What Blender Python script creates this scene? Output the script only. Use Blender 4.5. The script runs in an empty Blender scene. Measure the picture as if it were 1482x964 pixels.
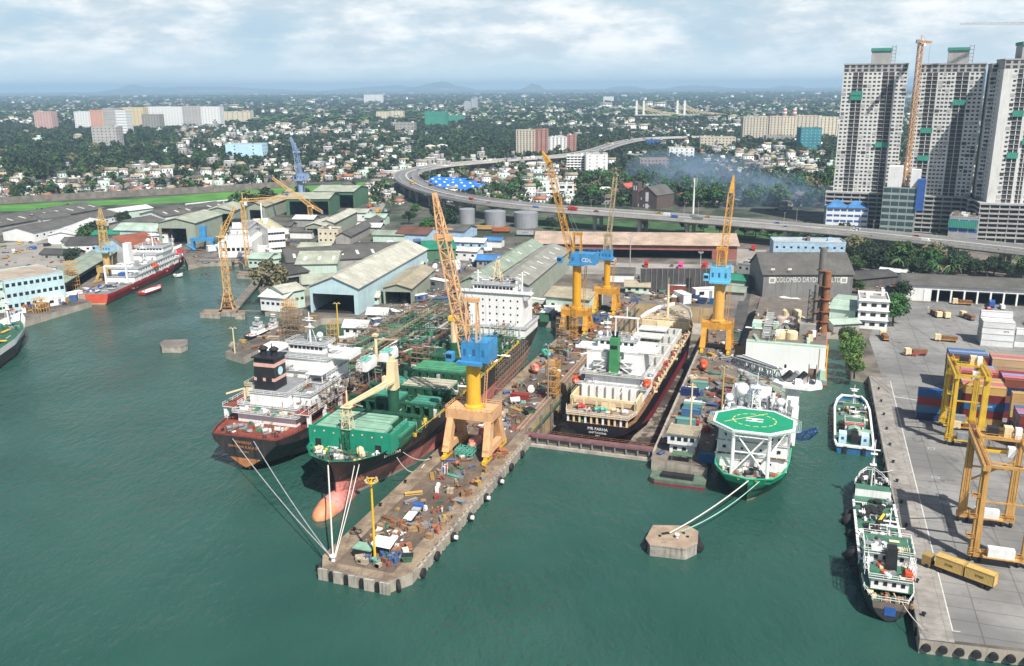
import bpy, bmesh, math, random
from mathutils import Vector, Matrix, noise
from mathutils.geometry import tessellate_polygon
random.seed(7)
R = math.radians; PI = math.pi
S = bpy.context.scene; COL = S.collection
# ---- camera model: a drone 108 m above the harbour -------------------------
H = 108.; FOC = 1300.; CX = 741.; CY = 482.; PITCH = math.atan(358 / 1300); ROLL = R(-0.35)
def ray(px, py):
 x = (px - CX) / FOC; y = -(py - CY) / FOC
 c, s = math.cos(ROLL), math.sin(ROLL); x, y = x * c - y * s, x * s + y * c
 cp, sp = math.cos(PITCH), math.sin(PITCH)
 return (x, cp + y * sp, -sp + y * cp)
def G(px, py, z=3.):
 d = ray(px, py); t = (z - H) / d[2]
 return (d[0] * t, d[1] * t)
CA, SA = math.cos(R(19)), math.sin(R(19))
def W(v, u): return (v * CA + u * SA, -v * SA + u * CA)
def UV(px, py, z=3.):
 x, y = G(px, py, z); return (x * CA - y * SA, x * SA + y * CA)
def hgt(px, py, pt, z=3.):
 """height of a thing standing at pixel (px,py) whose top shows at row pt"""
 x, y = G(px, py, z); d = ray(px, pt); t = y / d[1]
 return H + d[2] * t - z
RU = R(-19)
# ---- materials -------------------------------------------------------------
MC = {}
def lin(c):
 c /= 255.
 return c / 12.92 if c <= .04045 else ((c + .055) / 1.055) ** 2.4
def srgb(r, g, b): return (lin(r), lin(g), lin(b))
RUST = (.16, .055, .02)
def mat(key, rgb, rough=.65, var=.22, scale=.35, rust=0., metal=0., streak=0., rib=None, rustc=RUST, rnd=0., bump=0., dirt=None, patch=None):
 if key in MC: return MC[key]
 m = bpy.data.materials.new(key); m.use_nodes = True; MC[key] = m
 nt = m.node_tree; N = nt.nodes; L = nt.links; b = N['Principled BSDF']
 b.inputs['Roughness'].default_value = rough; b.inputs['Metallic'].default_value = metal
 tc = N.new('ShaderNodeTexCoord'); co = tc.outputs['Object']
 def noi(sc, det=5, rg=.6, vec=None):
  n = N.new('ShaderNodeTexNoise'); n.inputs['Scale'].default_value = sc; n.inputs['Detail'].default_value = det
  n.inputs['Roughness'].default_value = rg; L.new(vec or co, n.inputs['Vector']); return n.outputs['Fac']
 def mix(fac, a, c, bt='MIX'):
  x = N.new('ShaderNodeMix'); x.data_type = 'RGBA'; x.blend_type = bt
  for s, v in ((x.inputs[0], fac), (x.inputs[6], a), (x.inputs[7], c)):
   if hasattr(v, 'links') or hasattr(v, 'is_linked'): L.new(v, s)
   elif isinstance(v, float): s.default_value = v
   else: s.default_value = (*v, 1)
  return x.outputs[2]
 def ramp(v, lo, hi):
  r = N.new('ShaderNodeMapRange'); r.inputs[1].default_value = lo; r.inputs[2].default_value = hi; L.new(v, r.inputs[0]); return r.outputs[0]
 d = tuple(c * (1 - var) for c in rgb); l = tuple(min(.92, c * (1 + var)) for c in rgb)
 col = mix(ramp(noi(scale), .3, .7), d, l)
 if streak:
  mp = N.new('ShaderNodeMapping'); mp.inputs['Scale'].default_value = (1, 1, .06); L.new(co, mp.inputs['Vector'])
  f = N.new('ShaderNodeMath'); f.operation = 'MULTIPLY'; L.new(ramp(noi(1.3, 4, .65, mp.outputs[0]), .52, .74), f.inputs[0]); f.inputs[1].default_value = streak
  col = mix(f.outputs[0], col, dirt or tuple(c * .3 for c in rgb))
 if patch:
  br = N.new('ShaderNodeTexBrick'); br.inputs['Scale'].default_value = patch[1]; br.inputs['Mortar Size'].default_value = .012; br.inputs['Bias'].default_value = -.2
  for k_, v_ in (('Color1', 1.), ('Color2', 1 - patch[2]), ('Mortar', 1 - patch[2] * 1.6)): br.inputs[k_].default_value = (v_, v_, v_, 1)
  if patch[0] == 'yz': sp = N.new('ShaderNodeSeparateXYZ'); cb_ = N.new('ShaderNodeCombineXYZ'); L.new(co, sp.inputs[0]); L.new(sp.outputs[1], cb_.inputs[0]); L.new(sp.outputs[2], cb_.inputs[1]); L.new(cb_.outputs[0], br.inputs['Vector'])
  else: L.new(co, br.inputs['Vector'])
  col = mix(1., col, br.outputs['Color'], 'MULTIPLY')
 if rust:
  f = ramp(noi(scale * 2.2, 7, .7), .72 - rust * .5, .80 - rust * .4); col = mix(f, col, rustc)
 if rnd:
  oi = N.new('ShaderNodeObjectInfo'); hs = N.new('ShaderNodeHueSaturation')
  for k, a, c2 in (('Hue', .5 - rnd * .05, .5 + rnd * .05), ('Value', 1 - rnd * .4, 1 + rnd * .4)):
   r = N.new('ShaderNodeMapRange'); r.inputs[3].default_value = a; r.inputs[4].default_value = c2
   L.new(oi.outputs['Random'], r.inputs[0]); L.new(r.outputs[0], hs.inputs[k])
  L.new(col, hs.inputs['Color']); col = hs.outputs[0]
 L.new(col, b.inputs['Base Color'])
 if rib or bump:
  bp = N.new('ShaderNodeBump'); bp.inputs['Strength'].default_value = .7
  if rib:
   w = N.new('ShaderNodeTexWave'); w.bands_direction = rib[0]; w.inputs['Scale'].default_value = rib[1]; L.new(co, w.inputs['Vector'])
   L.new(w.outputs['Fac'], bp.inputs['Height']); bp.inputs['Distance'].default_value = rib[2] if len(rib) > 2 else .12
  else:
   L.new(noi(scale * 6, 8, .7), bp.inputs['Height']); bp.inputs['Distance'].default_value = bump
  L.new(bp.outputs[0], b.inputs['Normal'])
 return m
# ---- mesh builder ----------------------------------------------------------
class MB:
 def __init__(s): s.v = []; s.f = []; s.m = []; s.ms = []
 def mi(s, m):
  if m not in s.ms: s.ms.append(m)
  return s.ms.index(m)
 def add(s, vs, fs, m):
  o = len(s.v); s.v += [tuple(p) for p in vs]; k = s.mi(m)
  for f in fs: s.f.append([i + o for i in f]); s.m.append(k)
  return s
 def face(s, pts, m): return s.add(pts, [range(len(pts))], m)
 def box(s, x0, y0, z0, x1, y1, z1, m, top=None):
  vs = [(x0, y0, z0), (x1, y0, z0), (x1, y1, z0), (x0, y1, z0), (x0, y0, z1), (x1, y0, z1), (x1, y1, z1), (x0, y1, z1)]
  s.add(vs, [(0, 3, 2, 1), (0, 1, 5, 4), (1, 2, 6, 5), (2, 3, 7, 6), (3, 0, 4, 7)], m)
  s.f.append([len(s.v) - 4, len(s.v) - 3, len(s.v) - 2, len(s.v) - 1]); s.m.append(s.mi(top or m)); return s
 def cb(s, x, y, z, sx, sy, sz, m, a=0., top=None):
  """box centred on x,y standing on z, turned by a"""
  c, n = math.cos(a), math.sin(a); P = [(-sx / 2, -sy / 2), (sx / 2, -sy / 2), (sx / 2, sy / 2), (-sx / 2, sy / 2)]
  return s.prism([(x + p * c - q * n, y + p * n + q * c) for p, q in P], z, z + sz, m, top)
 def prism(s, poly, z0, z1, m, top=None, bottom=True):
  n = len(poly); vs = [(x, y, z0) for x, y in poly] + [(x, y, z1) for x, y in poly]
  fs = [(i, (i + 1) % n, n + (i + 1) % n, n + i) for i in range(n)]
  if bottom: fs.append(tuple(range(n - 1, -1, -1)))
  s.add(vs, fs, m); s.f.append(list(range(len(s.v) - n, len(s.v)))); s.m.append(s.mi(top or m)); return s
 def frus(s, x0, y0, z0, x1, y1, a0, b0, a1, b1, z1, m, top=None):
  """tapered box: rect half sizes a0,b0 at (x0,y0,z0) to a1,b1 at (x1,y1,z1)"""
  vs = [(x0 + i * a0, y0 + j * b0, z0) for i, j in ((-1, -1), (1, -1), (1, 1), (-1, 1))] + [(x1 + i * a1, y1 + j * b1, z1) for i, j in ((-1, -1), (1, -1), (1, 1), (-1, 1))]
  s.add(vs, [(3, 2, 1, 0), (0, 1, 5, 4), (1, 2, 6, 5), (2, 3, 7, 6), (3, 0, 4, 7)], m); s.f.append([len(s.v) - 4, len(s.v) - 3, len(s.v) - 2, len(s.v) - 1]); s.m.append(s.mi(top or m)); return s
 def tube(s, p, q, r, m, n=6, r2=None, cap=True):
  p = Vector(p); q = Vector(q); d = q - p
  if d.length < 1e-6: return s
  d.normalize(); a = d.cross(Vector((0, 0, 1)) if abs(d.z) < .9 else Vector((1, 0, 0))).normalized(); b = d.cross(a)
  r2 = r if r2 is None else r2; o = PI / 4 if n == 4 else 0
  vs = [p + (a * math.cos(o + 2 * PI * i / n) + b * math.sin(o + 2 * PI * i / n)) * r for i in range(n)] + [q + (a * math.cos(o + 2 * PI * i / n) + b * math.sin(o + 2 * PI * i / n)) * r2 for i in range(n)]
  fs = [(i, (i + 1) % n, n + (i + 1) % n, n + i) for i in range(n)]
  if cap: fs += [tuple(range(n - 1, -1, -1)), tuple(range(n, 2 * n))]
  return s.add(vs, fs, m)
 def bar(s, p, q, w, m): return s.tube(p, q, w * .7, m, 4)
 def path(s, pts, r, m, n=5):
  for a, b in zip(pts, pts[1:]): s.tube(a, b, r, m, n)
  return s
 def lathe(s, prof, m, x=0, y=0, n=14, ax='Z'):
  vs = []
  for r, z in prof:
   for i in range(n):
    a = 2 * PI * i / n; p = (r * math.cos(a), r * math.sin(a), z)
    if ax == 'Y': p = (p[0], p[2], p[1])
    elif ax == 'X': p = (p[2], p[0], p[1])
    vs.append((x + p[0], y + p[1], p[2]))
  fs = [(k * n + i, k * n + (i + 1) % n, (k + 1) * n + (i + 1) % n, (k + 1) * n + i) for k in range(len(prof) - 1) for i in range(n)]
  fs += [tuple(range(n - 1, -1, -1)), tuple(range((len(prof) - 1) * n, len(prof) * n))]
  return s.add(vs, fs, m)
 def ball(s, x, y, z, r, m, n=10, sz=1.):
  return s.lathe([(r * math.sin(PI * k / 6) + 1e-3, z - r * sz * math.cos(PI * k / 6)) for k in range(7)], m, x, y, n)
 def lattice(s, p, q, w0, w1, n, t, m, up=(0, 0, 1), brace=True, tt=None):
  """square lattice beam from p to q"""
  p = Vector(p); q = Vector(q); d = (q - p).normalized(); up = Vector(up)
  if abs(d.dot(up)) > .95: up = Vector((0, 1, 0))
  a = d.cross(up).normalized(); b = a.cross(d); tt = tt or t * .6
  def c(k, i, j): w = (w0 + (w1 - w0) * k / n) / 2; return p + (q - p) * (k / n) + a * (i * w) + b * (j * w)
  Q = [(-1, -1), (1, -1), (1, 1), (-1, 1)]
  for i, j in Q: s.bar(c(0, i, j), c(n, i, j), t, m)
  for k in range(n):
   for e in range(4):
    f = Q[e]; g = Q[(e + 1) % 4]
    if brace:
     if (k + e) % 2: s.bar(c(k, *f), c(k + 1, *g), tt, m)
     else: s.bar(c(k, *g), c(k + 1, *f), tt, m)
    s.bar(c(k, *f), c(k, *g), tt, m)
  return s
 def rail(s, pts, z, m, h=1.1, post=2.5, t=.09, rails=2):
  pts = [Vector((p[0], p[1], z if len(p) < 3 else p[2])) for p in pts]
  for a, b in zip(pts, pts[1:]):
   for k in range(rails): s.bar(a + Vector((0, 0, h * (k + 1) / rails)), b + Vector((0, 0, h * (k + 1) / rails)), t, m)
   n = max(1, int((b - a).length / post))
   for i in range(n + 1): p = a.lerp(b, i / n); s.bar(p, p + Vector((0, 0, h)), t, m)
  return s
 def mesh(s, name, smooth=False):
  me = bpy.data.meshes.new(name); me.from_pydata(s.v, [], [list(f) for f in s.f])
  for m in s.ms: me.materials.append(m)
  me.polygons.foreach_set('material_index', s.m)
  if smooth: me.polygons.foreach_set('use_smooth', [True] * len(s.f))
  me.update(); return me
 def build(s, name, parent=None, loc=(0, 0, 0), rz=0., smooth=False, **kw):
  return put(name, s.mesh(name, smooth), parent, loc, rz, **kw)
def put(name, me, parent=None, loc=(0, 0, 0), rz=0., label=None, cat=None, group=None, kind=None):
 o = bpy.data.objects.new(name, me); COL.objects.link(o); o.location = loc; o.rotation_euler = (0, 0, rz)
 if parent: o.parent = parent
 tag(o, label, cat, group, kind); return o
def tag(o, label=None, cat=None, group=None, kind=None):
 if label: o['label'] = label
 if cat: o['category'] = cat
 if group: o['group'] = group
 if kind: o['kind'] = kind
 return o
def thing(name, label, cat, loc=(0, 0, 0), rz=0., group=None):
 o = bpy.data.objects.new(name, None); COL.objects.link(o); o.location = loc; o.rotation_euler = (0, 0, rz)
 o.empty_display_size = .5
 return tag(o, label, cat, group)
def thing2(name, label, cat, loc=(0, 0, 0), rz=0., group=None): return thing(name, label, cat, loc, rz, group)
KIDS = {}
KIDS_ = None
def dup(root, loc=None, rz=None, label=None, group=None, scale=None):
 """a copy of a thing with copies of its parts and sub-parts"""
 r = root.copy(); COL.objects.link(r)
 if loc is not None: r.location = loc
 if rz is not None: r.rotation_euler = (0, 0, rz)
 if scale is not None: r.scale = scale if hasattr(scale, '__len__') else (scale,) * 3
 if label: r['label'] = label
 if group: r['group'] = group
 if root.name not in KIDS: KIDS[root.name] = [(c, list(c.children)) for c in root.children]
 for c, gs in KIDS[root.name]:
  d = c.copy(); COL.objects.link(d); d.parent = r
  for g in gs:
   e = g.copy(); COL.objects.link(e); e.parent = d
 return r
FONT = None
def text(s, size, m, parent, loc, rot, name='lettering', ext=.02, align='CENTER', sx=1.):
 c = bpy.data.curves.new(name, 'FONT'); c.body = s; c.size = size; c.align_x = align; c.align_y = 'CENTER'; c.extrude = ext; c.resolution_u = 2
 t = bpy.data.objects.new(name, c); COL.objects.link(t); me = bpy.data.meshes.new_from_object(t); bpy.data.objects.remove(t); bpy.data.curves.remove(c)
 me.name = name; me.materials.clear(); me.materials.append(m); o = bpy.data.objects.new(name, me); COL.objects.link(o); o.parent = parent; o.location = loc; o.rotation_euler = rot; o.scale = (sx, 1, 1)
 return o
def frame(A, B):
 dx, dy = B[0] - A[0], B[1] - A[1]; return math.hypot(dx, dy), math.atan2(dy, dx)
# shared palette
def rgbm(key, r, g, b, **k): return mat(key, srgb(r, g, b), **k)
WHITE = mat('white_paint', (.74, .75, .74), .5, .08, .3, streak=.35, dirt=(.42, .36, .30))
SHIPW = mat('ship_white', (.80, .80, .79), .45, .06, .25, rust=.035, streak=.5, dirt=(.42, .33, .24))
GLASS = mat('dark_glass', (.02, .025, .03), .12, .3, .8)
DARK = mat('dark_interior', (.012, .013, .014), .9, .3, .5)
BLACKM = mat('black_steel', (.018, .018, .02), .5, .4, .4)
RUBBER = mat('tyre_rubber', (.016, .016, .017), .8, .3, 1.)
GREYS = mat('grey_steel', (.22, .23, .24), .55, .25, .5, rust=.06)
GALV = mat('galvanised_steel', (.38, .39, .39), .45, .2, .8)
SCAF = mat('scaffold_steel', (.20, .16, .12), .6, .35, .5)
YEL = mat('crane_yellow', (.55, .27, .035), .55, .22, .3, streak=.6, rust=.10)
PALEY = mat('crane_pale_orange', (.66, .38, .19), .55, .16, .25, streak=.5, rust=.07, dirt=(.26, .12, .06))
CBLUE = mat('crane_blue', (.05, .25, .50), .5, .2, .3, streak=.5, rust=.04)
WOOD = mat('timber', (.30, .19, .10), .8, .3, .9)
CONC = mat('concrete', (.34, .30, .25), .85, .3, .22, streak=.55, bump=.05, dirt=(.10, .085, .07))
CONCD = mat('concrete_dark', (.17, .15, .13), .85, .35, .2, streak=.5, bump=.05, dirt=(.05, .045, .04))
# ---- camera ---------------------------------------------------------------
cd = bpy.data.cameras.new('camera'); cam = bpy.data.objects.new('camera', cd); COL.objects.link(cam); S.camera = cam
cd.sensor_width = 36.; cd.lens = FOC / 1482 * 36; cd.clip_end = 120000.; cd.clip_start = 1.
cam.matrix_world = Matrix.Translation((0, 0, H)) @ Matrix.Rotation(PI / 2 - PITCH, 4, 'X') @ Matrix.Rotation(ROLL, 4, 'Z')
# ---- light ----------------------------------------------------------------
SUN_EL, SUN_AZ = R(52), R(154)          # azimuth clockwise from +Y
sd = Vector((math.sin(SUN_AZ) * math.cos(SUN_EL), math.cos(SUN_AZ) * math.cos(SUN_EL), math.sin(SUN_EL)))
sl = bpy.data.lights.new('sun', 'SUN'); sl.energy = 5.; sl.angle = R(.6); sl.color = (1, .955, .88)
so = bpy.data.objects.new('sun', sl); COL.objects.link(so); so.rotation_euler = (-sd).to_track_quat('-Z', 'Y').to_euler(); so.location = (100, -100, 400)
w = bpy.data.worlds.new('World'); S.world = w; w.use_nodes = True; nt = w.node_tree; N = nt.nodes; L = nt.links
bg = N['Background']; bg.inputs['Strength'].default_value = .06
sk = N.new('ShaderNodeTexSky'); sk.sky_type = 'NISHITA'; sk.sun_disc = False; sk.sun_elevation = SUN_EL; sk.sun_rotation = SUN_AZ; sk.altitude = 100; sk.dust_density = 2.
tc = N.new('ShaderNodeTexCoord'); sep = N.new('ShaderNodeSeparateXYZ'); L.new(tc.outputs['Generated'], sep.inputs[0])
def M_(op, a, b=None, c=None):
 n = N.new('ShaderNodeMath'); n.operation = op
 for i, v in enumerate((a, b, c)):
  if v is None: continue
  if isinstance(v, (int, float)): n.inputs[i].default_value = v
  else: L.new(v, n.inputs[i])
 return n.outputs[0]
zc = M_('MAXIMUM', sep.outputs[2], 0.)
den = M_('ADD', zc, .22)               # clouds lie on a flat layer: they close up towards the horizon
cx = M_('DIVIDE', sep.outputs[0], den); cy = M_('DIVIDE', sep.outputs[1], den)
cv = N.new('ShaderNodeCombineXYZ'); L.new(M_('MULTIPLY', sep.outputs[0], 9.), cv.inputs[0]); L.new(M_('MULTIPLY', sep.outputs[1], 9.), cv.inputs[1]); L.new(M_('MULTIPLY', zc, 30.), cv.inputs[2])
def wn(sc, det, rg, off=0., vec=None):
 mp = N.new('ShaderNodeMapping'); mp.inputs['Location'].default_value = (off, off * .7, off * .3); L.new(vec or cv.outputs[0], mp.inputs[0])
 n = N.new('ShaderNodeTexNoise'); n.inputs['Scale'].default_value = sc; n.inputs['Detail'].default_value = det; n.inputs['Roughness'].default_value = rg
 L.new(mp.outputs[0], n.inputs['Vector']); return n.outputs['Fac']
def mr(v, a, b, c=0., d=1.):
 n = N.new('ShaderNodeMapRange'); n.inputs[1].default_value = a; n.inputs[2].default_value = b; n.inputs[3].default_value = c; n.inputs[4].default_value = d
 n.interpolation_type = 'SMOOTHSTEP'; L.new(v, n.inputs[0]); return n.outputs[0]
def mx(f, a, b):
 n = N.new('ShaderNodeMix'); n.data_type = 'RGBA'
 for s_, v in ((n.inputs[0], f), (n.inputs[6], a), (n.inputs[7], b)):
  if isinstance(v, tuple): s_.default_value = (*v, 1)
  elif isinstance(v, float): s_.default_value = v
  else: L.new(v, s_)
 return n.outputs[2]
n1 = wn(.75, 9, .58, 3.); n2 = wn(1.25, 10, .62, 11.)
cover = mr(n1, .33, .58)
bright = mr(n2, .36, .66)
cloudc = mx(bright, (7.43, 8.85, 9.95), (12.64, 12.96, 13.04))
clear = mx(mr(zc, 0., .05), (7.90, 9.95, 11.22), (6.00, 8.22, 9.80))
vis = mx(cover, clear, cloudc)
vis = mx(mr(zc, .0, .055, .75, 0.), vis, (8.06, 10.11, 11.22))
up = mr(zc, .11, .34)                   # overhead the cloud breaks up into open sky
L.new(mx(up, vis, mx(M_('MULTIPLY', cover, .12), sk.outputs[0], (6.5, 7., 7.4))), bg.inputs['Color'])
S.view_settings.view_transform = 'Standard'; S.view_settings.look = 'None'; S.view_settings.exposure = .5; S.view_settings.gamma = 1.
S.view_settings.use_curve_mapping = False
S.render.engine = 'CYCLES'; S.cycles.max_bounces = 5; S.cycles.volume_bounces = 0; S.cycles.diffuse_bounces = 3; S.cycles.glossy_bounces = 3
S.cycles.use_denoising = True; S.cycles.sample_clamp_indirect = 4.; S.cycles.caustics_reflective = False
# ---- haze -----------------------------------------------------------------
hm = bpy.data.materials.new('haze_air'); hm.use_nodes = True; n_ = hm.node_tree; n_.nodes.clear()
ho = n_.nodes.new('ShaderNodeOutputMaterial'); pv = n_.nodes.new('ShaderNodeVolumePrincipled')
pv.inputs['Color'].default_value = (.50, .74, .98, 1); pv.inputs['Density'].default_value = 9.5e-5; pv.inputs['Anisotropy'].default_value = .0
n_.links.new(pv.outputs[0], ho.inputs['Volume'])
FAR = 26000.
MB().box(-FAR * .9, -700, -10, FAR * .9, FAR + 1500, 200, hm).build('haze', kind='stuff', label='pale blue haze over the distant city')
# ---- land, one sheet with the harbour basin and the dry dock cut out -------
coast = [W(-349, 60), W(-349, 353), W(-357, 356), W(-384, 470), G(272, 384), G(292, 379), G(345, 378), G(352, 383), G(378, 381), G(388, 396), G(374, 418), G(380, 440),
  G(383, 449), G(414, 453), G(438, 447), G(452, 452), G(326, 509), G(352, 517), G(464, 461), G(516, 459), G(536, 466), G(468, 511), G(430, 545), G(448, 549), W(-173, 385),
  W(-103, 385), W(-103, 163), W(-100.5, 158.5), W(-83.5, 157.5), W(-80, 162.5), W(-80.5, 249), W(-82.5, 250.2), W(-82.5, 434), W(-44, 434), W(-41.5, 250.2), W(-40.5, 241), W(-24.5, 241), W(-24, 402), W(9, 404),
  W(16, 404), W(16, 346), W(22, 344), W(25.2, 171), W(32, 171.6), W(420, 215)]
far_edge = [(FAR * .8, 100), (FAR * .8, FAR), (-FAR * .8, FAR), (-FAR * .8, 60), (-500, 60)]
poly = coast + far_edge
gm = bpy.data.materials.new('ground_mixed'); gm.use_nodes = True; nt = gm.node_tree; N = nt.nodes; L = nt.links; b = N['Principled BSDF']; b.inputs['Roughness'].default_value = .9
geo = N.new('ShaderNodeNewGeometry'); sep = N.new('ShaderNodeSeparateXYZ'); L.new(geo.outputs['Position'], sep.inputs[0])
mr_old = mr
def gn(sc, det=6, rg=.65):
 n = N.new('ShaderNodeTexNoise'); n.inputs['Scale'].default_value = sc; n.inputs['Detail'].default_value = det; n.inputs['Roughness'].default_value = rg
 L.new(geo.outputs['Position'], n.inputs['Vector']); return n.outputs['Fac']
yard = mx(mr(gn(.06), .35, .65), (.060, .052, .045), (.20, .175, .145))
yard = mx(mr(gn(.5), .45, .75), yard, (.10, .085, .07))
town = mx(mr(gn(.03), .40, .6), (.016, .034, .014), (.10, .095, .078))
wild = mx(mr(gn(.004, 8, .7), .42, .62), (.014, .034, .015), (.045, .07, .03))
wild = mx(mr(gn(.02, 6, .7), .62, .74), wild, (.20, .19, .17))
c = mx(mr(sep.outputs[1], 560, 680), yard, town); c = mx(mr(sep.outputs[1], 1500, 2600), c, wild)
L.new(c, b.inputs['Base Color'])
def sheet(pts, z, m, name, skirt=None, sm=None, **kw):
 vs = [Vector((x, y, 0)) for x, y in pts]; tri = tessellate_polygon([vs]); mb = MB()
 mb.add([(x, y, z) for x, y in pts], [t if (vs[t[1]] - vs[t[0]]).cross(vs[t[2]] - vs[t[0]]).z > 0 else t[::-1] for t in tri], m)
 if skirt is not None:
  n = len(pts)
  for i in range(skirt[1]): a = pts[i]; c_ = pts[(i + 1) % n]; mb.face([(a[0], a[1], skirt[0]), (c_[0], c_[1], skirt[0]), (c_[0], c_[1], z), (a[0], a[1], z)], sm or m)
 return mb.build(name, kind='structure', **kw)
sheet(poly, 3., gm, 'ground', (-9., len(coast)), CONC)
# sea: keyholed round the dry dock
wm = bpy.data.materials.new('harbour_water'); wm.use_nodes = True; nt = wm.node_tree; N = nt.nodes; L = nt.links; b = N['Principled BSDF']
b.inputs['Roughness'].default_value = .07; b.inputs['IOR'].default_value = 1.33
geo = N.new('ShaderNodeNewGeometry')
c = mx(mr(gn(.012, 3), .3, .7), (.017, .064, .049), (.028, .086, .068)); L.new(c, b.inputs['Base Color'])
mp = N.new('ShaderNodeMapping'); mp.inputs['Rotation'].default_value = (0, 0, R(25)); mp.inputs['Scale'].default_value = (1, .55, 1); L.new(geo.outputs['Position'], mp.inputs[0])
def rip(sc, det, vec):
 n = N.new('ShaderNodeTexNoise'); n.inputs['Scale'].default_value = sc; n.inputs['Detail'].default_value = det; n.inputs['Roughness'].default_value = .6; L.new(vec, n.inputs['Vector']); return n.outputs['Fac']
hsum = N.new('ShaderNodeMath'); hsum.operation = 'ADD'; L.new(rip(.42, 5, mp.outputs[0]), hsum.inputs[0])
h2 = N.new('ShaderNodeMath'); h2.operation = 'MULTIPLY'; h2.inputs[1].default_value = 1.2; L.new(rip(.14, 3, mp.outputs[0]), h2.inputs[0]); L.new(h2.outputs[0], hsum.inputs[1])
bp = N.new('ShaderNodeBump'); bp.inputs['Strength'].default_value = 1.; bp.inputs['Distance'].default_value = 1.; L.new(mr(gn(.011, 4, .6), .36, .64, .3, 1.15), bp.inputs['Distance']); L.new(mr(gn(.02, 5, .65), .35, .65, .04, .17), b.inputs['Roughness']); L.new(hsum.outputs[0], bp.inputs['Height']); L.new(bp.outputs[0], b.inputs['Normal'])
sheet([W(-46, 700), W(-46, 436), W(-42.5, 247), W(-81.5, 247), W(-81.5, 436), W(-48, 700), (-1500, 700), (-1500, -500), (1500, -500), (1500, 700)], 0., wm, 'water')
# dry dock floor and stepped walls
df = bpy.data.materials.new('dock_floor'); df.use_nodes = True; nt = df.node_tree; N = nt.nodes; L = nt.links; b = N['Principled BSDF']; b.inputs['Roughness'].default_value = .6
geo = N.new('ShaderNodeNewGeometry')
c = mx(mr(gn(.09, 5, .6), .50, .53), (.045, .028, .018), (.30, .26, .21)); c = mx(mr(gn(.35), .40, .6), c, (.07, .06, .055)); L.new(c, b.inputs['Base Color'])
sheet([W(-82.5, 247), W(-41.5, 247), W(-44, 434), W(-82.5, 434)], -7., df, 'dock_floor')
DWALL = mat('dock_wall', (.40, .30, .17), .85, .3, .12, streak=.8, dirt=(.10, .075, .05))
mb = MB()
for a, c_ in (((-82.49, 251), (-82.49, 433.9)), ((-82.4, 433.98), (-44.1, 433.98)), ((-44.02, 433.9), (-41.55, 251))):
 p, q = W(*a), W(*c_); mb.face([(*p, -7), (*q, -7), (*q, 2.6), (*p, 2.6)], DWALL)
mb.build('dock_wall_lining', kind='structure')
# ---- ships ----------------------------------------------------------------
HULLK = mat('hull_black', (.022, .022, .024), .45, .45, .12, rust=.10, streak=.7, dirt=(.10, .06, .035), patch=('yz', .22, .3))
HULLR = mat('hull_boot_red', (.33, .06, .05), .6, .25, .15, streak=.4, rust=.05, dirt=(.42, .22, .18))
HULLP = mat('hull_pink_red', (.54, .20, .17), .65, .35, .18, streak=.8, dirt=(.27, .05, .04), patch=('yz', .22, .2))
HULLO = mat('hull_orange', (.62, .24, .12), .6, .2, .4)
DECKR = mat('deck_red', (.20, .045, .03), .75, .35, .5, rust=.15)
DECKG = mat('deck_green', (.03, .105, .06), .65, .3, .4, rust=.10)
HULLG = mat('hull_green', (.012, .25, .15), .5, .15, .2, rust=.05, streak=.35)
HATCHL = mat('hatch_pale_green', (.22, .38, .28), .65, .25, .3, rust=.14)
HATCHT = mat('hatch_teal', (.05, .24, .165), .65, .3, .3, rust=.10)
FRAMEG = mat('frame_green', (.014, .082, .042), .6, .3, .4, rust=.10)
CREAM = mat('cream_paint', (.72, .58, .36), .5, .12, .4, rust=.06, streak=.3)
TANR = mat('rust_brown', (.19, .09, .045), .85, .4, .6, rust=.25)
ORANGE = mat('orange_red', (.60, .09, .03), .45, .15, .6)
SALMON = mat('lifeboat_salmon', (.66, .24, .17), .5, .12, .5)
PIPEC = [mat('pipe_rust', (.20, .10, .06), .8, .4, 1., rust=.2), mat('pipe_green', (.03, .20, .10), .6, .3, 1., rust=.1), GALV, GREYS, mat('pipe_cream', (.45, .38, .27), .7, .3, .8, rust=.12), TANR]
REDP = mat('red_paint', (.45, .05, .035), .55, .2, .5, rust=.05)
BLUEP = mat('blue_paint', (.03, .10, .34), .5, .2, .5, rust=.04)
GRNP = mat('green_paint', (.02, .20, .09), .55, .2, .5, rust=.04)
TEALP = mat('teal_paint', (.10, .42, .33), .55, .2, .5)
PINKP = mat('funnel_pink', (.70, .40, .34), .55, .1, .5, streak=.3)
WINCHC = mat('winch_white', (.58, .56, .52), .6, .25, .8, rust=.12)
YELP = mat('yellow_paint', (.75, .45, .03), .5, .15, .6, rust=.03)
def hull(st, segm, root, name='hull', cap0=None, cap1=None, smooth=False, tag_=None):
 mb = MB(); n = len(st[0][1])
 for sg in (1, -1):
  for (ya, pa), (yb, pb) in zip(st, st[1:]):
   for k in range(n - 1):
    q = [(sg * pa[k][0], ya + (pa[k][2] if len(pa[k]) > 2 else 0), pa[k][1]), (sg * pb[k][0], yb + (pb[k][2] if len(pb[k]) > 2 else 0), pb[k][1]),
     (sg * pb[k + 1][0], yb + (pb[k + 1][2] if len(pb[k + 1]) > 2 else 0), pb[k + 1][1]), (sg * pa[k + 1][0], ya + (pa[k + 1][2] if len(pa[k + 1]) > 2 else 0), pa[k + 1][1])]
    mb.face(q if sg > 0 else q[::-1], segm[k])
 for (y, p), cm in ((st[0], cap0), (st[-1], cap1)):
  if not cm: continue
  for k in range(n - 1):
   o = lambda i: y + (p[i][2] if len(p[i]) > 2 else 0)
   mb.face([(-p[k][0], o(k), p[k][1]), (p[k][0], o(k), p[k][1]), (p[k + 1][0], o(k + 1), p[k + 1][1]), (-p[k + 1][0], o(k + 1), p[k + 1][1])], cm[k])
 return mb.build(name, root)
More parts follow.
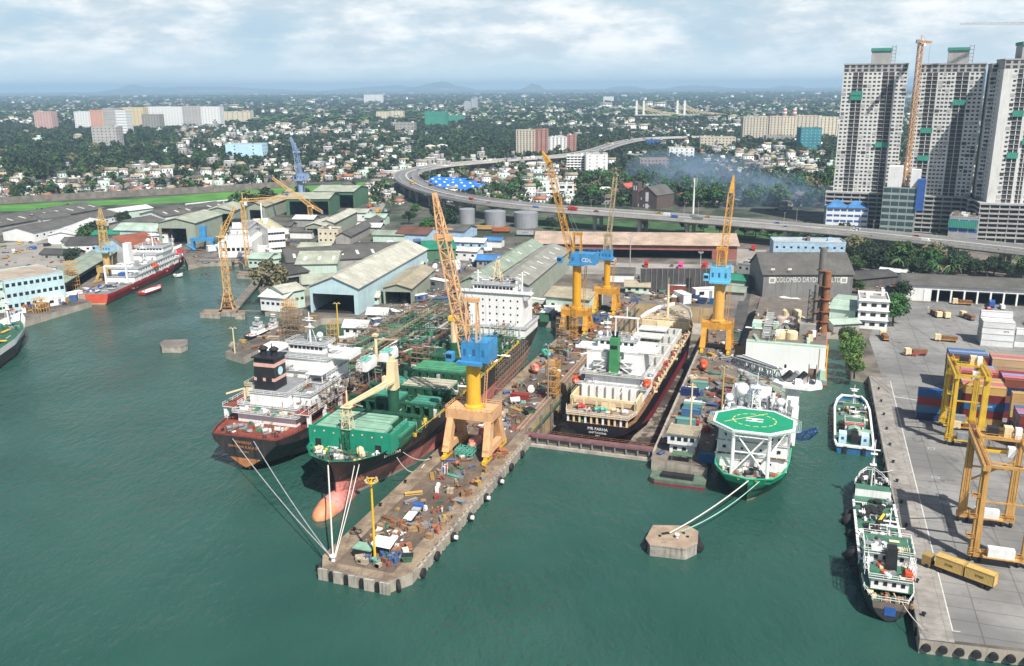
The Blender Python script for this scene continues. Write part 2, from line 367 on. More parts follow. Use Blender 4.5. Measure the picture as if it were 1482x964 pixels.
def deck(st, k, z, m, root, inset=.25, name='deck'):
 """flat deck inside the hull at profile row k"""
 pl = []
 for y, p in st:
  a = p[k]; b = p[k - 1]; f = max(0, min(1, (z - b[1]) / max(.01, a[1] - b[1]))); ya = a[2] if len(a) > 2 else 0; yb = b[2] if len(b) > 2 else 0
  pl.append((max(.05, b[0] + (a[0] - b[0]) * f - inset), y + yb + (ya - yb) * f + (inset if y < 12 and ya < 0 else 0)))
 pts = pl + [(-x, y) for x, y in pl[::-1]]
 vs = [Vector((x, y, 0)) for x, y in pts]; mb = MB(); mb.add([(x, y, z) for x, y in pts], [t if (vs[t[1]] - vs[t[0]]).cross(vs[t[2]] - vs[t[0]]).z > 0 else t[::-1] for t in tessellate_polygon([vs])], m)
 return mb.build(name, root)
def winch(root, x, y, z, m=None, a=0., s=1.):
 mb = MB(); m = m or WINCHC
 mb.cb(0, 0, 0, 2.4 * s, 1.6 * s, .35 * s, GREYS)
 mb.lathe([(.3 * s, -1.2 * s), (.8 * s, -1.15 * s), (.8 * s, -1.05 * s), (.55 * s, -1. * s), (.55 * s, .2 * s), (.8 * s, .25 * s), (.8 * s, .35 * s), (.3 * s, .4 * s)], m, n=10, ax='X')
 mb.v = [(p[0], p[1], p[2] + (.95 * s if i >= 8 else 0)) for i, p in enumerate(mb.v)]
 mb.cb(1. * s, 0, .35 * s, .8 * s, 1. * s, .8 * s, m); mb.build('winch', root, (x, y, z), a)
def bollards(root, x, y, z, m=BLACKM):
 mb = MB(); mb.box(-.7, -.25, 0, .7, .25, .12, m)
 for d in (-.4, .4): mb.lathe([(.18, .1), (.18, .7), (.24, .72), (.24, .85)], m, d, 0, 8)
 mb.build('bollard', root, (x, y, z), random.choice((0, PI / 2)))
def clutter(root, x0, x1, y0, y1, z, n, zr=1.5, mats=None, ln=(2, 9), names=('pipe', 'deck_gear')):
 """loose pipes and gear lying about on a deck"""
 mats = mats or PIPEC
 for i in range(n):
  x = random.uniform(x0, x1); y = random.uniform(y0, y1); mb = MB(); m = random.choice(mats)
  if random.random() < .5:
   l = random.uniform(*ln); a = random.choice((0, PI / 2, random.uniform(-.3, .3))); h = random.uniform(.2, zr)
   for k in range(random.randint(1, 4)):
    o = k * .45; p = (-math.sin(a) * l / 2 + math.cos(a) * o, math.cos(a) * l / 2 + math.sin(a) * o, h); q = (math.sin(a) * l / 2 + math.cos(a) * o, -math.cos(a) * l / 2 + math.sin(a) * o, h)
    mb.tube(p, q, random.uniform(.1, .22), m, 6)
   for t in (.2, .8): mb.bar(Vector(p).lerp(q, t), Vector(p).lerp(q, t) - Vector((0, 0, h)), .12, GREYS)
   mb.build(names[0], root, (x, y, z))
  else:
   s = random.uniform(.5, 1.8); mb.cb(0, 0, 0, s, random.uniform(.5, 2.2), random.uniform(.4, zr), m, random.uniform(0, 3))
   if random.random() < .5: mb.lathe([(.35, 0), (.4, .1), (.4, .9), (.3, 1.)], random.choice(mats), random.uniform(-1.2, 1.2), random.uniform(-1.2, 1.2), 8)
   mb.build(names[1], root, (x, y, z))
def scaffold(root, x0, x1, y0, y1, z0, z1, m=SCAF, step=2.4, lift=2.2, name='scaffold', planks=True, t=.1):
 mb = MB(); nx = max(1, round((x1 - x0) / step)); ny = max(1, round((y1 - y0) / step)); nz = max(1, round((z1 - z0) / lift))
 X = [x0 + (x1 - x0) * i / nx for i in range(nx + 1)]; Y = [y0 + (y1 - y0) * i / ny for i in range(ny + 1)]; Z = [z0 + (z1 - z0) * i / nz for i in range(1, nz + 1)]
 for x in X:
  for y in Y: mb.bar((x, y, z0), (x, y, z1 + random.uniform(0, 1.2)), t, m)
 for z in Z:
  for x in X: mb.bar((x, y0, z), (x, y1, z), t, m)
  for y in Y: mb.bar((x0, y, z), (x1, y, z), t, m)
  if planks:
   for i in range(nx):
    if random.random() < .6: mb.box(X[i], y0, z - .1, X[i + 1], y0 + min(1.2, y1 - y0), z - .04, WOOD)
 for i in range(nx):
  for k in range(nz):
   if random.random() < .5: mb.bar((X[i], y0, z0 + (z1 - z0) * k / nz), (X[i + 1], y0, z0 + (z1 - z0) * (k + 1) / nz), t * .8, m)
 return mb.build(name, root)
def win_strip(root, x0, x1, y, z, n, w=.7, h=.6, face=-1, name='porthole', axis='x', m=GLASS):
 """single panes on a deckhouse face: each one a part"""
 for i in range(n):
  c = x0 + (x1 - x0) * (i + .5) / n; mb = MB(); d = .05
  if axis == 'x': mb.box(c - w / 2, y - d, z, c + w / 2, y + d, z + h, m)
  else: mb.box(y - d, c - w / 2, z, y + d, c + w / 2, z + h, m)
  mb.build(name, root)
def house(root, x0, x1, y0, y1, z0, z1, m=SHIPW, name='deckhouse', lip=.5, top=None, rails=True, chamfer=0):
 mb = MB(); t = top or GREYS
 mb.box(x0, y0, z0, x1, y1, z1 - .15, m); mb.box(x0 - lip, y0 - lip, z1 - .15, x1 + lip, y1 + lip, z1 + .05, m, t)
 if rails: mb.rail([(x0 - lip, y0 - lip), (x1 + lip, y0 - lip), (x1 + lip, y1 + lip), (x0 - lip, y1 + lip), (x0 - lip, y0 - lip)], z1, m, 1., 2.2)
 return mb.build(name, root)
def mast(root, x, y, z0, z1, m=SHIPW, w=1.1, yard=4.5):
 mb = MB(); mb.tube((x, y, z0), (x, y, z1), w * .35, m, 8, w * .15)
 for s in (-1, 1): mb.bar((x + s * w * 1.6, y + 1., z0), (x, y, z0 + (z1 - z0) * .72), .16, m)
 for f in (.5, .72): mb.bar((x - yard / 2 * f * 1.4, y, z0 + (z1 - z0) * f), (x + yard / 2 * f * 1.4, y, z0 + (z1 - z0) * f), .2, m); mb.cb(x, y, z0 + (z1 - z0) * f, 1.6, 1.4, .12, m)
 mb.bar((x - 1.4, y, z0 + (z1 - z0) * .8), (x + 1.4, y, z0 + (z1 - z0) * .8), .28, m)
 return mb.build('mast', root)
def dome(root, x, y, z, r, name='radar_dome', ped=1.2):
 mb = MB(); mb.lathe([(r * .45, z - ped), (r * .5, z)], SHIPW, x, y, 10); mb.ball(x, y, z + r * .75, r, SHIPW, 14); mb.build(name, root, smooth=True)
def lifeboat(root, x, y, z, l=6.5, m=SALMON, a=0., lower=None):
 mb = MB(); P = [(-.5, .05), (-.42, .6), (-.25, 1.), (.15, 1.05), (.38, .75), (.5, .08)]
 mb.lathe([(r * 1.25, k * l) for k, r in P], m, 0, 0, 12, 'Y'); mb.cb(0, -l * .28, .9, 1.4, 1.6, .8, m)
 return mb.build('lifeboat', root, (x, y, z), a, smooth=False)
def deck_mess(root, x0, x1, y0, y1, z, n, mats, zr=2.5, s=1.):
 mb = MB()
 for i in range(n):
  x, y, h, m = random.uniform(x0, x1), random.uniform(y0, y1), z + random.random() ** 2 * zr, random.choice(mats); k = random.random()
  if k < .45: l = random.uniform(1, 5) * s; a = random.choice((0, 0, PI / 2, random.random() * 3)); mb.bar((x - math.sin(a) * l / 2, y - math.cos(a) * l / 2, h + .2), (x + math.sin(a) * l / 2, y + math.cos(a) * l / 2, h + .2 + random.uniform(-.3, .3)), random.uniform(.1, .3) * s, m)
  elif k < .85: mb.cb(x, y, z, random.uniform(.4, 1.6) * s, random.uniform(.4, 1.8) * s, random.uniform(.3, 1.4) * s + (h - z) * .4, m, random.random() * 3)
  else: mb.bar((x, y, z), (x, y, z + random.uniform(1.5, 4)), .12, m)
 return mb.build('loose_gear', root, kind='stuff')
# 1 -- tanker with the black funnel, stern to the camera ---------------------
OX, OY = W(-152.3, 203.6)
tk = thing('oil_tanker', 'black hulled tanker with black and pink funnel, stern to the camera', 'ship', (OX, OY, 0), R(-17.2), 'merchant ships in the repair yard')
T = [(0, [(.1, 1.2), (2.6, 2.4), (5.2, 4.1), (10.3, 9), (10.6, 10.6)]), (6, [(.1, -.5), (4, 1.0), (8, 3), (12.4, 8), (12.8, 10.6)]), (16, [(.1, -2), (7, -1), (11.5, 2), (14.4, 7), (14.6, 10.6)]),
 (32, [(.1, -3), (10, -2.5), (14, 0), (15.2, 5), (15.2, 10.6)]), (60, [(.1, -4), (13, -4), (15.2, -2), (15.2, 5), (15.2, 10.6)]), (140, [(.1, -4), (13, -4), (15.2, -2), (15.2, 5), (15.2, 10.6)]),
 (158, [(.1, -4), (5, -4), (8, -2), (11, 5), (12, 11)]), (168, [(.1, -4), (1, -4), (1.5, -2), (2.5, 5), (4, 12)])]
TK_B = mat('tanker_hull', (.028, .028, .030), .5, .45, .15, rust=.12, streak=.8, dirt=(.11, .055, .03)); TK_L = mat('tanker_lower', (.07, .045, .035), .6, .4, .2, rust=.15)
TK_O = mat('tanker_orange', (.42, .17, .06), .6, .25, .5)
hull(T, [TK_L, TK_L, TK_B, TK_B], tk, cap0=[TK_O, TK_O, TK_B, TK_B])
deck(T, 4, 10.45, DECKR, tk); MB().box(-14.6, 47, 10.45, 14.6, 150, 10.52, mat('cargo_deck', (.105, .085, .068), .85, .4, .4, rust=.12)).build('cargo_deck', tk)
tl = mat('faded_lettering', (.42, .16, .06), .6, .3, 2.)
for s_, z, sz in (('SWARNA', 8.9, 1.3), ('SWARNA KALASH', 7.5, 1.25), ('MUMBAI', 6.0, .8)): text(s_, sz, tl, tk, (-.2, -.04 - 0, z), (PI / 2, 0, 0), ext=.03)
MB().box(-.25, 1.5, -3, .25, 4.5, 1.4, mat('rudder_tan', (.35, .25, .16), .7)).build('rudder', tk)
MB().rail([(-10.4, .3), (10.4, .3)], 10.5, DECKR, 1., 2., .1).rail([(10.4, .3), (12.6, 6.), (14.4, 16.)], 10.5, DECKR).rail([(-10.4, .3), (-12.6, 6.), (-14.4, 16.)], 10.5, DECKR).build('railing', tk)
house(tk, -9.2, 10.5, 11.5, 40, 10.45, 13.6, SHIPW, 'deckhouse', 1.2)
house(tk, -9.5, 10., 13., 40, 13.62, 15.4, SHIPW, 'deckhouse', .4)
house(tk, -6.2, 6.4, 14.0, 30, 15.42, 19.2, SHIPW, 'engine_casing', .3)
house(tk, -11.5, -6.6, 20, 34, 15.4, 19, CREAM, 'deckhouse', .3); house(tk, 6.8, 12.5, 17, 36, 15.4, 18.6, SHIPW, 'deckhouse', .4)
for sx in (-1, 1):
 for y in (12.5, 22, 32): MB().box(sx * 14.2 - .6, y, 10.45, sx * 14.2 + .6, y + .8, 14.3, SHIPW).build('post', tk)
 MB().box(min(sx * 9.6, sx * 14.8), 12, 14.3, max(sx * 9.6, sx * 14.8), 36, 14.55, SHIPW, DECKR).rail([(sx * 14.7, 12), (sx * 14.7, 36)], 14.5, SHIPW).build('boat_deck', tk)
f = MB(); f.frus(-2.6, 20.2, 19.2, -2.6, 20.6, 3.6, 3.4, 3.4, 3.2, 29, BLACKM); f.cb(-2.6, 20.6, 29, 8.0, 7.6, .35, BLACKM); f.build('funnel', tk)
fk = MB(); z0, z1 = 27.0, 28.2
fk.cb(-2.6, 20.5, 26.4, 7.04, 6.7, 1.1, PINKP); fk.build('funnel_band', tk)
fk = MB(); fk.cb(-2.6, 20.38, 22.0, 7.12, 6.86, 1.0, PINKP); fk.build('funnel_band', tk)
fk = MB().cb(-4.1, 16.95, 21.6, 2.0, .3, 1.8, BLACKM).cb(-1.0, 16.95, 21.6, 2.0, .3, 1.8, BLACKM); fk.build('vent_grille', tk)
MB().lathe([(1.3, .88), (1.3, .98)], rgbm('badge_blue', 175, 215, 232), 0, 20.5, 16, 'X').build('funnel_badge', tk, (0, 0, 24.6))
for dx in (-4.3, -.6):
 MB().lathe([(.95, 29.3), (.95, 30.6), (1.5, 31.2), (1.5, 31.5), (.5, 32.2)], BLACKM, dx, 20.2, 12).build('exhaust_cowl', tk)
MB().tube((-2.5, 22, 29.3), (-2.5, 22, 32.6), .18, BLACKM).build('exhaust_pipe', tk)
# accommodation and bridge, forward of the funnel
house(tk, -9, 10.5, 32, 46, 15.4, 21, SHIPW, 'accommodation', .6)
house(tk, -9, 10.0, 33, 45, 21, 25, SHIPW, 'accommodation', .5)
mb = MB(); mb.box(-16.5, 36, 24.6, 16.5, 44, 25, SHIPW); mb.box(-16.5, 36, 25, -16.3, 44, 26.2, SHIPW); mb.box(16.3, 36, 25, 16.5, 44, 26.2, SHIPW); mb.box(-16.5, 43.8, 25, 16.5, 44, 26.2, SHIPW); mb.box(9, 35.8, 25, 16.5, 36, 26.2, SHIPW); mb.build('bridge_wing', tk)
house(tk, -6.5, 6.5, 38, 44, 25, 28, SHIPW, 'wheelhouse', .6)
win_strip(tk, -6, 6, 37.97, 26.4, 8, 1.1, .9, name='window')
mb = MB(); mb.box(5.2, 27.5, 21.6, 11, 37, 21.8, SHIPW); [mb.bar((x, y, 19), (x, y, 21.6), .2, SHIPW) for x in (5.4, 10.8) for y in (28, 31, 34, 36.5)]; mb.box(5.2, 27.5, 18.9, 11, 37, 19.1, SHIPW, GREYS); mb.build('awning', tk)
mb = MB(); [mb.bar((11.2, 26 + k * 1.2, 15.4 + k * .55), (12.2, 26 + k * 1.2, 15.4 + k * .55), .3, GREYS) for k in range(8)]; mb.bar((11.2, 26, 15.6), (11.2, 35, 20), .3, SHIPW); mb.build('stairway', tk)
dome(tk, 3, 42, 29.4, 1.1); dome(tk, 7.5, 40, 26.6, .8); mast(tk, 0, 41, 28, 38, SHIPW, 1., 5)
for sx, y in ((-7, 4), (-4.5, 6.5), (4.5, 5), (7.5, 7), (0, 8)): winch(tk, sx, y, 10.5, random.choice((WINCHC, GREYS, WINCHC)), random.random())
clutter(tk, -9, 9, 2, 10, 10.5, 22, .9, PIPEC + [SHIPW, TANR, BLUEP], (1, 3)); clutter(tk, -8, 10, 12, 14, 13.9, 12, 1.)
clutter(tk, 7, 12, 17, 34, 18.8, 10, .9, PIPEC + [SHIPW], (1, 3)); clutter(tk, -8, 9, 31, 46, 21.3, 14, 1.2, [SHIPW, GREYS, GALV, CREAM], (1, 4))
for x, y in ((-9, 3), (9, 3), (-6, 1.5), (6, 1.5), (12.5, 12), (-12.5, 12)): bollards(tk, x, y, 10.5)
mb = MB().tube((-10, 17, 15.4), (-10, 17, 19), .35, CREAM, 8); mb.bar((-10, 17, 19), (-13.5, 12.5, 18.4), .4, CREAM); mb.build('deck_crane', tk)
# cargo deck: pipes, catwalks, scaffolds, plant put aboard for the refit
for k in range(9):
 x = -6 + k * 1.5; MB().tube((x, 50, 11.8 + .3 * (k % 3)), (x, 150, 11.8 + .3 * (k % 3)), .22 + .1 * (k % 2), PIPEC[k % 5], 6).build('pipe', tk)
mb = MB(); mb.box(-1.2, 48, 13.6, 1.2, 150, 13.75, WOOD); mb.rail([(-1.2, 48), (-1.2, 150)], 13.7, TEALP, 1.1, 4.).rail([(1.2, 48), (1.2, 150)], 13.7, TEALP, 1.1, 4.); [mb.bar((x, y, 10.5), (x, y, 13.6), .25, GREYS) for y in range(50, 150, 8) for x in (-1, 1)]; mb.build('catwalk', tk)
for y in (62, 80, 98, 118, 138):
 mb = MB(); [mb.tube((-13, y + d, 12.8 + d * .2), (13, y + d, 12.8 + d * .2), .3, PIPEC[1], 6) for d in (0, .9, 1.8)]; [mb.bar((x, y - .5, 10.5), (x, y - .5, 13), .25, FRAMEG) for x in (-12, -8, -4, 4, 8, 12)]; mb.build('manifold', tk)
for i in range(16):
 x = random.uniform(-13, 6); y = random.uniform(52, 145); l = random.uniform(8, 20); a = random.uniform(-.12, .12); mb = MB()
 mb.cb(0, 0, 1.2, 1.3, l, .18, random.choice((HATCHT, WOOD, FRAMEG, GALV, HATCHT))); [mb.bar((sx * .6, yy, 0), (sx * .6, yy, 1.2), .14, GREYS) for sx in (-1, 1) for yy in (-l / 2.2, 0, l / 2.2)]; mb.build('gangway', tk, (x, y, 11.4 + random.random() * 2), a)
clutter(tk, -14.5, 14, 48, 158, 10.5, 120, 2.6, PIPEC + [FRAMEG, HATCHT, GREYS, GALV, WINCHC, SCAF], (4, 14)); clutter(tk, -14.5, 14, 48, 158, 12.6, 70, 2., PIPEC + [FRAMEG, GREYS, GALV, SHIPW, SCAF], (4, 14), names=('upper_pipe', 'staging_gear'))
for x0, x1, y0, y1, z1 in ((10, 15.6, 22, 34, 18), (-13, -6, 54, 62, 16), (-10, -3, 82, 92, 16), (-2, 6, 96, 106, 17), (-13, -5, 116, 126, 17), (6, 14, 130, 142, 18), (6, 14, 46, 52, 20), (-4, 5, 64, 72, 17), (5, 13, 74, 84, 16), (-13, -4, 98, 106, 17), (3, 12, 108, 118, 17), (-6, 4, 128, 136, 18), (10, 15, 60, 70, 15), (8, 14, 92, 100, 18), (-2, 8, 146, 156, 17)): scaffold(tk, x0, x1, y0, y1, 10.5, z1, random.choice((SCAF, SCAF, FRAMEG)))
mb = MB().tube((11, 66, 10.5), (11, 66, 24), .75, CREAM, 12, .5); mb.cb(11, 66, 24, 1.8, 1.8, .8, CREAM); mb.bar((11, 66, 23), (8, 90, 16), .7, CREAM); mb.build('deck_crane', tk)
mb = MB().box(-12, 70, 11.2, -7, 73, 13.8, YELP).build('yellow_tank', tk); MB().box(-6.5, 72, 11.2, -3.5, 75, 13.6, BLUEP).build('blue_tank', tk); MB().box(-6, 80, 11, -2.5, 83, 14, SHIPW).build('cabin', tk)
MB().rail([(-15, 20), (-15, 60), (-15, 140)], 10.5, TANR, 1.3, 3, .12).rail([(15, 46), (15, 140)], 10.5, TANR, 1.3, 3, .12).build('railing', tk)
for x, y, z in ((15.0, 40, 19.5), (17.6, 52, 19.5)):
 mb = MB(); l, wd = 10, 4.2
 mb.add([(-wd / 2, -l / 2, 1.2), (wd / 2, -l / 2, 1.2), (wd / 2, l * .28, 1.2), (0, l / 2, 1.6), (-wd / 2, l * .28, 1.2), (-wd / 2.4, -l / 2, 3.8), (wd / 2.4, -l / 2, 3.8), (wd / 2, l * .28, 3.8), (0, l / 2 + .6, 4.2), (-wd / 2, l * .28, 3.8)],
  [(4, 3, 2, 1, 0), (0, 1, 6, 5), (1, 2, 7, 6), (2, 3, 8, 7), (3, 4, 9, 8), (4, 0, 5, 9), (5, 6, 7, 8, 9)], SHIPW)
 mb.cb(0, -1, 3.8, 2.6, 4, .9, TEALP); mb.rail([(-1.6, -4.6), (1.6, -4.6), (1.8, 2), (-1.8, 2), (-1.6, -4.6)], 3.8, SHIPW, 1.)
 [mb.bar((x_, y_, -4.9), (x_ * .8, y_, 1.3), .3, GREYS) for x_ in (-2, 2) for y_ in (-3, 2)]
 bx, by = x, y
 mb.build('lifeboat', tk, (x - 1.5, y + 14, z - 4.2), 0)
# 2 -- green cargo ship, bow to the camera -----------------------------------
OX, OY = W(-116.5, 184)
gs = thing('cargo_ship', 'black hulled cargo ship with green decks and a bulbous bow toward the camera', 'ship', (OX, OY, 0), R(-17.5), 'merchant ships in the repair yard')
T = [(9.5, [(.05, -2), (.1, 1), (.15, 6.2, -.3), (.2, 9, -1.3), (.25, 13.4, -3.2)]), (12, [(.4, -2), (.8, 1), (2.2, 6.2), (4.2, 9, -1.6), (6.6, 13.4, -3.4)]), (17, [(1.5, -2), (2.6, 1), (5.2, 6.2), (8, 9, -1.4), (10.6, 13.4, -3.2)]),
 (26, [(4, -3), (5.8, 1), (9, 6.2), (11.3, 9), (13, 13.4, -2.)]), (40, [(8.5, -3), (10.5, 1), (12.6, 6.2), (13.8, 9), (14.4, 13.3)]), (60, [(12, -3), (13.6, 1), (14.4, 6.2), (14.6, 9), (14.6, 12.2)]),
 (130, [(12.5, -3), (14.3, 1), (14.6, 6.2), (14.6, 9), (14.6, 12.2)]), (150, [(8, -2), (11.5, 1), (13.4, 6.2), (14.3, 9), (14.6, 12.2)]), (163, [(2, 1), (6, 2), (10, 5), (12.5, 9), (13, 12.2)])]
hull(T, [mat('waterline_scum', (.46, .36, .31), .8, .3, .4), HULLP, HULLK, HULLK], gs, cap1=[HULLP, HULLP, HULLK, HULLK])
deck(T, 4, 12.2, DECKG, gs, .2)
mb = MB()        # green inside and rim of the forecastle bulwark
rim = [(p[4][0], y + p[4][2] if len(p[4]) > 2 else y, p[4][1], p[4][0] - p[3][0]) for y, p in T[:5]]
for sg in (1, -1):
 for a, b in zip(rim, rim[1:]):
  mb.bar((sg * a[0], a[1], a[2]), (sg * b[0], b[1], b[2]), .13, HULLG)
  mb.face([(sg * max(0, a[0] - .2 - a[3] * .3), a[1] + .75, 12.1), (sg * (b[0] - .2 - b[3] * .3), b[1] + .6, 12.1), (sg * (b[0] - .12), b[1] + .1, b[2]), (sg * (a[0] - .12), a[1] + .25, a[2])], HULLG)
mb.build('bulwark', gs)
mb = MB(); mb.lathe([(.4, -1.6), (1.9, -.7), (2.8, 1.5), (3.3, 5), (3.3, 9), (3., 13), (2.4, 19)], HULLO, 0, 0, 14, 'Y'); mb.build('bulb', gs, (0, 0, .1), smooth=True)
mb = MB(); mb.lathe([(3.36, 4.4), (3.36, 9), (3.06, 13), (2.5, 19)], HULLP, 0, 0, 14, 'Y'); mb.build('bulb_root', gs, (0, 0, .1), smooth=True)
mb = MB(); mb.box(-12.2, 18, 12.2, 12.6, 18.35, 18., HULLG); mb.box(12.25, 18.35, 12.2, 12.6, 30, 17.4, HULLG); mb.box(-12.2, 18.35, 12.2, -11.9, 30, 17.4, HULLG); mb.build('breakwater', gs)
for x in (-9.4, 8.8): MB().box(x - .9, 17.93, 12.25, x + .9, 18.02, 14.3, DARK).build('doorway', gs)
for k in range(8): MB().box(-10.5 + k * 2.9, 17.9, 16.2 + .4 * (k % 2), -10.1 + k * 2.9, 18.0, 16.6 + .4 * (k % 2), CREAM).build('fitting', gs)
def hatchcover(x0, x1, y0, y1, z0, z1, m, n=3):
 mb = MB(); mb.box(x0, y0, z0, x1, y1, z1 - .7, FRAMEG)
 for k in range(n):
  xa = x0 + (x1 - x0) * k / n; xb = x0 + (x1 - x0) * (k + 1) / n - .12; mb.box(xa, y0 - .2, z1 - .7, xb, y1 + .2, z1, m)
 for k in range(int((y1 - y0) / 2.2)): mb.box(x0 + .3, y0 + k * 2.2 + .8, z1, x1 - .3, y0 + k * 2.2 + .95, z1 + .05, FRAMEG)
 mb.build('hatch_cover', gs)
hatchcover(-11.5, 9.5, 19.5, 26, 12.2, 17, HATCHL, 2); hatchcover(-11.5, 8, 26.6, 33.5, 12.2, 17, HATCHL, 2)
hatchcover(9.0, 13.2, 23, 34, 12.2, 15.6, HATCHT, 1)
hatchcover(-11, 0.5, 47, 57, 12.2, 15.8, HATCHT, 2); hatchcover(4.5, 12.5, 47, 56, 12.2, 15.5, HATCHT, 2)
hatchcover(-5, 11, 64, 73, 12.2, 15.4, mat('hatch_worn', (.42, .40, .30), .7, .25, .4, rust=.15), 3); hatchcover(-12, -6, 62, 74, 12.2, 14.8, HATCHT, 1)
hatchcover(-8, 10, 80, 90, 12.2, 15.8, mat('hatch_mid_green', (.06, .26, .13), .65, .25, .4, rust=.06), 3); hatchcover(-10, 10, 98, 108, 12.2, 15, FRAMEG, 3); hatchcover(-10, 9, 116, 128, 12.2, 15, FRAMEG, 3)
def lash(y, x0=-13.2, x1=13.2, z0=12.2, z1=16.4, n=9, m=FRAMEG):
 mb = MB(); wd = (x1 - x0) / n
 for k in range(n + 1): mb.box(x0 + k * wd - .45, y - .7, z0, x0 + k * wd + .45, y + .7, z1, m)
 mb.box(x0 - .45, y - .8, z1, x1 + .45, y + .8, z1 + .35, m); mb.box(x0, y - .7, z0, x1, y + .7, z0 + .8, m)
 mb.rail([(x0, y - .8), (x1, y - .8)], z1 + .3, m, .9, 3); mb.build('lashing_bridge', gs)
for y in (36, 45, 59.5, 76, 93, 111): lash(y)
lash(45, -13, -1, 16.4, 17.6, 4)
# deck crane with its jib down on the rest
mb = MB(); mb.tube((3, 41, 12.2), (3, 41, 22.4), 1.7, FRAMEG, 14); mb.build('crane_pedestal', gs)
mb = MB(); mb.frus(3, 41, 22.4, 3, 41.2, 1.5, 1.6, 1.2, 1.2, 31, CREAM); mb.cb(3, 41.2, 31, 1.2, 1.2, 1.1, CREAM); mb.box(.6, 38.8, 24, 1.6, 40.4, 26.5, CREAM); mb.build('crane_column', gs)
mb = MB(); [mb.tube((3 + s, 39.6, 25), (-.4 + s * .5, 18.5, 24.6), .55, CREAM, 4, .4) for s in (-.9, .9)]; [mb.bar(Vector((3.6, 39.6, 25)).lerp((-.2, 18.5, 24.6), t), Vector((2.4, 39.6, 25)).lerp((-.6, 18.5, 24.6), t), .3, CREAM) for t in (.02, .3, .6, .98)]; mb.build('crane_jib', gs)
mb = MB(); mb.lattice((-.5, 18.9, 18), (-.5, 18.9, 24), 2.6, 1.5, 3, .2, CREAM); mb.cb(-.5, 18.9, 24, 3, 2.2, .2, CREAM); mb.tube((-.7, 19.5, 24), (-.7, 19.5, 28.5), .25, CREAM, 8); mb.rail([(-2.3, 17.9), (1.2, 17.9), (1.2, 20), (-2.3, 20), (-2.3, 17.9)], 21.5, CREAM, .9, 1.2); mb.lattice((-.5, 17.2, 12.2), (-.5, 17.2, 18), 1.6, 1.6, 3, .2, FRAMEG); mb.build('jib_rest', gs)
for x, y, a in ((-5.5, 12.2, .5), (-2, 13.5, .1), (2, 13.2, -.2), (5.5, 14.5, -.6), (-7.5, 14.5, 1.), (.5, 11, .2)): winch(gs, x, y, 12.25, random.choice((WINCHC, GREYS, CREAM, DECKG)), a, .95)
mb = MB().ball(4.6, 15.6, 13.4, 1.1, CREAM).build('mooring_drum', gs)
for x, y in ((-4, 9.8), (3.5, 10), (7.5, 12.5), (-8.6, 12.5), (9.5, 15.5), (-10.5, 15.5)): bollards(gs, x, y, 12.25, BLACKM)
clutter(gs, -8, 9, 10.5, 17, 12.25, 18, .8, [WINCHC, GRNP, GRNP, YELP, GREYS, SHIPW], (1, 3))
for sg in (1,):
 mb = MB(); mb.rail([(13.6, 33), (14.2, 42), (14.5, 60), (14.5, 130)], 12.3, YELP, 1., 2.4, .12); mb.build('railing', gs)
MB().rail([(-14.2, 38), (-14.5, 60), (-14.5, 130)], 12.3, FRAMEG, 1., 2.4, .12).build('railing', gs)
clutter(gs, 11.5, 14, 36, 128, 12.3, 30, 1.6, PIPEC + [FRAMEG, GRNP, SHIPW], (2, 6)); clutter(gs, -13.5, 13, 92, 136, 12.4, 60, 3., PIPEC + [FRAMEG, FRAMEG, GREYS], (2, 8)); clutter(gs, -13, 13, 58, 92, 12.4, 26, 2., PIPEC + [FRAMEG, WINCHC], (2, 6))
for x0, x1, y0, y1, z1 in ((-13, -6, 90, 96, 20), (-4, 3, 112, 116, 21), (6, 13, 94, 100, 19), (-13, -5, 124, 132, 22), (5, 12, 126, 134, 19)): scaffold(gs, x0, x1, y0, y1, 12.2, z1, random.choice((SCAF, FRAMEG)))
mb = MB().tube((-2, 104, 12.2), (-2, 104, 27), 1.2, CREAM, 12); mb.cb(-2, 104, 27, 3.4, 2.6, 1.6, YELP); mb.tube((-2, 104, 15), (-2, 104, 19), 1.9, FRAMEG, 12); mb.build('deck_crane', gs)
for y in (48, 66, 84): mb = MB(); mb.cb(13.1, y, 12.2, 1.2, .9, 2.2, WINCHC); mb.bar((13, y, 14), (12.2, y - 2.2, 16.5), .25, SHIPW); mb.build('davit', gs)
# side scaffold by the stern
scaffold(gs, 14.9, 16.3, 100, 136, 2, 12, SCAF, 2.6, 2.);
# superstructure aft
house(gs, -14, 14, 140, 158, 12.2, 15.6, SHIPW, 'deckhouse', .5); house(gs, -12.2, 12.2, 142.5, 156, 15.6, 28.6, SHIPW, 'accommodation', .25, rails=False)
mb = MB(); mb.box(-15.5, 142, 28.6, 15.5, 147, 28.9, SHIPW); mb.box(-15.5, 141.8, 28.9, 15.5, 142, 30, SHIPW); mb.frus(13.2, 144.6, 26.4, 14, 144.6, .6, 2, 1.6, 2.4, 28.6, SHIPW); mb.frus(-13.2, 144.6, 26.4, -14, 144.6, .6, 2, 1.6, 2.4, 28.6, SHIPW); mb.build('bridge_wing', gs)
house(gs, -8.6, 8.6, 143, 152, 28.9, 32.2, SHIPW, 'wheelhouse', .5)
win_strip(gs, -8.2, 8.2, 142.97, 30.3, 11, 1.15, 1., name='window')
for z in (17.2, 20, 22.8, 25.6): win_strip(gs, -11.6, 11.6, 142.47, z, 8, .6, .7, name='porthole')
for k in range(11): MB().box(-13 + k * 2.5, 139.2, 12.2, -12.8 + k * 2.5, 139.4, 15.6, SHIPW).build('stanchion', gs)
mb = MB(); mb.lattice((0, 149, 32.2), (0, 149, 41), 3.4, .8, 4, .22, CREAM); mb.bar((-3, 149, 38), (3, 149, 38), .25, CREAM); mb.build('mast', gs)
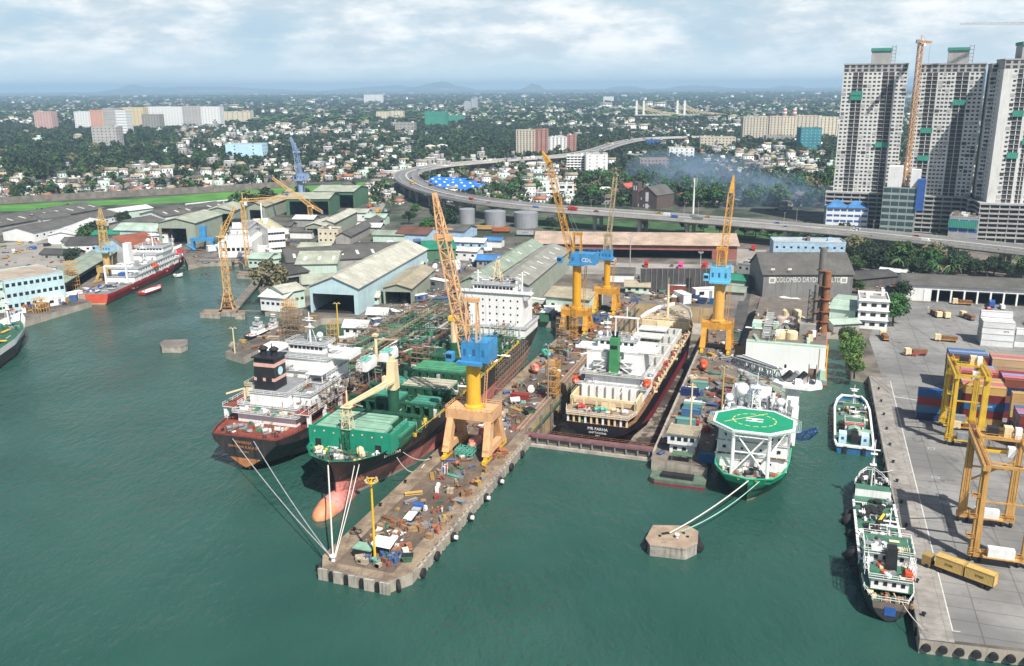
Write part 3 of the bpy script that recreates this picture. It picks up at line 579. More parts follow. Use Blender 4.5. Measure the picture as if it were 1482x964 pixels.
for x in (-7.5, 11): mb = MB(); mb.tube((x, 146, 32.2 if x < 0 else 29), (x, 146, 37), .35, SHIPW, 6); mb.bar((x - 1.6, 146, 36), (x + 1.6, 146, 36), .3, SHIPW); mb.build('signal_post', gs)
mb = MB().frus(0, 161, 12.2, 0, 161, 3, 1.8, 2.6, 1.6, 31, BLACKM); mb.build('funnel', gs)
clutter(gs, -8, 8, 144, 151, 32.4, 12, .9, [SHIPW, GREYS, BLACKM], (1, 3)); clutter(gs, -13, 13, 140.2, 142, 15.8, 8, 1., [SHIPW, ORANGE, GREYS], (1, 2))
nm = mat('white_lettering', (.8, .8, .78), .5)
text('LODESTAR', 1.25, nm, gs, (11.75, 20.6, 11.2), (PI / 2 + .33, 0, R(66)), ext=.03)
for x, y, z, r in ((6.5, 9.6, 9.4, 40),): mb = MB(); mb.bar((0, 0, .4), (0, 0, -1.2), .3, TANR); mb.bar((-.8, 0, -.9), (.8, 0, -.9), .35, TANR); mb.cb(0, .2, -.9, 2., .5, .5, TANR); mb.build('anchor', gs, (6.0, 12.6, 7.2), R(55))
# 3 -- ship in the dry dock, stern to the camera ----------------------------
OX, OY = W(-60.5, 262)
fs = thing('bulk_carrier', 'black and maroon cargo ship with green funnel standing in the dry dock', 'ship', (OX, OY, 0), R(-19.6), 'merchant ships in the repair yard')
T = [(-6, [(.1, 1.6), (2.5, 1.9), (6.5, 3), (9.4, 4.6), (9.9, 6.3)]), (0, [(.1, -1.5), (3, 0), (8, 1.8), (11, 4), (11.3, 6.3)]), (12, [(.1, -5.4), (3, -4.6), (8.5, -1), (11.4, 2.2), (11.7, 6.3)]),
 (30, [(.1, -5.6), (8, -5.6), (10.8, -3), (11.7, 1.6), (11.7, 6.3)]), (105, [(.1, -5.6), (9, -5.6), (11.3, -3), (11.7, 1.6), (11.7, 6.3)]), (122, [(.1, -5.6), (5, -5.6), (7.6, -3), (9.2, 1.6), (10.6, 7)]),
 (134, [(.1, -5.6), (1.2, -5.6), (2.4, -3), (4, 1.6), (6.8, 9)]), (141, [(.05, -5.6), (.1, -5), (.2, -3), (.4, 1.6), (1.2, 9.5, 2)])]
MAROON = mat('hull_maroon', (.23, .025, .04), .55, .2, .15, streak=.2)
HB2 = mat('hull_fresh_black', (.012, .012, .014), .35, .3, .15)
hull(T, [MAROON, MAROON, MAROON, HB2], fs, cap0=[HB2] * 4)
deck(T, 4, 6.1, TANR, fs, .1)
for k in range(14): MB().cb(0, 6 + k * 9.5, -7, 1.4, 1.2, 1.45, WOOD).build('keel_block', fs)
for s_, z, sz in (('MR FARHA', 4.7, 1.35), ('CHITTAGONG', 3.45, .85), ('IMO 9', 2.55, .5)): text(s_, sz, nm, fs, (.4, -6.05, z), (PI / 2, 0, 0), ext=.03)
mb = MB(); mb.tube((-2, 0, -3.8), (2, 1, -3.8), .3, MAROON); mb.box(-.3, 2, -5.4, .3, 6, .5, MAROON); mb.build('rudder', fs)
for k in range(11): MB().box(-9.4 + k * 1.88 - .3, -5.6 + .05 * abs(k - 5), 6.1, -9.4 + k * 1.88 + .3, -5.0, 8.6, CREAM if k % 3 else SHIPW).build('pillar', fs)
mb = MB(); mb.prism([(-9.9, -5.9), (9.9, -5.9), (11.4, 0), (11.5, 12), (-11.5, 12), (-11.4, 0)], 8.6, 8.85, CREAM, mat('poop_deck', (.30, .22, .14), .8, .3, .5, rust=.2)); mb.rail([(-11.4, 0), (-9.9, -5.8), (9.9, -5.8), (11.4, 0)], 8.8, SHIPW, 1.1, 2); mb.build('poop_deck', fs)
for x, y, m in ((-6.5, -1, REDP), (-3.4, -.8, mat('maroon_gear', (.2, .03, .03))), (-1, -1.6, TEALP), (1, -1.2, TEALP), (7.6, -1, SHIPW), (4.5, -.5, CREAM)): winch(fs, x, y, 8.9, m, random.random(), .9)
clutter(fs, -9, 9, -5, 1.5, 8.9, 18, .8, PIPEC + [SHIPW, REDP, CREAM], (1, 2.5)); clutter(fs, -9, 9, -5, 3, 6.2, 14, 1.4, PIPEC + [GRNP], (1, 2))
mb = MB(); mb.box(-10.5, 2.0, 11.2, 10.5, 2.7, 12, CREAM); [mb.box(-10.5 + k * 4.2 - .3, 2, 8.85, -10.5 + k * 4.2 + .3, 2.6, 11.2, CREAM) for k in range(6)]; mb.box(-10.8, 2, 8.85, -10.1, 12, 12, CREAM); mb.box(10.1, 2, 8.85, 10.8, 12, 12, CREAM); mb.box(-.5, 2.1, 8.85, 4, 2.6, 11.2, CREAM); mb.build('hatch_frame', fs)
mb = MB(); mb.box(-9.5, 10.6, 8.85, 9.5, 10.9, 13.4, SHIPW); [mb.box(-9.5 + k * 2.7, 10.1, 8.85, -9.2 + k * 2.7, 10.6, 13.2, GREYS) for k in range(8)]; [mb.bar((x, 10.5, 8.9), (x + 2.2, 10.2, 13), .4, SHIPW) for x in (-4.6, 2.4)]; mb.build('hatch_bulkhead', fs)
house(fs, -10.8, 11, 12, 27, 8.85, 13.2, SHIPW, 'deckhouse', 1.); house(fs, -9, 9.5, 13.4, 26, 13.25, 16.6, SHIPW, 'deckhouse', 1.4)
for x in (-4.4, 5): MB().box(x - .5, 11.93, 9.6, x + .5, 12.05, 12, mat('door_red', (.25, .03, .03))).build('door', fs)
MB().box(-2, 11.5, 9.2, 2.2, 11.9, 9.7, GREYS).build('vent_box', fs)
for x0, x1 in ((-9.3, -2.6), (3.2, 9.6)): house(fs, x0, x1, 16.5, 26, 16.65, 23.2, SHIPW, 'accommodation', .1, rails=False)
house(fs, -3, 3.4, 18.5, 26, 16.65, 23.2, SHIPW, 'accommodation', .1, rails=False)
for z in (18.6, 20.6):
 for sx in (-1, 1): mb = MB(); mb.box(min(sx * 2.4, sx * 6.6), 14.6, z, max(sx * 2.4, sx * 6.6), 18.4, z + .15, SHIPW); mb.rail([(sx * 2.4, 14.6), (sx * 6.6, 14.6)], z + .1, SHIPW, 1, 1.4); mb.bar((sx * 6.4, 14.7, z - 2), (sx * 3, 14.7, z), .3, SHIPW); mb.build('stair_landing', fs)
mb = MB(); mb.box(-13.5, 17.5, 23.25, 13.5, 26, 23.5, SHIPW); mb.rail([(-13.4, 17.6), (13.4, 17.6), (13.4, 26)], 23.4, SHIPW, 1.1, 1.6); mb.box(-13.5, 17.3, 23.5, -8, 17.5, 24.6, SHIPW); mb.box(8, 17.3, 23.5, 13.5, 17.5, 24.6, SHIPW); mb.build('bridge_wing', fs)
house(fs, -6.5, 6.5, 20, 26, 23.5, 26.6, SHIPW, 'wheelhouse', .5); win_strip(fs, -6, 6, 19.97, 24.9, 6, 1.2, .9, name='window')
mb = MB(); mb.frus(.6, 14.2, 16.6, .6, 14.6, 1.5, 1.7, 1.4, 1.6, 29, mat('funnel_green', (.045, .23, .09), .55, .15, .4, streak=.4)); mb.build('funnel', fs)
mb = MB(); [mb.tube((.6 + d, 14.6, 29), (.6 + d * 1.5, 14.4, 31), .42, BLACKM, 8) for d in (-.5, .5)]; mb.build('exhaust_pipe', fs)
MB().box(-.5, 12.72, 25.5, 1.7, 12.86, 26.6, BLACKM).build('funnel_vent', fs)
mb = MB(); [mb.bar((x, 24, 26.6), (x, 24, 33.4), .4, SHIPW) for x in (-1.4, 6)]; mb.bar((-2, 24, 33.4), (6.6, 24, 33.4), .5, SHIPW); mb.bar((2.3, 24, 33), (2.3, 24, 37), .3, SHIPW); mb.build('gantry_mast', fs)
mast(fs, -4, 23, 26.6, 33, SHIPW, .8, 3.); dome(fs, -6, 21, 27.4, .9)
lifeboat(fs, 11.6, 14, 14.6, 6, ORANGE, .1); lifeboat(fs, -12.2, 14.5, 13.2, 6, ORANGE, 0)
clutter(fs, -10, 10, 12.5, 15.5, 16.9, 12, 1., [SHIPW, GALV, CREAM], (1, 3)); clutter(fs, -10, -8, 12, 26, 13.4, 6, 1., [SHIPW, GREYS], (1, 3)); clutter(fs, 9.5, 11.5, 12, 26, 13.4, 8, 1., [SHIPW, GREYS, REDP], (1, 3)); clutter(fs, -6, 6, 20, 26, 26.8, 10, .9, [SHIPW, GREYS], (1, 2))
HW = mat('hold_white', (.62, .62, .58), .65, .15, .3, rust=.06)
for y0, y1 in ((32, 46), (48, 62), (64, 78), (80, 92), (94, 104)):
 mb = MB(); mb.box(-8.6, y0, 6.1, -8.1, y1, 9.4, HW); mb.box(8.1, y0, 6.1, 8.6, y1, 9.4, HW); mb.box(-8.1, y1 - .5, 6.1, 8.1, y1, 9.4, HW); mb.box(-8.1, y0, 6.1, 8.1, y0 + .5, 9.4, HW); mb.box(-8.1, y0 + .5, 5.9, 8.1, y1 - .5, 6.14, mat('hold_floor', (.30, .29, .26), .8, .3, .3)); [mb.box(-8 + k * 2.7, y1 - 1, 6.2, -7.6 + k * 2.7, y1 - .5, 9.3, GREYS) for k in range(7)]; mb.build('hatch_coaming', fs)
 mb = MB(); mb.box(-8.6, y1 - 7, 9.42, 3.2 if y0 > 60 else -1, y1 + .6, 9.8, HW); [mb.box(-8.4, y1 - 7 + k * 2.2, 9.8, 3 if y0 > 60 else -1.2, y1 - 6.8 + k * 2.2, 9.86, GREYS) for k in range(4)]; mb.build('hatch_cover', fs)
for sx in (-1, 1):
 mb = MB(); mb.rail([(sx * 11.5, 28), (sx * 11.5, 108)], 6.2, CREAM, 1.2, 2., .14); [mb.cb(sx * 10.9, 29 + k * 2.4, 6.1, .5, .5, 1.6, CREAM if k % 2 else TANR) for k in range(34)]; mb.build('bulwark_stay', fs)
clutter(fs, 9, 11.3, 28, 110, 6.2, 45, 1.3, [TANR, CREAM, PIPEC[0], REDP, CREAM], (1, 3)); clutter(fs, -11.3, -9, 28, 110, 6.2, 40, 1.3, [TANR, CREAM, PIPEC[0], CREAM], (1, 3))
MB().box(-1, 106, 6.2, 5, 107.5, 7.6, rgbm('bright_green', 20, 170, 95)).build('tarpaulin', fs)
mb = MB(); mb.box(-10, 112, 6.1, 10, 113, 10.2, CREAM); mb.add([(-3, 111, 6.15), (3, 111, 6.15), (0, 111.9, 10), (-3.4, 111.95, 10.1), (3.4, 111.95, 10.1)], [(0, 1, 2), (0, 2, 3), (1, 4, 2)], CREAM); mb.prism([(-10.2, 113), (10.2, 113), (9.2, 122), (6.4, 134), (1, 142.5), (-1, 142.5), (-6.4, 134), (-9.2, 122)], 6.3, 10.2, CREAM, mat('fc_deck', (.36, .30, .22), .8, .3, .5, rust=.15)); mb.rail([(-9.8, 113.2), (9.8, 113.2)], 10.2, CREAM, 2., 2., .2, 3); mb.build('forecastle', fs)
mb = MB()
for sg in (1, -1):
 pts = [(10.2, 113), (9.4, 122), (6.6, 134), (1, 142.7)]
 for a, b in zip(pts, pts[1:]): mb.face([(sg * a[0], a[1], 10.1), (sg * b[0], b[1], 10.1), (sg * b[0] * 1.06, b[1] + .3, 11.4), (sg * a[0] * 1.06, a[1], 11.4)], SHIPW); mb.bar((sg * a[0] * 1.06, a[1], 11.4), (sg * b[0] * 1.06, b[1] + .3, 11.4), .2, SHIPW)
mb.build('bulwark', fs)
mb = MB().tube((0, 118, 10.2), (0, 118, 25), .75, CREAM, 10, .35); mb.bar((-1.4, 118, 20), (1.4, 118, 20), .25, CREAM); mb.bar((0, 118, 25), (0, 118, 28), .15, CREAM); mb.build('foremast', fs)
clutter(fs, -6, 6, 120, 132, 10.3, 16, .9, [TANR, CREAM, GREYS], (1, 2))
# 4 -- offshore ship with the helideck, bow to the camera --------------------
OX, OY = W(-12.6, 228.6)
hs = thing('offshore_ship', 'white offshore support ship with a green helideck over its green bow', 'ship', (OX, OY, 0), R(-19), 'merchant ships in the repair yard')
HG = mat('hull_dark_green', (.012, .075, .045), .4, .3, .2, streak=.5, dirt=(.13, .12, .10)); HGL = mat('bow_green', (.015, .40, .20), .4, .12, .25, rust=.04, streak=.2); BOOT = mat('boot_grey', (.16, .13, .10), .7, .4, .4)
T = [(.3, [(.05, -1), (.1, .55), (.1, 3, -.6), (.15, 5, -1.), (.2, 7.2, -1.8)]), (3, [(1.6, -1), (2.6, .55), (4.2, 3, -.8), (5.6, 5, -1.6), (6.4, 7.2, -2.6)]), (8, [(4.4, -1), (5.6, .55), (7.4, 3), (8.6, 5, -1), (9.2, 7.2, -2.)]),
 (14, [(7, -1), (8.2, .55), (9.4, 3), (9.9, 5), (10.1, 7.2)]), (24, [(9, -1), (9.9, .55), (10.2, 3), (10.2, 5), (10.2, 7.2)]), (84, [(9, -1), (10.2, .55), (10.2, 3), (10.2, 5), (10.2, 5.2)]), (90, [(8, -1), (9.6, .55), (9.8, 3), (9.8, 5), (9.8, 5.2)])]
hull(T, [BOOT, HG, HG, HGL], hs, cap1=[BOOT, HG, HG, HG])
deck(T, 4, 5.6, mat('fore_deck', (.24, .30, .22), .7, .3, .4, rust=.08), hs, .2)
mb = MB()
rim = [(p[4][0], y + (p[4][2] if len(p[4]) > 2 else 0), p[4][1]) for y, p in T[:5]]
for sg in (1, -1):
 for a, b in zip(rim, rim[1:]): mb.bar((sg * a[0], a[1], a[2]), (sg * b[0], b[1], b[2]), .3, HGL); mb.face([(sg * max(0, a[0] - .9), a[1] + .8, 5.5), (sg * max(0, b[0] - .7), b[1] + .5, 5.5), (sg * (b[0] - .14), b[1] + .1, b[2]), (sg * max(0, a[0] - .14), a[1] + .3, a[2])], HGL)
mb.build('bulwark', hs)
for i in range(9):
 a = -1.2 + i * .3; MB().cb(math.sin(a) * 7.6, 6.2 - math.cos(a) * 7.4, 6.5, .7, .3, .35, mat('fairlead', (.30, .20, .13), .7)).build('fairlead', hs, )
house(hs, -9.6, 9.6, 9.5, 36, 5.6, 9.4, SHIPW, 'deckhouse', .25, rails=False); house(hs, -9.4, 9.4, 10, 36, 9.45, 13, SHIPW, 'deckhouse', .3, rails=False); house(hs, -9.2, 9.2, 10.4, 36, 13.05, 16.6, SHIPW, 'wheelhouse', .4)
for z in (10.8, 7.2, 14.2):
 for x in (-7.4, 7.2): MB().box(x - .45, 9.3 + (.25 if z < 9 else .5 if z < 13 else .85), z, x + .45, 9.46 + (.25 if z < 9 else .5 if z < 13 else .95), z + .8, GLASS).build('porthole', hs)
 for x in (-5.2, 5.2, -2.6, 2.4): MB().box(x - .3, 9.4 + (.05 if z < 9 else .5 if z < 13 else .9), z, x + .3, 9.46 + (.05 if z < 9 else .55 if z < 13 else .95), z + .6, GLASS).build('porthole', hs)
for x in (-8.6, 8.6): MB().box(x - .6, 8.9, 9.2, x + .6, 9.6, 9.45, mat('rust_stain', (.24, .12, .05), .8)).build('ledge', hs)
for k, x in enumerate((-8, -5.5, 5.5, 8)):
 mb = MB(); mb.box(x - 1.2, 8.9, 9.4, x + 1.2, 9.5, 9.62, TANR); mb.rail([(x - 1.2, 8.9), (x + 1.2, 8.9)], 9.6, SHIPW, .9, 1.2); mb.build('balcony', hs)
mb = MB(); a8 = [(-11, 10.4), (-11, 17.6), (-5, 23.4), (5, 23.4), (11, 17.6), (11, 10.4), (5, 4.8), (-5, 4.8)]
mb.prism(a8, 17.6, 18.1, SHIPW, SHIPW); mb.build('helideck', hs)
HDG = mat('helideck_green', (.005, .26, .13), .6, .08, .3); HDW = mat('helideck_white', (.8, .8, .76), .6, .06, .5); HDY = mat('helideck_yellow', (.72, .62, .20), .6, .1, .5)
inner = [((x) * .935, 14.1 + (y - 14.1) * .935) for x, y in a8]
MB().prism(inner, 18.1, 18.106, HDG).build('deck_paint', hs)
mb = MB(); mb.box(-2.3, 13.2, 18.105, 2.3, 13.9, 18.112, HDW); mb.box(-2.3, 15.0, 18.105, 2.3, 15.7, 18.112, HDW); mb.box(-.55, 13.9, 18.105, .55, 15., 18.112, HDW); mb.build('letter_h', hs)
mb = MB()
for k in range(16):
 a0 = 2 * PI * k / 16; a1 = a0 + .25; r = 5.6
 for j in range(3): b0 = a0 + (a1 - a0) * j / 3; b1 = a0 + (a1 - a0) * (j + 1) / 3; mb.face([(math.cos(b0) * r, 14.3 + math.sin(b0) * r * .86, 18.112), (math.cos(b0) * (r + .35), 14.3 + math.sin(b0) * (r + .35) * .86, 18.112), (math.cos(b1) * (r + .35), 14.3 + math.sin(b1) * (r + .35) * .86, 18.112), (math.cos(b1) * r, 14.3 + math.sin(b1) * r * .86, 18.112)], HDY)
mb.build('landing_circle', hs)
MB().face([(-8, 11, 18.111), (-7.8, 10.8, 18.111), (3.2, 20.5, 18.111), (3, 20.7, 18.111)], HDY).build('marking_line', hs)
net = mat('safety_net', (.34, .46, .40), .8, .3, 2.)
mb = MB(); outer = [(x * 1.13, 14.1 + (y - 14.1) * 1.1) for x, y in a8]
for i in range(8):
 j = (i + 1) % 8; A, B, C_, D = a8[i], a8[j], outer[j], outer[i]
 for t in range(9): mb.bar((A[0] + (B[0] - A[0]) * t / 8, A[1] + (B[1] - A[1]) * t / 8, 17.7), (D[0] + (C_[0] - D[0]) * t / 8, D[1] + (C_[1] - D[1]) * t / 8, 17.9), .07, net)
 for t in (.35, .7, 1.): mb.bar((A[0] + (D[0] - A[0]) * t, A[1] + (D[1] - A[1]) * t, 17.75), (B[0] + (C_[0] - B[0]) * t, B[1] + (C_[1] - B[1]) * t, 17.85), .1, net)
mb.build('safety_net', hs)
for sx in (-1, 1): MB().tube((sx * 4.7, 4.4, 5.6), (sx * 4.7, 5.4, 17.6), .5, SHIPW, 8).build('helideck_leg', hs)
for k, (p, q) in enumerate((((-4.7, 4.4, 6), (3.2, 5.2, 16)), ((4.7, 4.4, 6), (-3.2, 5.2, 16)), ((-4.7, 5, 12), (4.7, 5, 12)), ((-4.7, 5, 11.5), (-9, 9.8, 17.5)), ((4.7, 5, 11.5), (9, 9.8, 17.5)), ((-4.7, 5.2, 16.4), (4.7, 5.2, 16.4)))): MB().tube(p, q, .24, SHIPW, 6).build('brace', hs)
for x, y in ((-2.4, 5), (0, 4.4), (2.2, 5.2), (-1, 6.6), (1.2, 6.8)): winch(hs, x, y, 5.65, random.choice((GREYS, BLACKM, WINCHC)), random.random())
clutter(hs, -6, 6, 3, 8.6, 5.65, 16, 1.2, [GREYS, BLACKM, ORANGE, SHIPW, YELP], (1, 2))
dome(hs, -4.8, 29.5, 20, 2.1, ped=3.4); dome(hs, -8.2, 26.5, 18.8, 1.25, ped=2.2); dome(hs, 6.2, 27, 18.8, 1.25, ped=2.2)
mb = MB(); mb.lattice((-.5, 27, 16.6), (-.5, 27, 23.5), 2.4, 1.6, 3, .25, SHIPW); mb.cb(-.5, 27, 23.5, 3.4, 2.6, .2, SHIPW); mb.bar((-4, 27, 21.5), (3, 27, 21.5), .3, SHIPW); mb.bar((-.5, 27, 23.5), (-.5, 27, 28), .2, SHIPW); mb.build('mast', hs)
for x, y, h in ((-2.6, 28, 4.6), (2.8, 29, 4.2), (4.2, 28, 5.2), (8.6, 27, 4), (-6.6, 30, 6.5)): mb = MB().cb(x, y, 16.6, .8, .8, h, SHIPW if h > 4.3 else GREYS); mb.bar((x - 1, y, 16.6 + h * .8), (x + 1, y, 16.6 + h * .8), .2, SHIPW); mb.build('antenna_post', hs)
clutter(hs, -9, 9, 24.6, 35, 16.8, 34, 1.6, [SHIPW, SHIPW, GREYS, GALV], (1, 3))
MB().box(7.6, 30, 5.6, 11, 40, 17.5, SHIPW).build('crane_base', hs)
mb = MB(); mb.lattice((13.5, 30, 9), (16.5, 26, 13), 2.2, 1.2, 3, .3, BLUEP); mb.lattice((10.6, 33, 8), (13.5, 30, 9), 2, 2.2, 2, .3, BLUEP); mb.build('gangway_arm', hs)
# the big deck crane and its boom stowed aft
mb = MB(); mb.tube((9, 50, 5), (9, 50, 18), 2.3, SHIPW, 14); mb.build('crane_pedestal', hs)
mb = MB(); mb.prism([(3, 48), (6, 45.5), (14, 45), (17.5, 48), (17, 53), (9, 55.5), (4, 53.5)], 18, 19, SHIPW); mb.cb(7, 51.5, 19, 3.2, 4, 3, SHIPW); mb.cb(12, 50, 19, 3, 3, 2.6, SHIPW); mb.build('crane_platform', hs)
mb = MB(); mb.lathe([(2.9, 13.0), (2.9, 13.3), (1.6, 13.35), (1.6, 15.2), (2.9, 15.25), (2.9, 15.5)], mat('reel_brown', (.10, .065, .05), .7), 0, 50, 18, 'X'); mb.build('reel', hs, (0, 0, 22))
mb = MB(); mb.lattice((4, 52, 20), (-11, 74, 17), 3.4, 2.4, 11, .45, GALV); mb.bar((4, 52, 22.4), (-8, 69, 20.5), .5, SHIPW); mb.face([(3, 52.5, 21.9), (5.6, 53.6, 21.9), (-8.6, 74, 19), (-11, 72.8, 19)], GALV); mb.build('crane_boom', hs)
mb = MB(); [mb.tube((8 + d, 49, 20), (10 + d, 48, 22.6), .9, random.choice((SHIPW, BLACKM, GREYS)), 8) for d in (-2, 0, 2.2)]; mb.cb(10.4, 47, 19, 1.8, 1.6, 1.8, SHIPW); mb.build('crane_winches', hs)
MB().prism([(-10, 36), (10, 36), (10, 89), (-10, 89)], 5.3, 5.45, DECKG, mat('aft_deck', (.22, .17, .13), .8, .3, .3, rust=.2)).build('working_deck', hs)
for i in range(26):
 x = random.uniform(-9, 0); y = random.uniform(40, 86); mb = MB(); m = random.choice((GALV, GREYS, SHIPW, GALV)); r = random.uniform(1., 2.2)
 mb.lathe([(r * .6, 0), (r, .3), (r, 1.6), (r * .5, 2.2)], m, 0, 0, 10); mb.build('equipment', hs, (x, y, 5.4 + random.choice((0, 0, 3, 5))))
clutter(hs, -9.5, 9, 38, 86, 5.5, 50, 3.5, [GALV, GREYS, SHIPW, TANR, ORANGE], (2, 6))
house(hs, -9.5, -5, 40, 62, 5.4, 12, GALV, 'deckhouse', .2)
mb = MB(); mb.tube((-1, 37, 16.6), (-1.2, 40, 20), .9, mat('tube_blue', (.30, .45, .62), .5), 10); mb.build('vent_trunk', hs)
mb = MB(); mb.cb(1.2, 37, 16.6, 3.8, 3, 3.6, SHIPW); mb.cb(-3.4, 36, 16.6, 2.2, 2.6, 3.2, mat('tank_grey_blue', (.2, .24, .30))); mb.build('funnel', hs)
deck_mess(tk, -14.6, 14.4, 46, 156, 10.5, 700, PIPEC + [GREYS, SCAF, FRAMEG, GALV, SHIPW, BLACKM, DECKR], 3.5); deck_mess(tk, 9, 15, 14, 46, 14.6, 120, [SHIPW, GREYS, SCAF, GALV, BLACKM, TANR], 5); deck_mess(tk, -9, 9, 12, 15, 13.7, 40, [SHIPW, CREAM, GREYS, TANR], 1.)
deck_mess(gs, -13.6, 13.8, 34, 138, 12.3, 420, PIPEC + [FRAMEG, FRAMEG, DECKG, GREYS, BLACKM, WINCHC], 3.); deck_mess(gs, 10.6, 14.2, 30, 138, 12.3, 160, [BLACKM, FRAMEG, GREYS, TANR, SHIPW, YELP], 1.6, .7); deck_mess(gs, -8, 8, 9.5, 17, 12.25, 50, [DECKG, GREYS, BLACKM, WINCHC, TANR], .6, .6)
deck_mess(fs, -10.8, 10.8, 12, 27, 13.4, 60, [SHIPW, SHIPW, GREYS, TANR], 1.6, .7); deck_mess(fs, 9, 11.4, 28, 112, 6.2, 160, [TANR, CREAM, BLACKM, GREYS], 1.4, .7); deck_mess(fs, -11.4, -9, 28, 112, 6.2, 130, [TANR, CREAM, BLACKM], 1.4, .7); deck_mess(hs, -9.8, 9.8, 37, 88, 5.5, 240, [GALV, GREYS, SHIPW, BLACKM, TANR], 5, .9)
# ---- portal cranes ---------------------------------------------------------
def portal_crane(label, v, u, gauge, base, zp, zt, zh, leg_m, ped_m, house_m, boom, boom_m, pr=2.0, aframe=14, house=(6, 7, 6.5, 0, 0), ladder=True, rz=RU, z=3.0, name='portal_crane', tip=None, bw=2.6, bt=.26, deckm=None, solid=True, loc=None, lets=None):
 """portal, pedestal, blue machine house, A-frame and luffing boom; boom = points in local metres"""
 x, y = loc or W(v, u); t = thing(name, label, 'crane', (x, y, z), rz, 'shipyard cranes'); g = gauge / 2; b = base / 2; zp -= z; zt -= z; zh -= z
 for s in (-1, 1):
  mb = MB()
  for e in (-1, 1):
   if solid: mb.frus(s * g, e * b * .72, 2.2, s * (g - .4), e * b * .34, 1.1, 1.5, .95, 1.3, zp - 2.2, leg_m)
   else: mb.tube((s * g, e * b * .9, 2), (s * (g - .5), e * b * .3, zp - 2), .7, leg_m, 4)
  if solid: mb.box(s * g - .9, -b * .85, 2.2, s * g + .9, b * .85, 4.2, leg_m)
  mb.build('leg', t)
  for e in (-1, 1):
   mb = MB()
   for k in range(4): mb.cb(s * g, e * b * .75 + (k - 1.5) * 1.5, .35, 1.1, 1.25, 1.1 + .5 * (k % 2), YELP if solid else leg_m); mb.lathe([(.42, -.2), (.42, .2)], BLACKM, 0, 0, 8, 'X'); n = 16; mb.v[-n:] = [(p[0] + s * g, p[1] + e * b * .75 + (k - 1.5) * 1.5, p[2] + .42) for p in mb.v[-n:]]
   mb.build('bogie', t)
 mb = MB(); mb.box(-g - 1, -b * .5, zp - 2.6, g + 1, b * .5, zp, leg_m, deckm or leg_m); mb.build('portal_beam', t)
 MB().rail([(-g - 1, -b * .5), (g + 1, -b * .5), (g + 1, b * .5), (-g - 1, b * .5), (-g - 1, -b * .5)], zp, leg_m, 1.2, 1.6, .12).build('railing', t)
 MB().lathe([(pr * 1.35, zp), (pr * 1.3, zp + .8), (pr, zp + 1.2), (pr, zt - .8), (pr * 1.2, zt - .6), (pr * 1.2, zt)], ped_m, n=18).build('pedestal', t)
 if ladder:
  mb = MB(); mb.bar((pr + .6, .8, zp), (pr + 1.4, 1.2, zt), .22, leg_m); mb.bar((pr + 1.5, .2, zp), (pr + 2.3, .6, zt), .22, leg_m)
  for k in range(14): f = k / 14; mb.bar((pr + .6 + .8 * f, .8 + .4 * f, zp + (zt - zp) * f), (pr + 1.5 + .8 * f, .2 + .4 * f, zp + (zt - zp) * f), .12, leg_m)
  mb.build('ladder', t)
 w, d, hh, ox, oy = house
 mb = MB(); mb.box(ox - w / 2, oy - d / 2, zt + .6, ox + w / 2, oy + d / 2, zt + hh, house_m); mb.box(-pr * 1.8, -pr * 1.8, zt, pr * 1.8, pr * 1.8, zt + .9, house_m); mb.rail([(ox - w / 2, oy - d / 2), (ox + w / 2, oy - d / 2), (ox + w / 2, oy + d / 2), (ox - w / 2, oy + d / 2), (ox - w / 2, oy - d / 2)], zt + hh, house_m, 1., 2., .1); mb.build('machine_house', t)
 for k in range(3): MB().box(ox - w / 2 + .7 + k * w / 3, oy - d / 2 - .06, zt + hh * .4, ox - w / 2 + 1.5 + k * w / 3, oy - d / 2 + .02, zt + hh * .7, mat('vent_blue', (.02, .12, .28), .6)).build('vent', t)
 mb = MB(); mb.box(-w / 2 - 2.4, -d / 2 - 1, zt + 1, -w / 2 - .3, -d / 2 + 1.2, zt + 3.6, house_m); mb.build('cab', t); MB().box(-w / 2 - 2.2, -d / 2 - 1.06, zt + 2, -w / 2 - .5, -d / 2 - .98, zt + 3.2, GLASS).build('cab_window', t)
 if aframe:
  mb = MB()
  for s in (-1.7, 1.7):
   mb.bar((s, -1.6, zt + .9), (s * .9, -.6, zt + aframe), .48, boom_m); mb.bar((s, 2.6, zt + .9), (s * .9, .5, zt + aframe), .36, boom_m)
   for k in (.35, .7): mb.bar((s, -1.6 + k, zt + aframe * k), (s, 2.6 - 2 * k, zt + aframe * k), .25, boom_m)
  for k in (.3, .62, 1.): mb.bar((-1.9, -1.6 + k, zt + aframe * k), (1.9, -1.6 + k, zt + aframe * k), .34, boom_m)
  mb.cb(0, 0, zt + aframe, 4.2, 1.6, 1.1, boom_m); mb.build('a_frame', t)
 P = [Vector(p) - Vector((0, 0, z)) for p in boom]; mb = MB()
 mb.lattice(P[0], P[1], bw, bw * .85, max(6, int((P[1] - P[0]).length / 3)), bt, boom_m, (0, 1, 0))
 mb.build('boom', t)
 if len(P) > 2:
  mb = MB()
  if tip == 'plate': d_ = (P[2] - P[1]); mb.tube(P[1], P[2], 1.5, boom_m, 4, .4)
  else: mb.lattice(P[1], P[2], bw * .8, bw * .25, 5, bt * .9, boom_m, (0, 1, 0)); mb.cb(P[1].x, P[1].y, P[1].z - .8, bw * 1.7, 2.2, 1.8, boom_m); mb.bar(P[1] + Vector((-bw, 0, 2.6)), P[1] + Vector((bw, 0, 2.6)), .4, boom_m)
  mb.build('boom_head', t)
 mb = MB(); top = Vector((0, 0, zt + (aframe or 6))); e = P[-1] if tip != 'plate' else P[1]
 for s in (-.8, .8): mb.bar(top + Vector((s, 0, 0)), P[1] + Vector((s, 0, 1)), .1, GREYS)
 mb.build('luffing_rope', t)
 return t
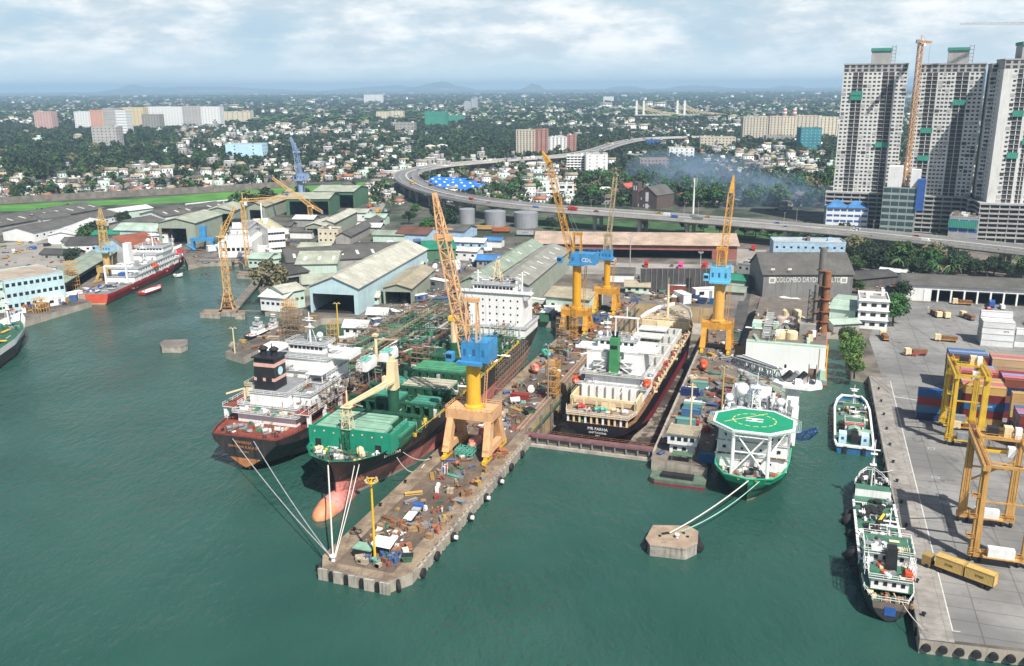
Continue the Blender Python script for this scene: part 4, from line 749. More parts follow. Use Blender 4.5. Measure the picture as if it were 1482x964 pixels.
portal_crane('nearest and largest dockside crane, pale orange portal on the long pier', -91.5, 231, 12.5, 17, 17.2, 31, 38, PALEY, mat('pedestal_yellow', (.72, .40, .035), .45, .1, .25, streak=.35), CBLUE,
   [(-1.5, -.5, 33), (-9.2, 2, 66.5), (-12, 3, 79)], PALEY, 2.1, 18, (8.4, 7.5, 6.4, 1.4, 1.6), bw=3., bt=.36)
c2 = portal_crane('golden yellow luffing crane with lettered blue house, beside the cargo ship stern', -98, 372, 10.5, 13, 13.2, 33, 39, YEL, mat('pedestal_gold', (.68, .33, .012), .45, .12, .3, streak=.3), CBLUE, [(-2.2, -.5, 36), (-13.2, 1, 76), (-16.5, 1.5, 81)], YEL, 1.9, 13, (11, 7, 5.2, 3.2, .5), tip='plate', bw=2.4, bt=.24)
for s_, x_ in (('CDL', 4.9),): text(s_, 2.4, mat('white_lettering', (.8, .8, .78), .5), c2, (x_, -3.06, 32.6), (PI / 2, 0, 0))
portal_crane('yellow crane with thin grey lattice boom, farther along the dock rails', -93.5, 411, 9.5, 12, 14.6, 28.5, 33, YEL, mat('pedestal_gold', (.68, .33, .012)), CBLUE, [(0, -.5, 33), (2.6, 1, 67)], mat('boom_tan', (.42, .33, .20), .6, .15, .3), 1.5, 11, (5, 5, 4.2, -.5, .5), bw=1.9, bt=.2)
portal_crane('amber crane with blue house seen end on, right of the dry dock', -35.8, 361, 10.5, 12, 15, 31.5, 38, YEL, mat('pedestal_amber', (.66, .36, .08), .45, .1, .3, streak=.3), mat('crane_light_blue', (.13, .46, .70), .5, .12, .3, streak=.3), [(.5, -.5, 38), (1.6, 9, 66), (2.0, 10, 73)], YEL, 2.2, 13, (7.6, 6.5, 6.2, 0, 0), bw=2.6, bt=.28, tip='plate')
LIL = mat('crane_lilac_blue', (.24, .33, .50), .55, .15, .4, streak=.3)
portal_crane('lilac blue crane rising behind the green roofed sheds', 0, 0, 9, 9, 13, 27, 34, LIL, LIL, LIL, [(0, -.5, 29), (-2, 0, 52), (-7.5, 1, 65)], LIL, 2.3, 14, (9, 6, 6, 3, 0), loc=G(437, 300), bw=4., bt=.4)
OCH = mat('crane_ochre', (.52, .36, .13), .55, .15, .4, streak=.3)
portal_crane('old ochre crane on the left quay beside the red ship', 0, 0, 9.5, 9, 11, 20, 26, OCH, OCH, mat('house_pale_blue', (.30, .48, .60), .5), [(0, -.5, 21), (-1, 1, 36), (-1.5, 1.5, 44)], OCH, 1.9, 11, (6, 5, 4, 2.6, .5), loc=G(158, 408), solid=False, bw=3.2, bt=.3)
# ---- lattice tower cranes by the small dock --------------------------------
def tower_crane(label, loc, z0, z1, jib, m, w=2.2, cw=None, cab=True, n=None, t=.22, hook=None, name='tower_crane'):
 r = thing(name, label, 'crane', (loc[0], loc[1], z0), 0, 'tower cranes'); h = z1 - z0
 MB().lattice((0, 0, 0), (0, 0, h), w, w, n or int(h / 2.6), t, m).build('mast', r)
 mb = MB(); mb.cb(0, 0, h, w * 1.3, w * 1.3, .9, m); mb.bar((0, 0, h), (0, 0, h + 6), .5, m); mb.build('slewing_platform', r)
 p = Vector((0, 0, h + 1.2)); q = Vector(jib); mb = MB()
 mb.lattice(p, q, w * .75, w * .45, max(5, int((q - p).length / 2.6)), t * .85, m, (0, 0, 1) if abs(q.z - p.z) < (q - p).length * .5 else (0, 1, 0)); mb.bar((0, 0, h + 6), p.lerp(q, .7), .12, m); mb.build('jib', r)
 if cw: mb = MB(); c = Vector(cw); mb.lattice(p, c, w * .6, w * .5, 3, t * .8, m); mb.bar((0, 0, h + 6), c, .12, m); mb.cb(c.x, c.y, c.z - 1.8, 1.6, 1.6, 2.2, GREYS); mb.build('counter_jib', r)
 if cab: MB().cb(w * .8, -.6, h - 1.4, 1.5, 1.5, 2., WHITE).build('cab', r)
 if hook: mb = MB(); e = p.lerp(q, .92); mb.bar(e, (e.x, e.y, e.z - hook), .1, BLACKM); mb.cb(e.x, e.y, e.z - hook - .8, .7, .7, .9, YELP); mb.build('hook', r)
 return r
TCY = mat('tower_crane_yellow', (.62, .37, .12), .55, .12, .5, rust=.05)
tw = G(331, 447, 2); c7 = tower_crane('orange lattice crane standing on the concrete platform in the water', tw, 2.2, 2.2 + hgt(331, 447, 344, 2.2), (7, 2, hgt(331, 447, 300, 2.2)), TCY, 2.6, None, t=.3)
mb = MB(); [mb.cb(0, 0, z, 5.2 - z * .25, 5.2 - z * .25, .3, TANR) for z in (1, 3.5, 6.5)]; [mb.bar((sx * 3, sy * 3, 0), (sx * 1.3, sy * 1.3, 8), .4, TCY) for sx in (-1, 1) for sy in (-1, 1)]; mb.rail([(-2.4, -2.4), (2.4, -2.4), (2.4, 2.4), (-2.4, 2.4), (-2.4, -2.4)], 3.8, TCY); mb.build('base_frame', c7)
tw = G(359, 384); hh = hgt(359, 384, 293); tower_crane('orange tower crane with a long level jib by the white ferry', tw, 3, 3 + hh, (33, 16, hh + 1.5), TCY, 2.3, None, t=.28)
tw = G(450, 318); hh = hgt(450, 318, 299); tower_crane('tan crane with a slanting boom before the green sheds', tw, 3, 3 + hh, (-30, 4, hh + 23), TCY, 3.2, (10, -2, hh - 4), t=.35)
# ---- tower cranes at the skyscrapers ---------------------------------------
TCO = mat('tower_crane_tan', (.50, .30, .17), .6, .12, .5)
tw = G(1303, 336); hh = hgt(1303, 336, 64); tower_crane('tan construction tower crane between the two white towers', tw, 3, 3 + hh, (16, 20, hh + 2), TCO, 2.7, (-6, -8, hh + 2), t=.5, hook=30)
tw = (370, 640); hh = H + ray(1482, 36)[2] / ray(1482, 36)[1] * 640 - 3; tower_crane('grey tower crane jib reaching over the right hand tower', tw, 3, 3 + hh, (-66, 0, hh + .8), GALV, 2.2, (14, 2, hh + 1), t=.22, cab=False)
# ---- rubber tyred gantry cranes in the container yard ----------------------
def rope_kit(r, w, d, h, m):
 for xx in (0, w):
  mb = MB(); [mb.bar((xx + s_ * .5, yy, h - 1.3), (xx + s_ * .5, yy, h * .3), .09, BLACKM) for yy in (1.2, d - 1.2) for s_ in (-1, 1)]; mb.bar((xx, 1.2, h - 1.2), (xx, d - 1.2, h - 1.2), .3, BLACKM); mb.build('cable_run', r)
 for k in range(3): mb = MB(); z = 6 + k * 5; mb.cb(-1.2, 0, z, 1.6, 1.8, .12, m); mb.rail([(-2, -.9), (-.5, -.9)], z, m, 1., 1.).rail([(-2, .9), (-2, -.9)], z, m, 1., 1.); mb.build('landing', r)
def rtg(label, v0, v1, u0, u1, zt, m):
 x, y = W(v0, u0); r = thing('gantry_crane', label, 'crane', (x, y, 3.012), RU, 'container yard gantry cranes'); w = v1 - v0; d = u1 - u0; h = zt - 3
 for yy in (0, d):
  for xx in (0, w): MB().frus(xx, yy, 1.9, xx, yy, .95, .75, .75, .6, h - 1.2, m).build('leg', r)
  mb = MB(); mb.box(-1.2, yy - .7, 1.4, w + 1.2, yy + .7, 2.7, m); mb.rail([(-1.2, yy - 1.1), (w + 1.2, yy - 1.1)], 2.7, m, 1., 1.6); mb.build('sill_beam', r)
  mb = MB(); mb.bar((0, yy, h * .62), (w, yy, h * .62), .35, m); mb.build('tie_bar', r)
  for xx in (-.6, 1.3, w - 1.3, w + .6):
   mb = MB(); n = 10; mb.lathe([(.3, -.35), (.75, -.3), (.8, 0), (.75, .3), (.3, .35)], RUBBER, xx, yy, n, 'X'); mb.v = [(p[0], p[1], p[2] + .8) for p in mb.v]; mb.cb(xx, yy, 1.2, .5, .9, .5, m); mb.build('wheel', r)
 for xx in (0, w):
  mb = MB(); mb.box(xx - .75, -1.6, h - 1.3, xx + .75, d + 1.6, h, m); mb.rail([(xx - .75, -1.6), (xx - .75, d + 1.6)], h, m, 1., 2.2).rail([(xx + .75, -1.6), (xx + .75, d + 1.6)], h, m, 1., 2.2); mb.box(xx - .12, -1.4, h, xx + .12, d + 1.4, h + .2, TANR); mb.build('girder', r)
 for yy in (0, d): mb = MB(); mb.bar((0, yy, h - .6), (w, yy, h - .6), .6, m); mb.build('end_tie', r)
 mb = MB(); mb.bar((0, d * .25, h - 1.3), (w, d * .55, h - 4.5), .3, m); mb.bar((0, d, h * .45), (w * .9, d * .9, h * .75), .4, m); mb.build('brace', r)
 ty = d * .62 if zt < 26 else d * .86; mb = MB(); mb.box(.4, ty - 2.4, h + .05, w - .4, ty + 2.4, h + .5, m); mb.cb(w * .35, ty, h + .5, 2.4, 2, 2., BLACKM); mb.cb(w * .66, ty, h + .5, 1.8, 2, 2.4, CREAM); mb.cb(w * .85, ty - 1, h + .5, 1.4, 1.4, 2.6, WHITE); mb.rail([(.4, ty - 2.4), (w - .4, ty - 2.4), (w - .4, ty + 2.4), (.4, ty + 2.4), (.4, ty - 2.4)], h + .5, m, 1., 1.4); mb.build('trolley', r)
 mb = MB(); mb.cb(w * .5, ty, h - 3.6, 6, 2.2, .6, YELP); [mb.bar((w * .5 + a, ty + b, h - 3), (w * .5 + a, ty + b, h), .1, BLACKM) for a in (-2, 2) for b in (-.8, .8)]; mb.build('spreader', r)
 MB().cb(w * .74, ty - 2.8, h - 3.4, 1.7, 1.9, 2.2, WHITE).build('cab', r)
 for yy, a in ((-1.2, 1.1), (d - 1.2, 1.1)): mb = MB(); mb.cb(w * .5, yy, 2.5, w * .52, 1.7, 2.1, WHITE if zt > 26 else GREYS); mb.cb(w * .5, yy, 2.2, w * .7, 2.2, .28, m); mb.build('engine_box', r)
 mb = MB(); mb.rail([(-1, -1.2), (-1, 1.2)], 2.5, m); mb.bar((0, -.8, 1.6), (0, -.8, h - 1.4), .45, m); mb.bar((-1, -1.2, 2.5), (0, -.8, 2.5), .2, m); mb.build('ladder', r); rope_kit(r, w, d, h, m)
 return r
rtg('bright yellow gantry crane against the mixed container stacks', 42, 50.2, 281, 297, 25.5, mat('gantry_yellow', (.58, .37, .03), .55, .2, .3, streak=.6, rust=.08, dirt=(.16, .09, .03)))
rtg('pale orange gantry crane nearest the camera behind the yellow truck', 39.2, 49.6, 207.5, 228, 27, mat('gantry_ochre', (.52, .29, .085), .55, .2, .3, streak=.6, rust=.1, dirt=(.14, .07, .03)))
# ---- containers ------------------------------------------------------------
CC = {'navy': (.012, .035, .13), 'blue': (.02, .11, .30), 'steel_blue': (.06, .17, .30), 'maroon': (.16, .022, .022), 'red': (.30, .045, .03), 'brown': (.22, .06, .035), 'yellow': (.55, .36, .12), 'white': (.76, .77, .77), 'green': (.01, .30, .09), 'tan': (.50, .33, .20), 'pink': (.55, .16, .22), 'lilac': (.28, .30, .50), 'grey': (.40, .42, .42), 'orange': (.52, .15, .03), 'teal': (.16, .36, .33)}
CMESH = {}
def cmesh(col, L_=12.19):
 if (col, L_) not in CMESH:
  m = mat('container_' + col, CC[col], .5, .12, .3, rib=('X', 1.15, .1), rust=.03, streak=.35, rnd=.25); fr = mat('container_frame_' + col, tuple(c * (.85 if col != 'white' else .45) for c in CC[col]), .5, .15, .5)
  b = MB(); l = L_ / 2; b.box(-l + .08, -1.16, .12, l - .08, 1.16, 2.5, m)
  f = MB()
  for x in (-l, l - .12):
   for y in (-1.22, 1.1): f.box(x, y, 0, x + .12, y + .12, 2.59, fr)
  for y in (-1.22, 1.1):
   for z in (0, 2.45): f.box(-l + .12, y, z, l - .12, y + .12, z + .14, fr)
  for x in (-l, l - .12):
   for z in (0, 2.45): f.box(x, -1.1, z, x + .12, 1.1, z + .14, fr)
  d = MB(); [d.bar((-l - .02, y, .2), (-l - .02, y, 2.4), .06, GALV) for y in (-.8, -.35, .35, .8)]
  CMESH[(col, L_)] = (b.mesh('body'), f.mesh('frame'), d.mesh('door_bars'))
 return CMESH[(col, L_)]
LW = mat('logo_white', (.78, .78, .76), .5); LK = mat('logo_black', (.03, .025, .02), .5)
def container(col, v, u, z, label, L_=12.19, rz=RU, group='shipping containers stacked in the yard', logo=None, xy=None):
 x, y = xy or W(v, u); r = thing('shipping_container', label, 'container', (x, y, z), rz, group); b, f, d = cmesh(col, L_)
 put('body', b, r); put('frame', f, r); put('door_bars', d, r)
 if logo: s, sz, m, dx = logo; text(s, sz, m, r, (dx, -1.19, 1.35), (PI / 2, 0, 0), name='logo', ext=.01)
 return r
ORD = ('bottom', 'second', 'third', 'fourth', 'top')
CN = {k: k.replace('_', ' ') for k in CC}
HLOGO = ('RCL', 1.1, LW, 1.5); CLOGO = ('CMA CGM', 1.0, LW, .3)
used_lab = {}
def stack(v, u, cols, where, logos=None, z=3.012):
 n = len(cols)
 for k, c in enumerate(cols):
  lv = 'top' if k == n - 1 else ('bottom' if k == 0 else {1: 'second', 2: 'third', 3: 'fourth'}[k])
  container(c, v + random.uniform(-.12, .12), u + random.uniform(-.05, .05), z + k * 2.6, f'{CN[c]} container, {lv} of {where}', logo=(logos or {}).get(k))
stack(40.7, 301.8, ['navy', 'steel_blue', 'red', 'blue'], 'the short stack left of the yellow gantry', {0: HLOGO, 1: HLOGO, 3: HLOGO})
bay = [(301.8, ['yellow', 'maroon', 'blue', 'maroon', 'yellow'], 'front stack behind the yellow gantry'), (304.5, ['red', 'navy', 'maroon', 'brown', 'pink'], 'second row behind the yellow gantry'), (307.2, ['navy', 'tan', 'maroon', 'yellow', 'yellow'], 'third row behind the yellow gantry'),
 (309.9, ['maroon', 'blue', 'red', 'grey', 'tan'], 'fourth row behind the yellow gantry'), (316, ['navy', 'maroon', 'navy', 'maroon', 'red'], 'maroon fronted row beyond the yellow gantry'), (318.7, ['blue', 'maroon', 'red', 'navy', 'pink'], 'pink topped row beyond the yellow gantry'),
 (321.4, ['maroon', 'red', 'navy', 'blue', 'tan'], 'tan topped row beyond the yellow gantry'), (324.1, ['red', 'navy', 'maroon', 'blue', 'lilac'], 'lilac topped row beyond the yellow gantry'), (336, ['navy', 'maroon', 'red', 'navy', 'maroon'], 'tall far stack with a logo'), (338.7, ['maroon', 'navy', 'red', 'maroon', 'steel_blue'], 'steel blue topped far row'), (341.4, ['red', 'navy', 'maroon', 'blue', 'lilac'], 'lilac topped far row'), (344.1, ['blue', 'maroon', 'red', 'navy', 'steel_blue'], 'last far row')]
for u_, c_, w_ in bay: stack(53.4, u_, c_, 'the ' + w_, {3: CLOGO} if u_ == 336 else ({2: CLOGO} if u_ == 301.8 else None))
bay2 = [(284, ['maroon', 'red', 'maroon', 'maroon'], 'maroon block at the right edge'), (286.7, ['navy', 'red', 'blue', 'lilac'], 'lilac topped row at the right edge'), (289.4, ['red', 'navy', 'maroon', 'pink'], 'pink topped row at the right edge'), (292.1, ['maroon', 'navy', 'red', 'steel_blue'], 'blue topped row at the right edge'),
  (298, ['navy', 'maroon', 'yellow', 'tan', 'yellow'], 'yellow topped stack right of the gantry'), (312, ['maroon', 'navy', 'brown', 'navy', 'brown'], 'brown topped stack with a logo'), (314.7, ['red', 'navy', 'maroon', 'blue', 'pink'], 'pink topped row behind the logo stack'), (317.4, ['red', 'tan', 'maroon', 'blue', 'lilac'], 'lilac topped row behind the logo stack'), (320.1, ['blue', 'tan', 'maroon', 'navy', 'red'], 'red topped row behind the logo stack'),
  (336, ['red', 'maroon', 'tan', 'tan', 'tan'], 'tan stack before the white containers'), (338.7, ['red', 'navy', 'tan', 'brown', 'pink'], 'pink topped row before the white containers'), (341.4, ['red', 'tan', 'maroon', 'navy', 'tan'], 'tan topped row before the white containers')]
for u_, c_, w_ in bay2: stack(66.6, u_, c_, 'the ' + w_, {3: CLOGO} if u_ == 312 else None)
for i, u_ in enumerate((402, 404.7, 407.4, 410.1)): stack(73.2, u_, ['white'] * (4 if i < 3 else 5), ('the front white row', 'the second white row', 'the third white row', 'the rear white row')[i], {2: ('NYK', 1., LK, 3)} if i == 0 else None)
container('green', 93, 440, 3.012, 'green container standing alone at the yard edge', rz=RU + PI / 2)
for x, w_ in ((79.5, 'right of the white row'), ): stack(86, 404, ['white', 'grey', 'white'], 'the grey and white stack ' + w_)
# ---- surfaces --------------------------------------------------------------
def smat(key, c1, c2, sc, c3=None, sc2=.6, lo=.35, hi=.65, rough=.85, joint=None):
 m = bpy.data.materials.new(key); m.use_nodes = True; global nt, N, L, geo
 nt = m.node_tree; N = nt.nodes; L = nt.links; b = N['Principled BSDF']; b.inputs['Roughness'].default_value = rough
 geo = N.new('ShaderNodeNewGeometry'); c = mx(mr(gn(sc), lo, hi), c1, c2)
 if c3: c = mx(mr(gn(sc2, 7, .7), .56, .72), c, c3)
 if joint:
  br = N.new('ShaderNodeTexBrick'); br.inputs['Scale'].default_value = joint; br.inputs['Mortar Size'].default_value = .008; br.offset = 0.; mp = N.new('ShaderNodeMapping'); mp.inputs['Rotation'].default_value = (0, 0, R(18)); L.new(geo.outputs['Position'], mp.inputs[0]); L.new(mp.outputs[0], br.inputs['Vector'])
  for k_, v_ in (('Color1', 1.), ('Color2', .90), ('Mortar', .62)): br.inputs[k_].default_value = (v_, v_, v_, 1)
  x_ = N.new('ShaderNodeMix'); x_.data_type = 'RGBA'; x_.blend_type = 'MULTIPLY'; x_.inputs[0].default_value = 1.; L.new(c, x_.inputs[6]); L.new(br.outputs[0], x_.inputs[7]); c = x_.outputs[2]
  mp2 = N.new('ShaderNodeMapping'); mp2.inputs['Rotation'].default_value = (0, 0, R(19)); mp2.inputs['Scale'].default_value = (1.2, .03, 1); L.new(geo.outputs['Position'], mp2.inputs[0]); n2_ = N.new('ShaderNodeTexNoise'); n2_.inputs['Scale'].default_value = .5; n2_.inputs['Detail'].default_value = 5; L.new(mp2.outputs[0], n2_.inputs['Vector']); c = mx(mr(n2_.outputs['Fac'], .55, .72, 0., .45), c, tuple(q * .45 for q in c1)); c = mx(mr(gn(.045, 8, .75), .62, .68, 0., .8), c, (.035, .034, .033))
 L.new(c, b.inputs['Base Color']); return m
APRON = smat('yard_apron', (.155, .153, .148), (.265, .26, .25), .035, (.11, .108, .104), .16, joint=.05)
sheet([W(30, 172.4), W(420, 217), W(420, 470), W(97, 488), W(42, 474), W(30, 450), W(24, 398), W(26.5, 345)], 3.006, APRON, 'container_yard')
QUAYC = smat('quay_edge', (.22, .205, .185), (.33, .31, .285), .2, (.13, .12, .11), .5, joint=.12)
sheet([W(25.3, 171.3), W(31.5, 172), W(29, 344), W(22.2, 343.8)], 3.010, QUAYC, 'quay_strip')
PIERT = smat('pier_top', (.085, .066, .050), (.165, .125, .095), .12, (.055, .042, .034), .5, joint=.1)
sheet([W(-98.5, 161), W(-84.2, 161), W(-84.2, 260), W(-86, 434), W(-98.5, 380)], 3.006, PIERT, 'pier_deck')
PIERE = smat('pier_kerb', (.17, .125, .088), (.32, .245, .17), .22, (.10, .075, .055), .4, joint=.16)
for n_, pts in (('pier_edge', [W(-103, 163), W(-100.5, 158.5), W(-98.5, 160.9), W(-98.5, 384), W(-103, 384)]), ('pier_edge', [W(-100.4, 158.6), W(-83.5, 157.6), W(-80, 162.6), W(-80.5, 249), W(-84, 249), W(-84, 160.9), W(-98.4, 160.9)])): sheet(pts, 3.012, PIERE, n_)
WHF = smat('wharf_top', (.11, .09, .075), (.20, .17, .14), .15, (.07, .06, .05), .5)
sheet([W(-41, 242), W(-25, 242), W(-25, 402), W(-43.5, 432)], 3.006, WHF, 'wharf_deck')
for a, c_, w_ in (((-86.2, 165), (-86.2, 430), .16), ((-97, 165), (-97, 380), .16), ((-41, 300), (-41, 430), .14), ((-30.6, 250), (-30.6, 400), .14)):
 for d_ in (0,): p, q = W(*a), W(*c_); MB().bar((*p, 3.06), (*q, 3.06), w_, TANR).build('crane_rail', kind='structure')
mk = mat('road_marking', (.55, .54, .50), .8, .15, .5)
for a, c_ in (((31.6, 176), (29.2, 340)), ((31.6, 176.2), (33, 176.3))):
 p, q = Vector((*W(*a), 0)), Vector((*W(*c_), 0)); n_ = (q - p).normalized().cross(Vector((0, 0, 1))) * .12; MB().face([(p + n_)[:2] + (3.016,), (q + n_)[:2] + (3.016,), (q - n_)[:2] + (3.016,), (p - n_)[:2] + (3.016,)], mk).build('painted_line', kind='structure')
for v_, u_ in ((36, 206), (36.2, 222), (36.5, 238), (36, 254), (37, 276)):
 mb = MB(); [mb.cb(*[a + b for a, b in zip(W(v_, u_), W(d, e))], 3.014, sx, sy, .004, mk, RU) for d, e, sx, sy in ((-.9, 0, .15, 1.2), (.9, 0, .15, 1.2), (0, .6, 1.8, .15), (0, -.6, 1.8, .15))]; mb.build('box_marking', kind='structure')
p1, p2 = W(29.5, 300), W(48, 318)
sheet([W(29, 322), W(47, 318), W(47, 318.5), W(29, 322.5)], 3.014, mk, 'painted_line')
# pier face: panels, dark recesses, fenders
mb = MB()
for i in range(32): u_ = 166 + i * 2.6; mb.cb(*W(-79.6, u_), .2, .9, 1.3 if i % 2 else 2.0, 2.75, CONC, RU)
mb.cb(*W(-80.2, 205), 1.7, .7, 84, 1.25, CONC, RU); mb.build('pier_fender_beam', kind='structure')
for k in range(9):
 f = k / 8; x, y = W(-100 + f * 16, 157.95 - .06 * f * 16)
 if k % 2: MB().cb(x, y, .3, .7, .5, 2.2, DARK, RU).build('pier_recess', kind='structure')
 else: MB().cb(x, y, -.5, 2.4, .55, 3.3, mat('pier_panel', (.36, .33, .28), .85, .3, .5, streak=.9, dirt=(.05, .045, .04)), RU).build('pier_panel', kind='structure')
def tyre(x, y, z, r, lab, rz=0, white=False, g='tyre fenders along the quays'):
 mb = MB(); mb.lathe([(r * .45, -.4), (r, -.38), (r * 1.08, 0), (r, .38), (r * .45, .4)], WHITE if white else RUBBER, 0, 0, 14, 'X'); o = mb.build('tyre_fender', None, (x, y, z), rz, smooth=False); tag(o, lab, 'fender', g)
for i, u_ in enumerate((166, 174, 184, 195, 207, 218, 228, 238)):
 tyre(*W(-78.9, u_), 1.2, 1.1, 'black rubber fender hung on the right face of the long pier', RU)
 if i in (2, 3, 4, 5): tyre(*W(-78.1, u_ - .2), 1.2, .55, 'white painted fender hung on the right face of the long pier', RU, True)
tyre(*W(-82, 159.4), 1.1, 1.5, 'largest black fender on the rounded corner of the pier', R(20)); tyre(*W(-102.4, 160.2), 1.2, 1.1, 'black fender at the rope corner of the pier', R(40))
for i in range(22): tyre(*W(24.95 - i * .115, 176 + i * 7.2), 1.5, .85, 'black tyre fender hung along the container quay wall', RU)
for i in range(7): x, y = W(26.5 + i * 3, 170.9 + i * .25); tyre(x, y, 1.5, .8, 'black tyre hung on the near end of the container quay', PI / 2 + R(-16))
for u_ in (168, 176, 190, 205, 222, 240): x, y = W(-101.8, u_); mb = MB().lathe([(.28, 3.0), (.28, 3.5), (.45, 3.6), (.45, 3.8)], BLACKM, 0, 0, 10); o = mb.build('mooring_bollard', None, (x, y, 0)); tag(o, 'black mooring bollard on the left edge of the long pier', 'bollard', 'mooring bollards')
for i in range(12): x, y = W(26.6 - i * .17, 180 + i * 13.5); mb = MB().lathe([(.28, 3.0), (.28, 3.5), (.45, 3.6), (.45, 3.8)], BLACKM, 0, 0, 10); o = mb.build('mooring_bollard', None, (x, y, 0)); tag(o, 'black mooring bollard along the container quay edge', 'bollard', 'mooring bollards')
# ---- dock gate and rail parapets ------------------------------------------
t = thing('dock_gate', 'maroon topped steel gate closing the dry dock', 'gate', (*W(-82, 250), 0), RU)
PURP = mat('gate_maroon', (.17, .085, .09), .7, .25, .4, rust=.06)
mb = MB(); mb.box(0, -1.6, 2.5, 40.6, 1.7, 2.9, PURP); mb.build('gate_deck', t); mb = MB(); mb.box(0, -.8, -3, 40.6, .8, 2.5, CONCD); mb.build('gate_wall', t)
for k in range(12): MB().box(.8 + k * 3.5, -1.5, .3, 1.2 + k * 3.5, -.8, 2.5, GREYS).build('strut', t)
mb = MB(); mb.box(0, -2.3, -2, 40.6, -1.1, .5, CONC); mb.build('gate_sill', t); mb = MB(); mb.rail([(0, 1.5), (40.6, 1.5)], 2.9, TANR, 1.1, 2.2, .1).rail([(0, -1.5), (40.6, -1.5)], 2.9, PURP, .5, 3.4, .1, 1); mb.build('railing', t)
for k in range(2): o = MB().box(0, 0, 0, .8, 184, .9, mat('pipe_duct', (.30, .20, .14), .7, .3, .5, rust=.2)).build('service_duct', None, (*W(-83.8 - k * 1.3, 250.5), 3.006), RU); tag(o, ('brown service duct along the left edge of the dry dock', 'brown service duct on the pier side of the other duct')[k], 'duct')
o = MB().box(0, 0, 0, .7, 186, .8, CONC).build('dock_parapet', None, (*W(-41.2, 246), 3.006), RU + R(.8)); tag(o, 'low concrete parapet along the right edge of the dry dock', 'parapet')
mb = MB(); [mb.box(-82.3 + k * .01, 255 + k * 12, -7, -81.7, 256 + k * 12, 2.8, CONCD) for k in range(15)]; mb.build('dock_buttress', kind='structure', rz=RU)
for k in range(26):  # timber and rubble left on the dock floor
 v_ = random.choice((random.uniform(-80, -75), random.uniform(-47, -44))); u_ = random.uniform(262, 420); s = random.uniform(.6, 1.8); o = MB().cb(0, 0, 0, s, s * 1.6, s * .7, random.choice((WOOD, CONCD, TANR)), random.random() * 3).build('timber_block', None, (*W(v_, u_), -6.99)); tag(o, 'timber or concrete block lying on the dry dock floor', 'block', 'loose blocks on the dock floor')
mb = MB(); mb.box(-7, -10, 0, 7, 10, 3.2, mat('barge_pale', (.34, .31, .26), .8, .3, .5, rust=.15)); o = mb.build('work_pontoon', None, (*W(-51, 418), -7), RU); tag(o, 'rusty pale pontoon resting at the head of the dry dock', 'pontoon')
# ---- generic builders ------------------------------------------------------
def rmat(key, c, rib=('X', .9, .12), rust=.08, streak=.45): return mat(key, c, .7, .24, .12, rib=rib, rust=rust, streak=streak, patch=('xy', .13, .2), rustc=tuple(q * .45 + .02 for q in c))
RGREY = rmat('roof_asbestos', (.12, .115, .105)); RPALE = rmat('roof_pale_green', (.40, .43, .34)); RLIGHT = rmat('roof_light', (.52, .51, .43)); RGRN = rmat('roof_sage', (.28, .34, .27)); RTAN = rmat('roof_tan', (.40, .35, .25)); RDK = rmat('roof_dark', (.075, .072, .068)); RWHITE = rmat('roof_white', (.68, .70, .68)); RSAL = rmat('roof_salmon', (.47, .36, .28), rust=.02); RTILE = rmat('roof_tile', (.30, .095, .05)); RBRN = rmat('roof_brown', (.16, .07, .05)); RBLUE = rmat('roof_blue', (.06, .22, .50)); RTEAL = rmat('roof_teal', (.02, .22, .13)); RMINT = rmat('roof_mint', (.40, .52, .43))
WPBLUE = mat('wall_pale_blue', (.46, .62, .66), .7, .1, .2, rib=('X', .8, .08), streak=.35); WMINT = mat('wall_mint', (.48, .60, .52), .7, .1, .2, streak=.3); WGRN = mat('wall_green', (.075, .17, .10), .7, .15, .2, rib=('X', .8, .08), streak=.3); WSAGE = mat('wall_sage', (.31, .35, .28), .7, .12, .2, rib=('X', .8, .08), streak=.4); WGREY = mat('wall_grey', (.30, .29, .27), .8, .2, .2, streak=.5); WCREAM = mat('wall_cream', (.62, .56, .43), .75, .12, .2, streak=.35)
WWHITE = WHITE; WDARK = mat('wall_dark', (.09, .085, .08), .8, .3, .2, streak=.5)
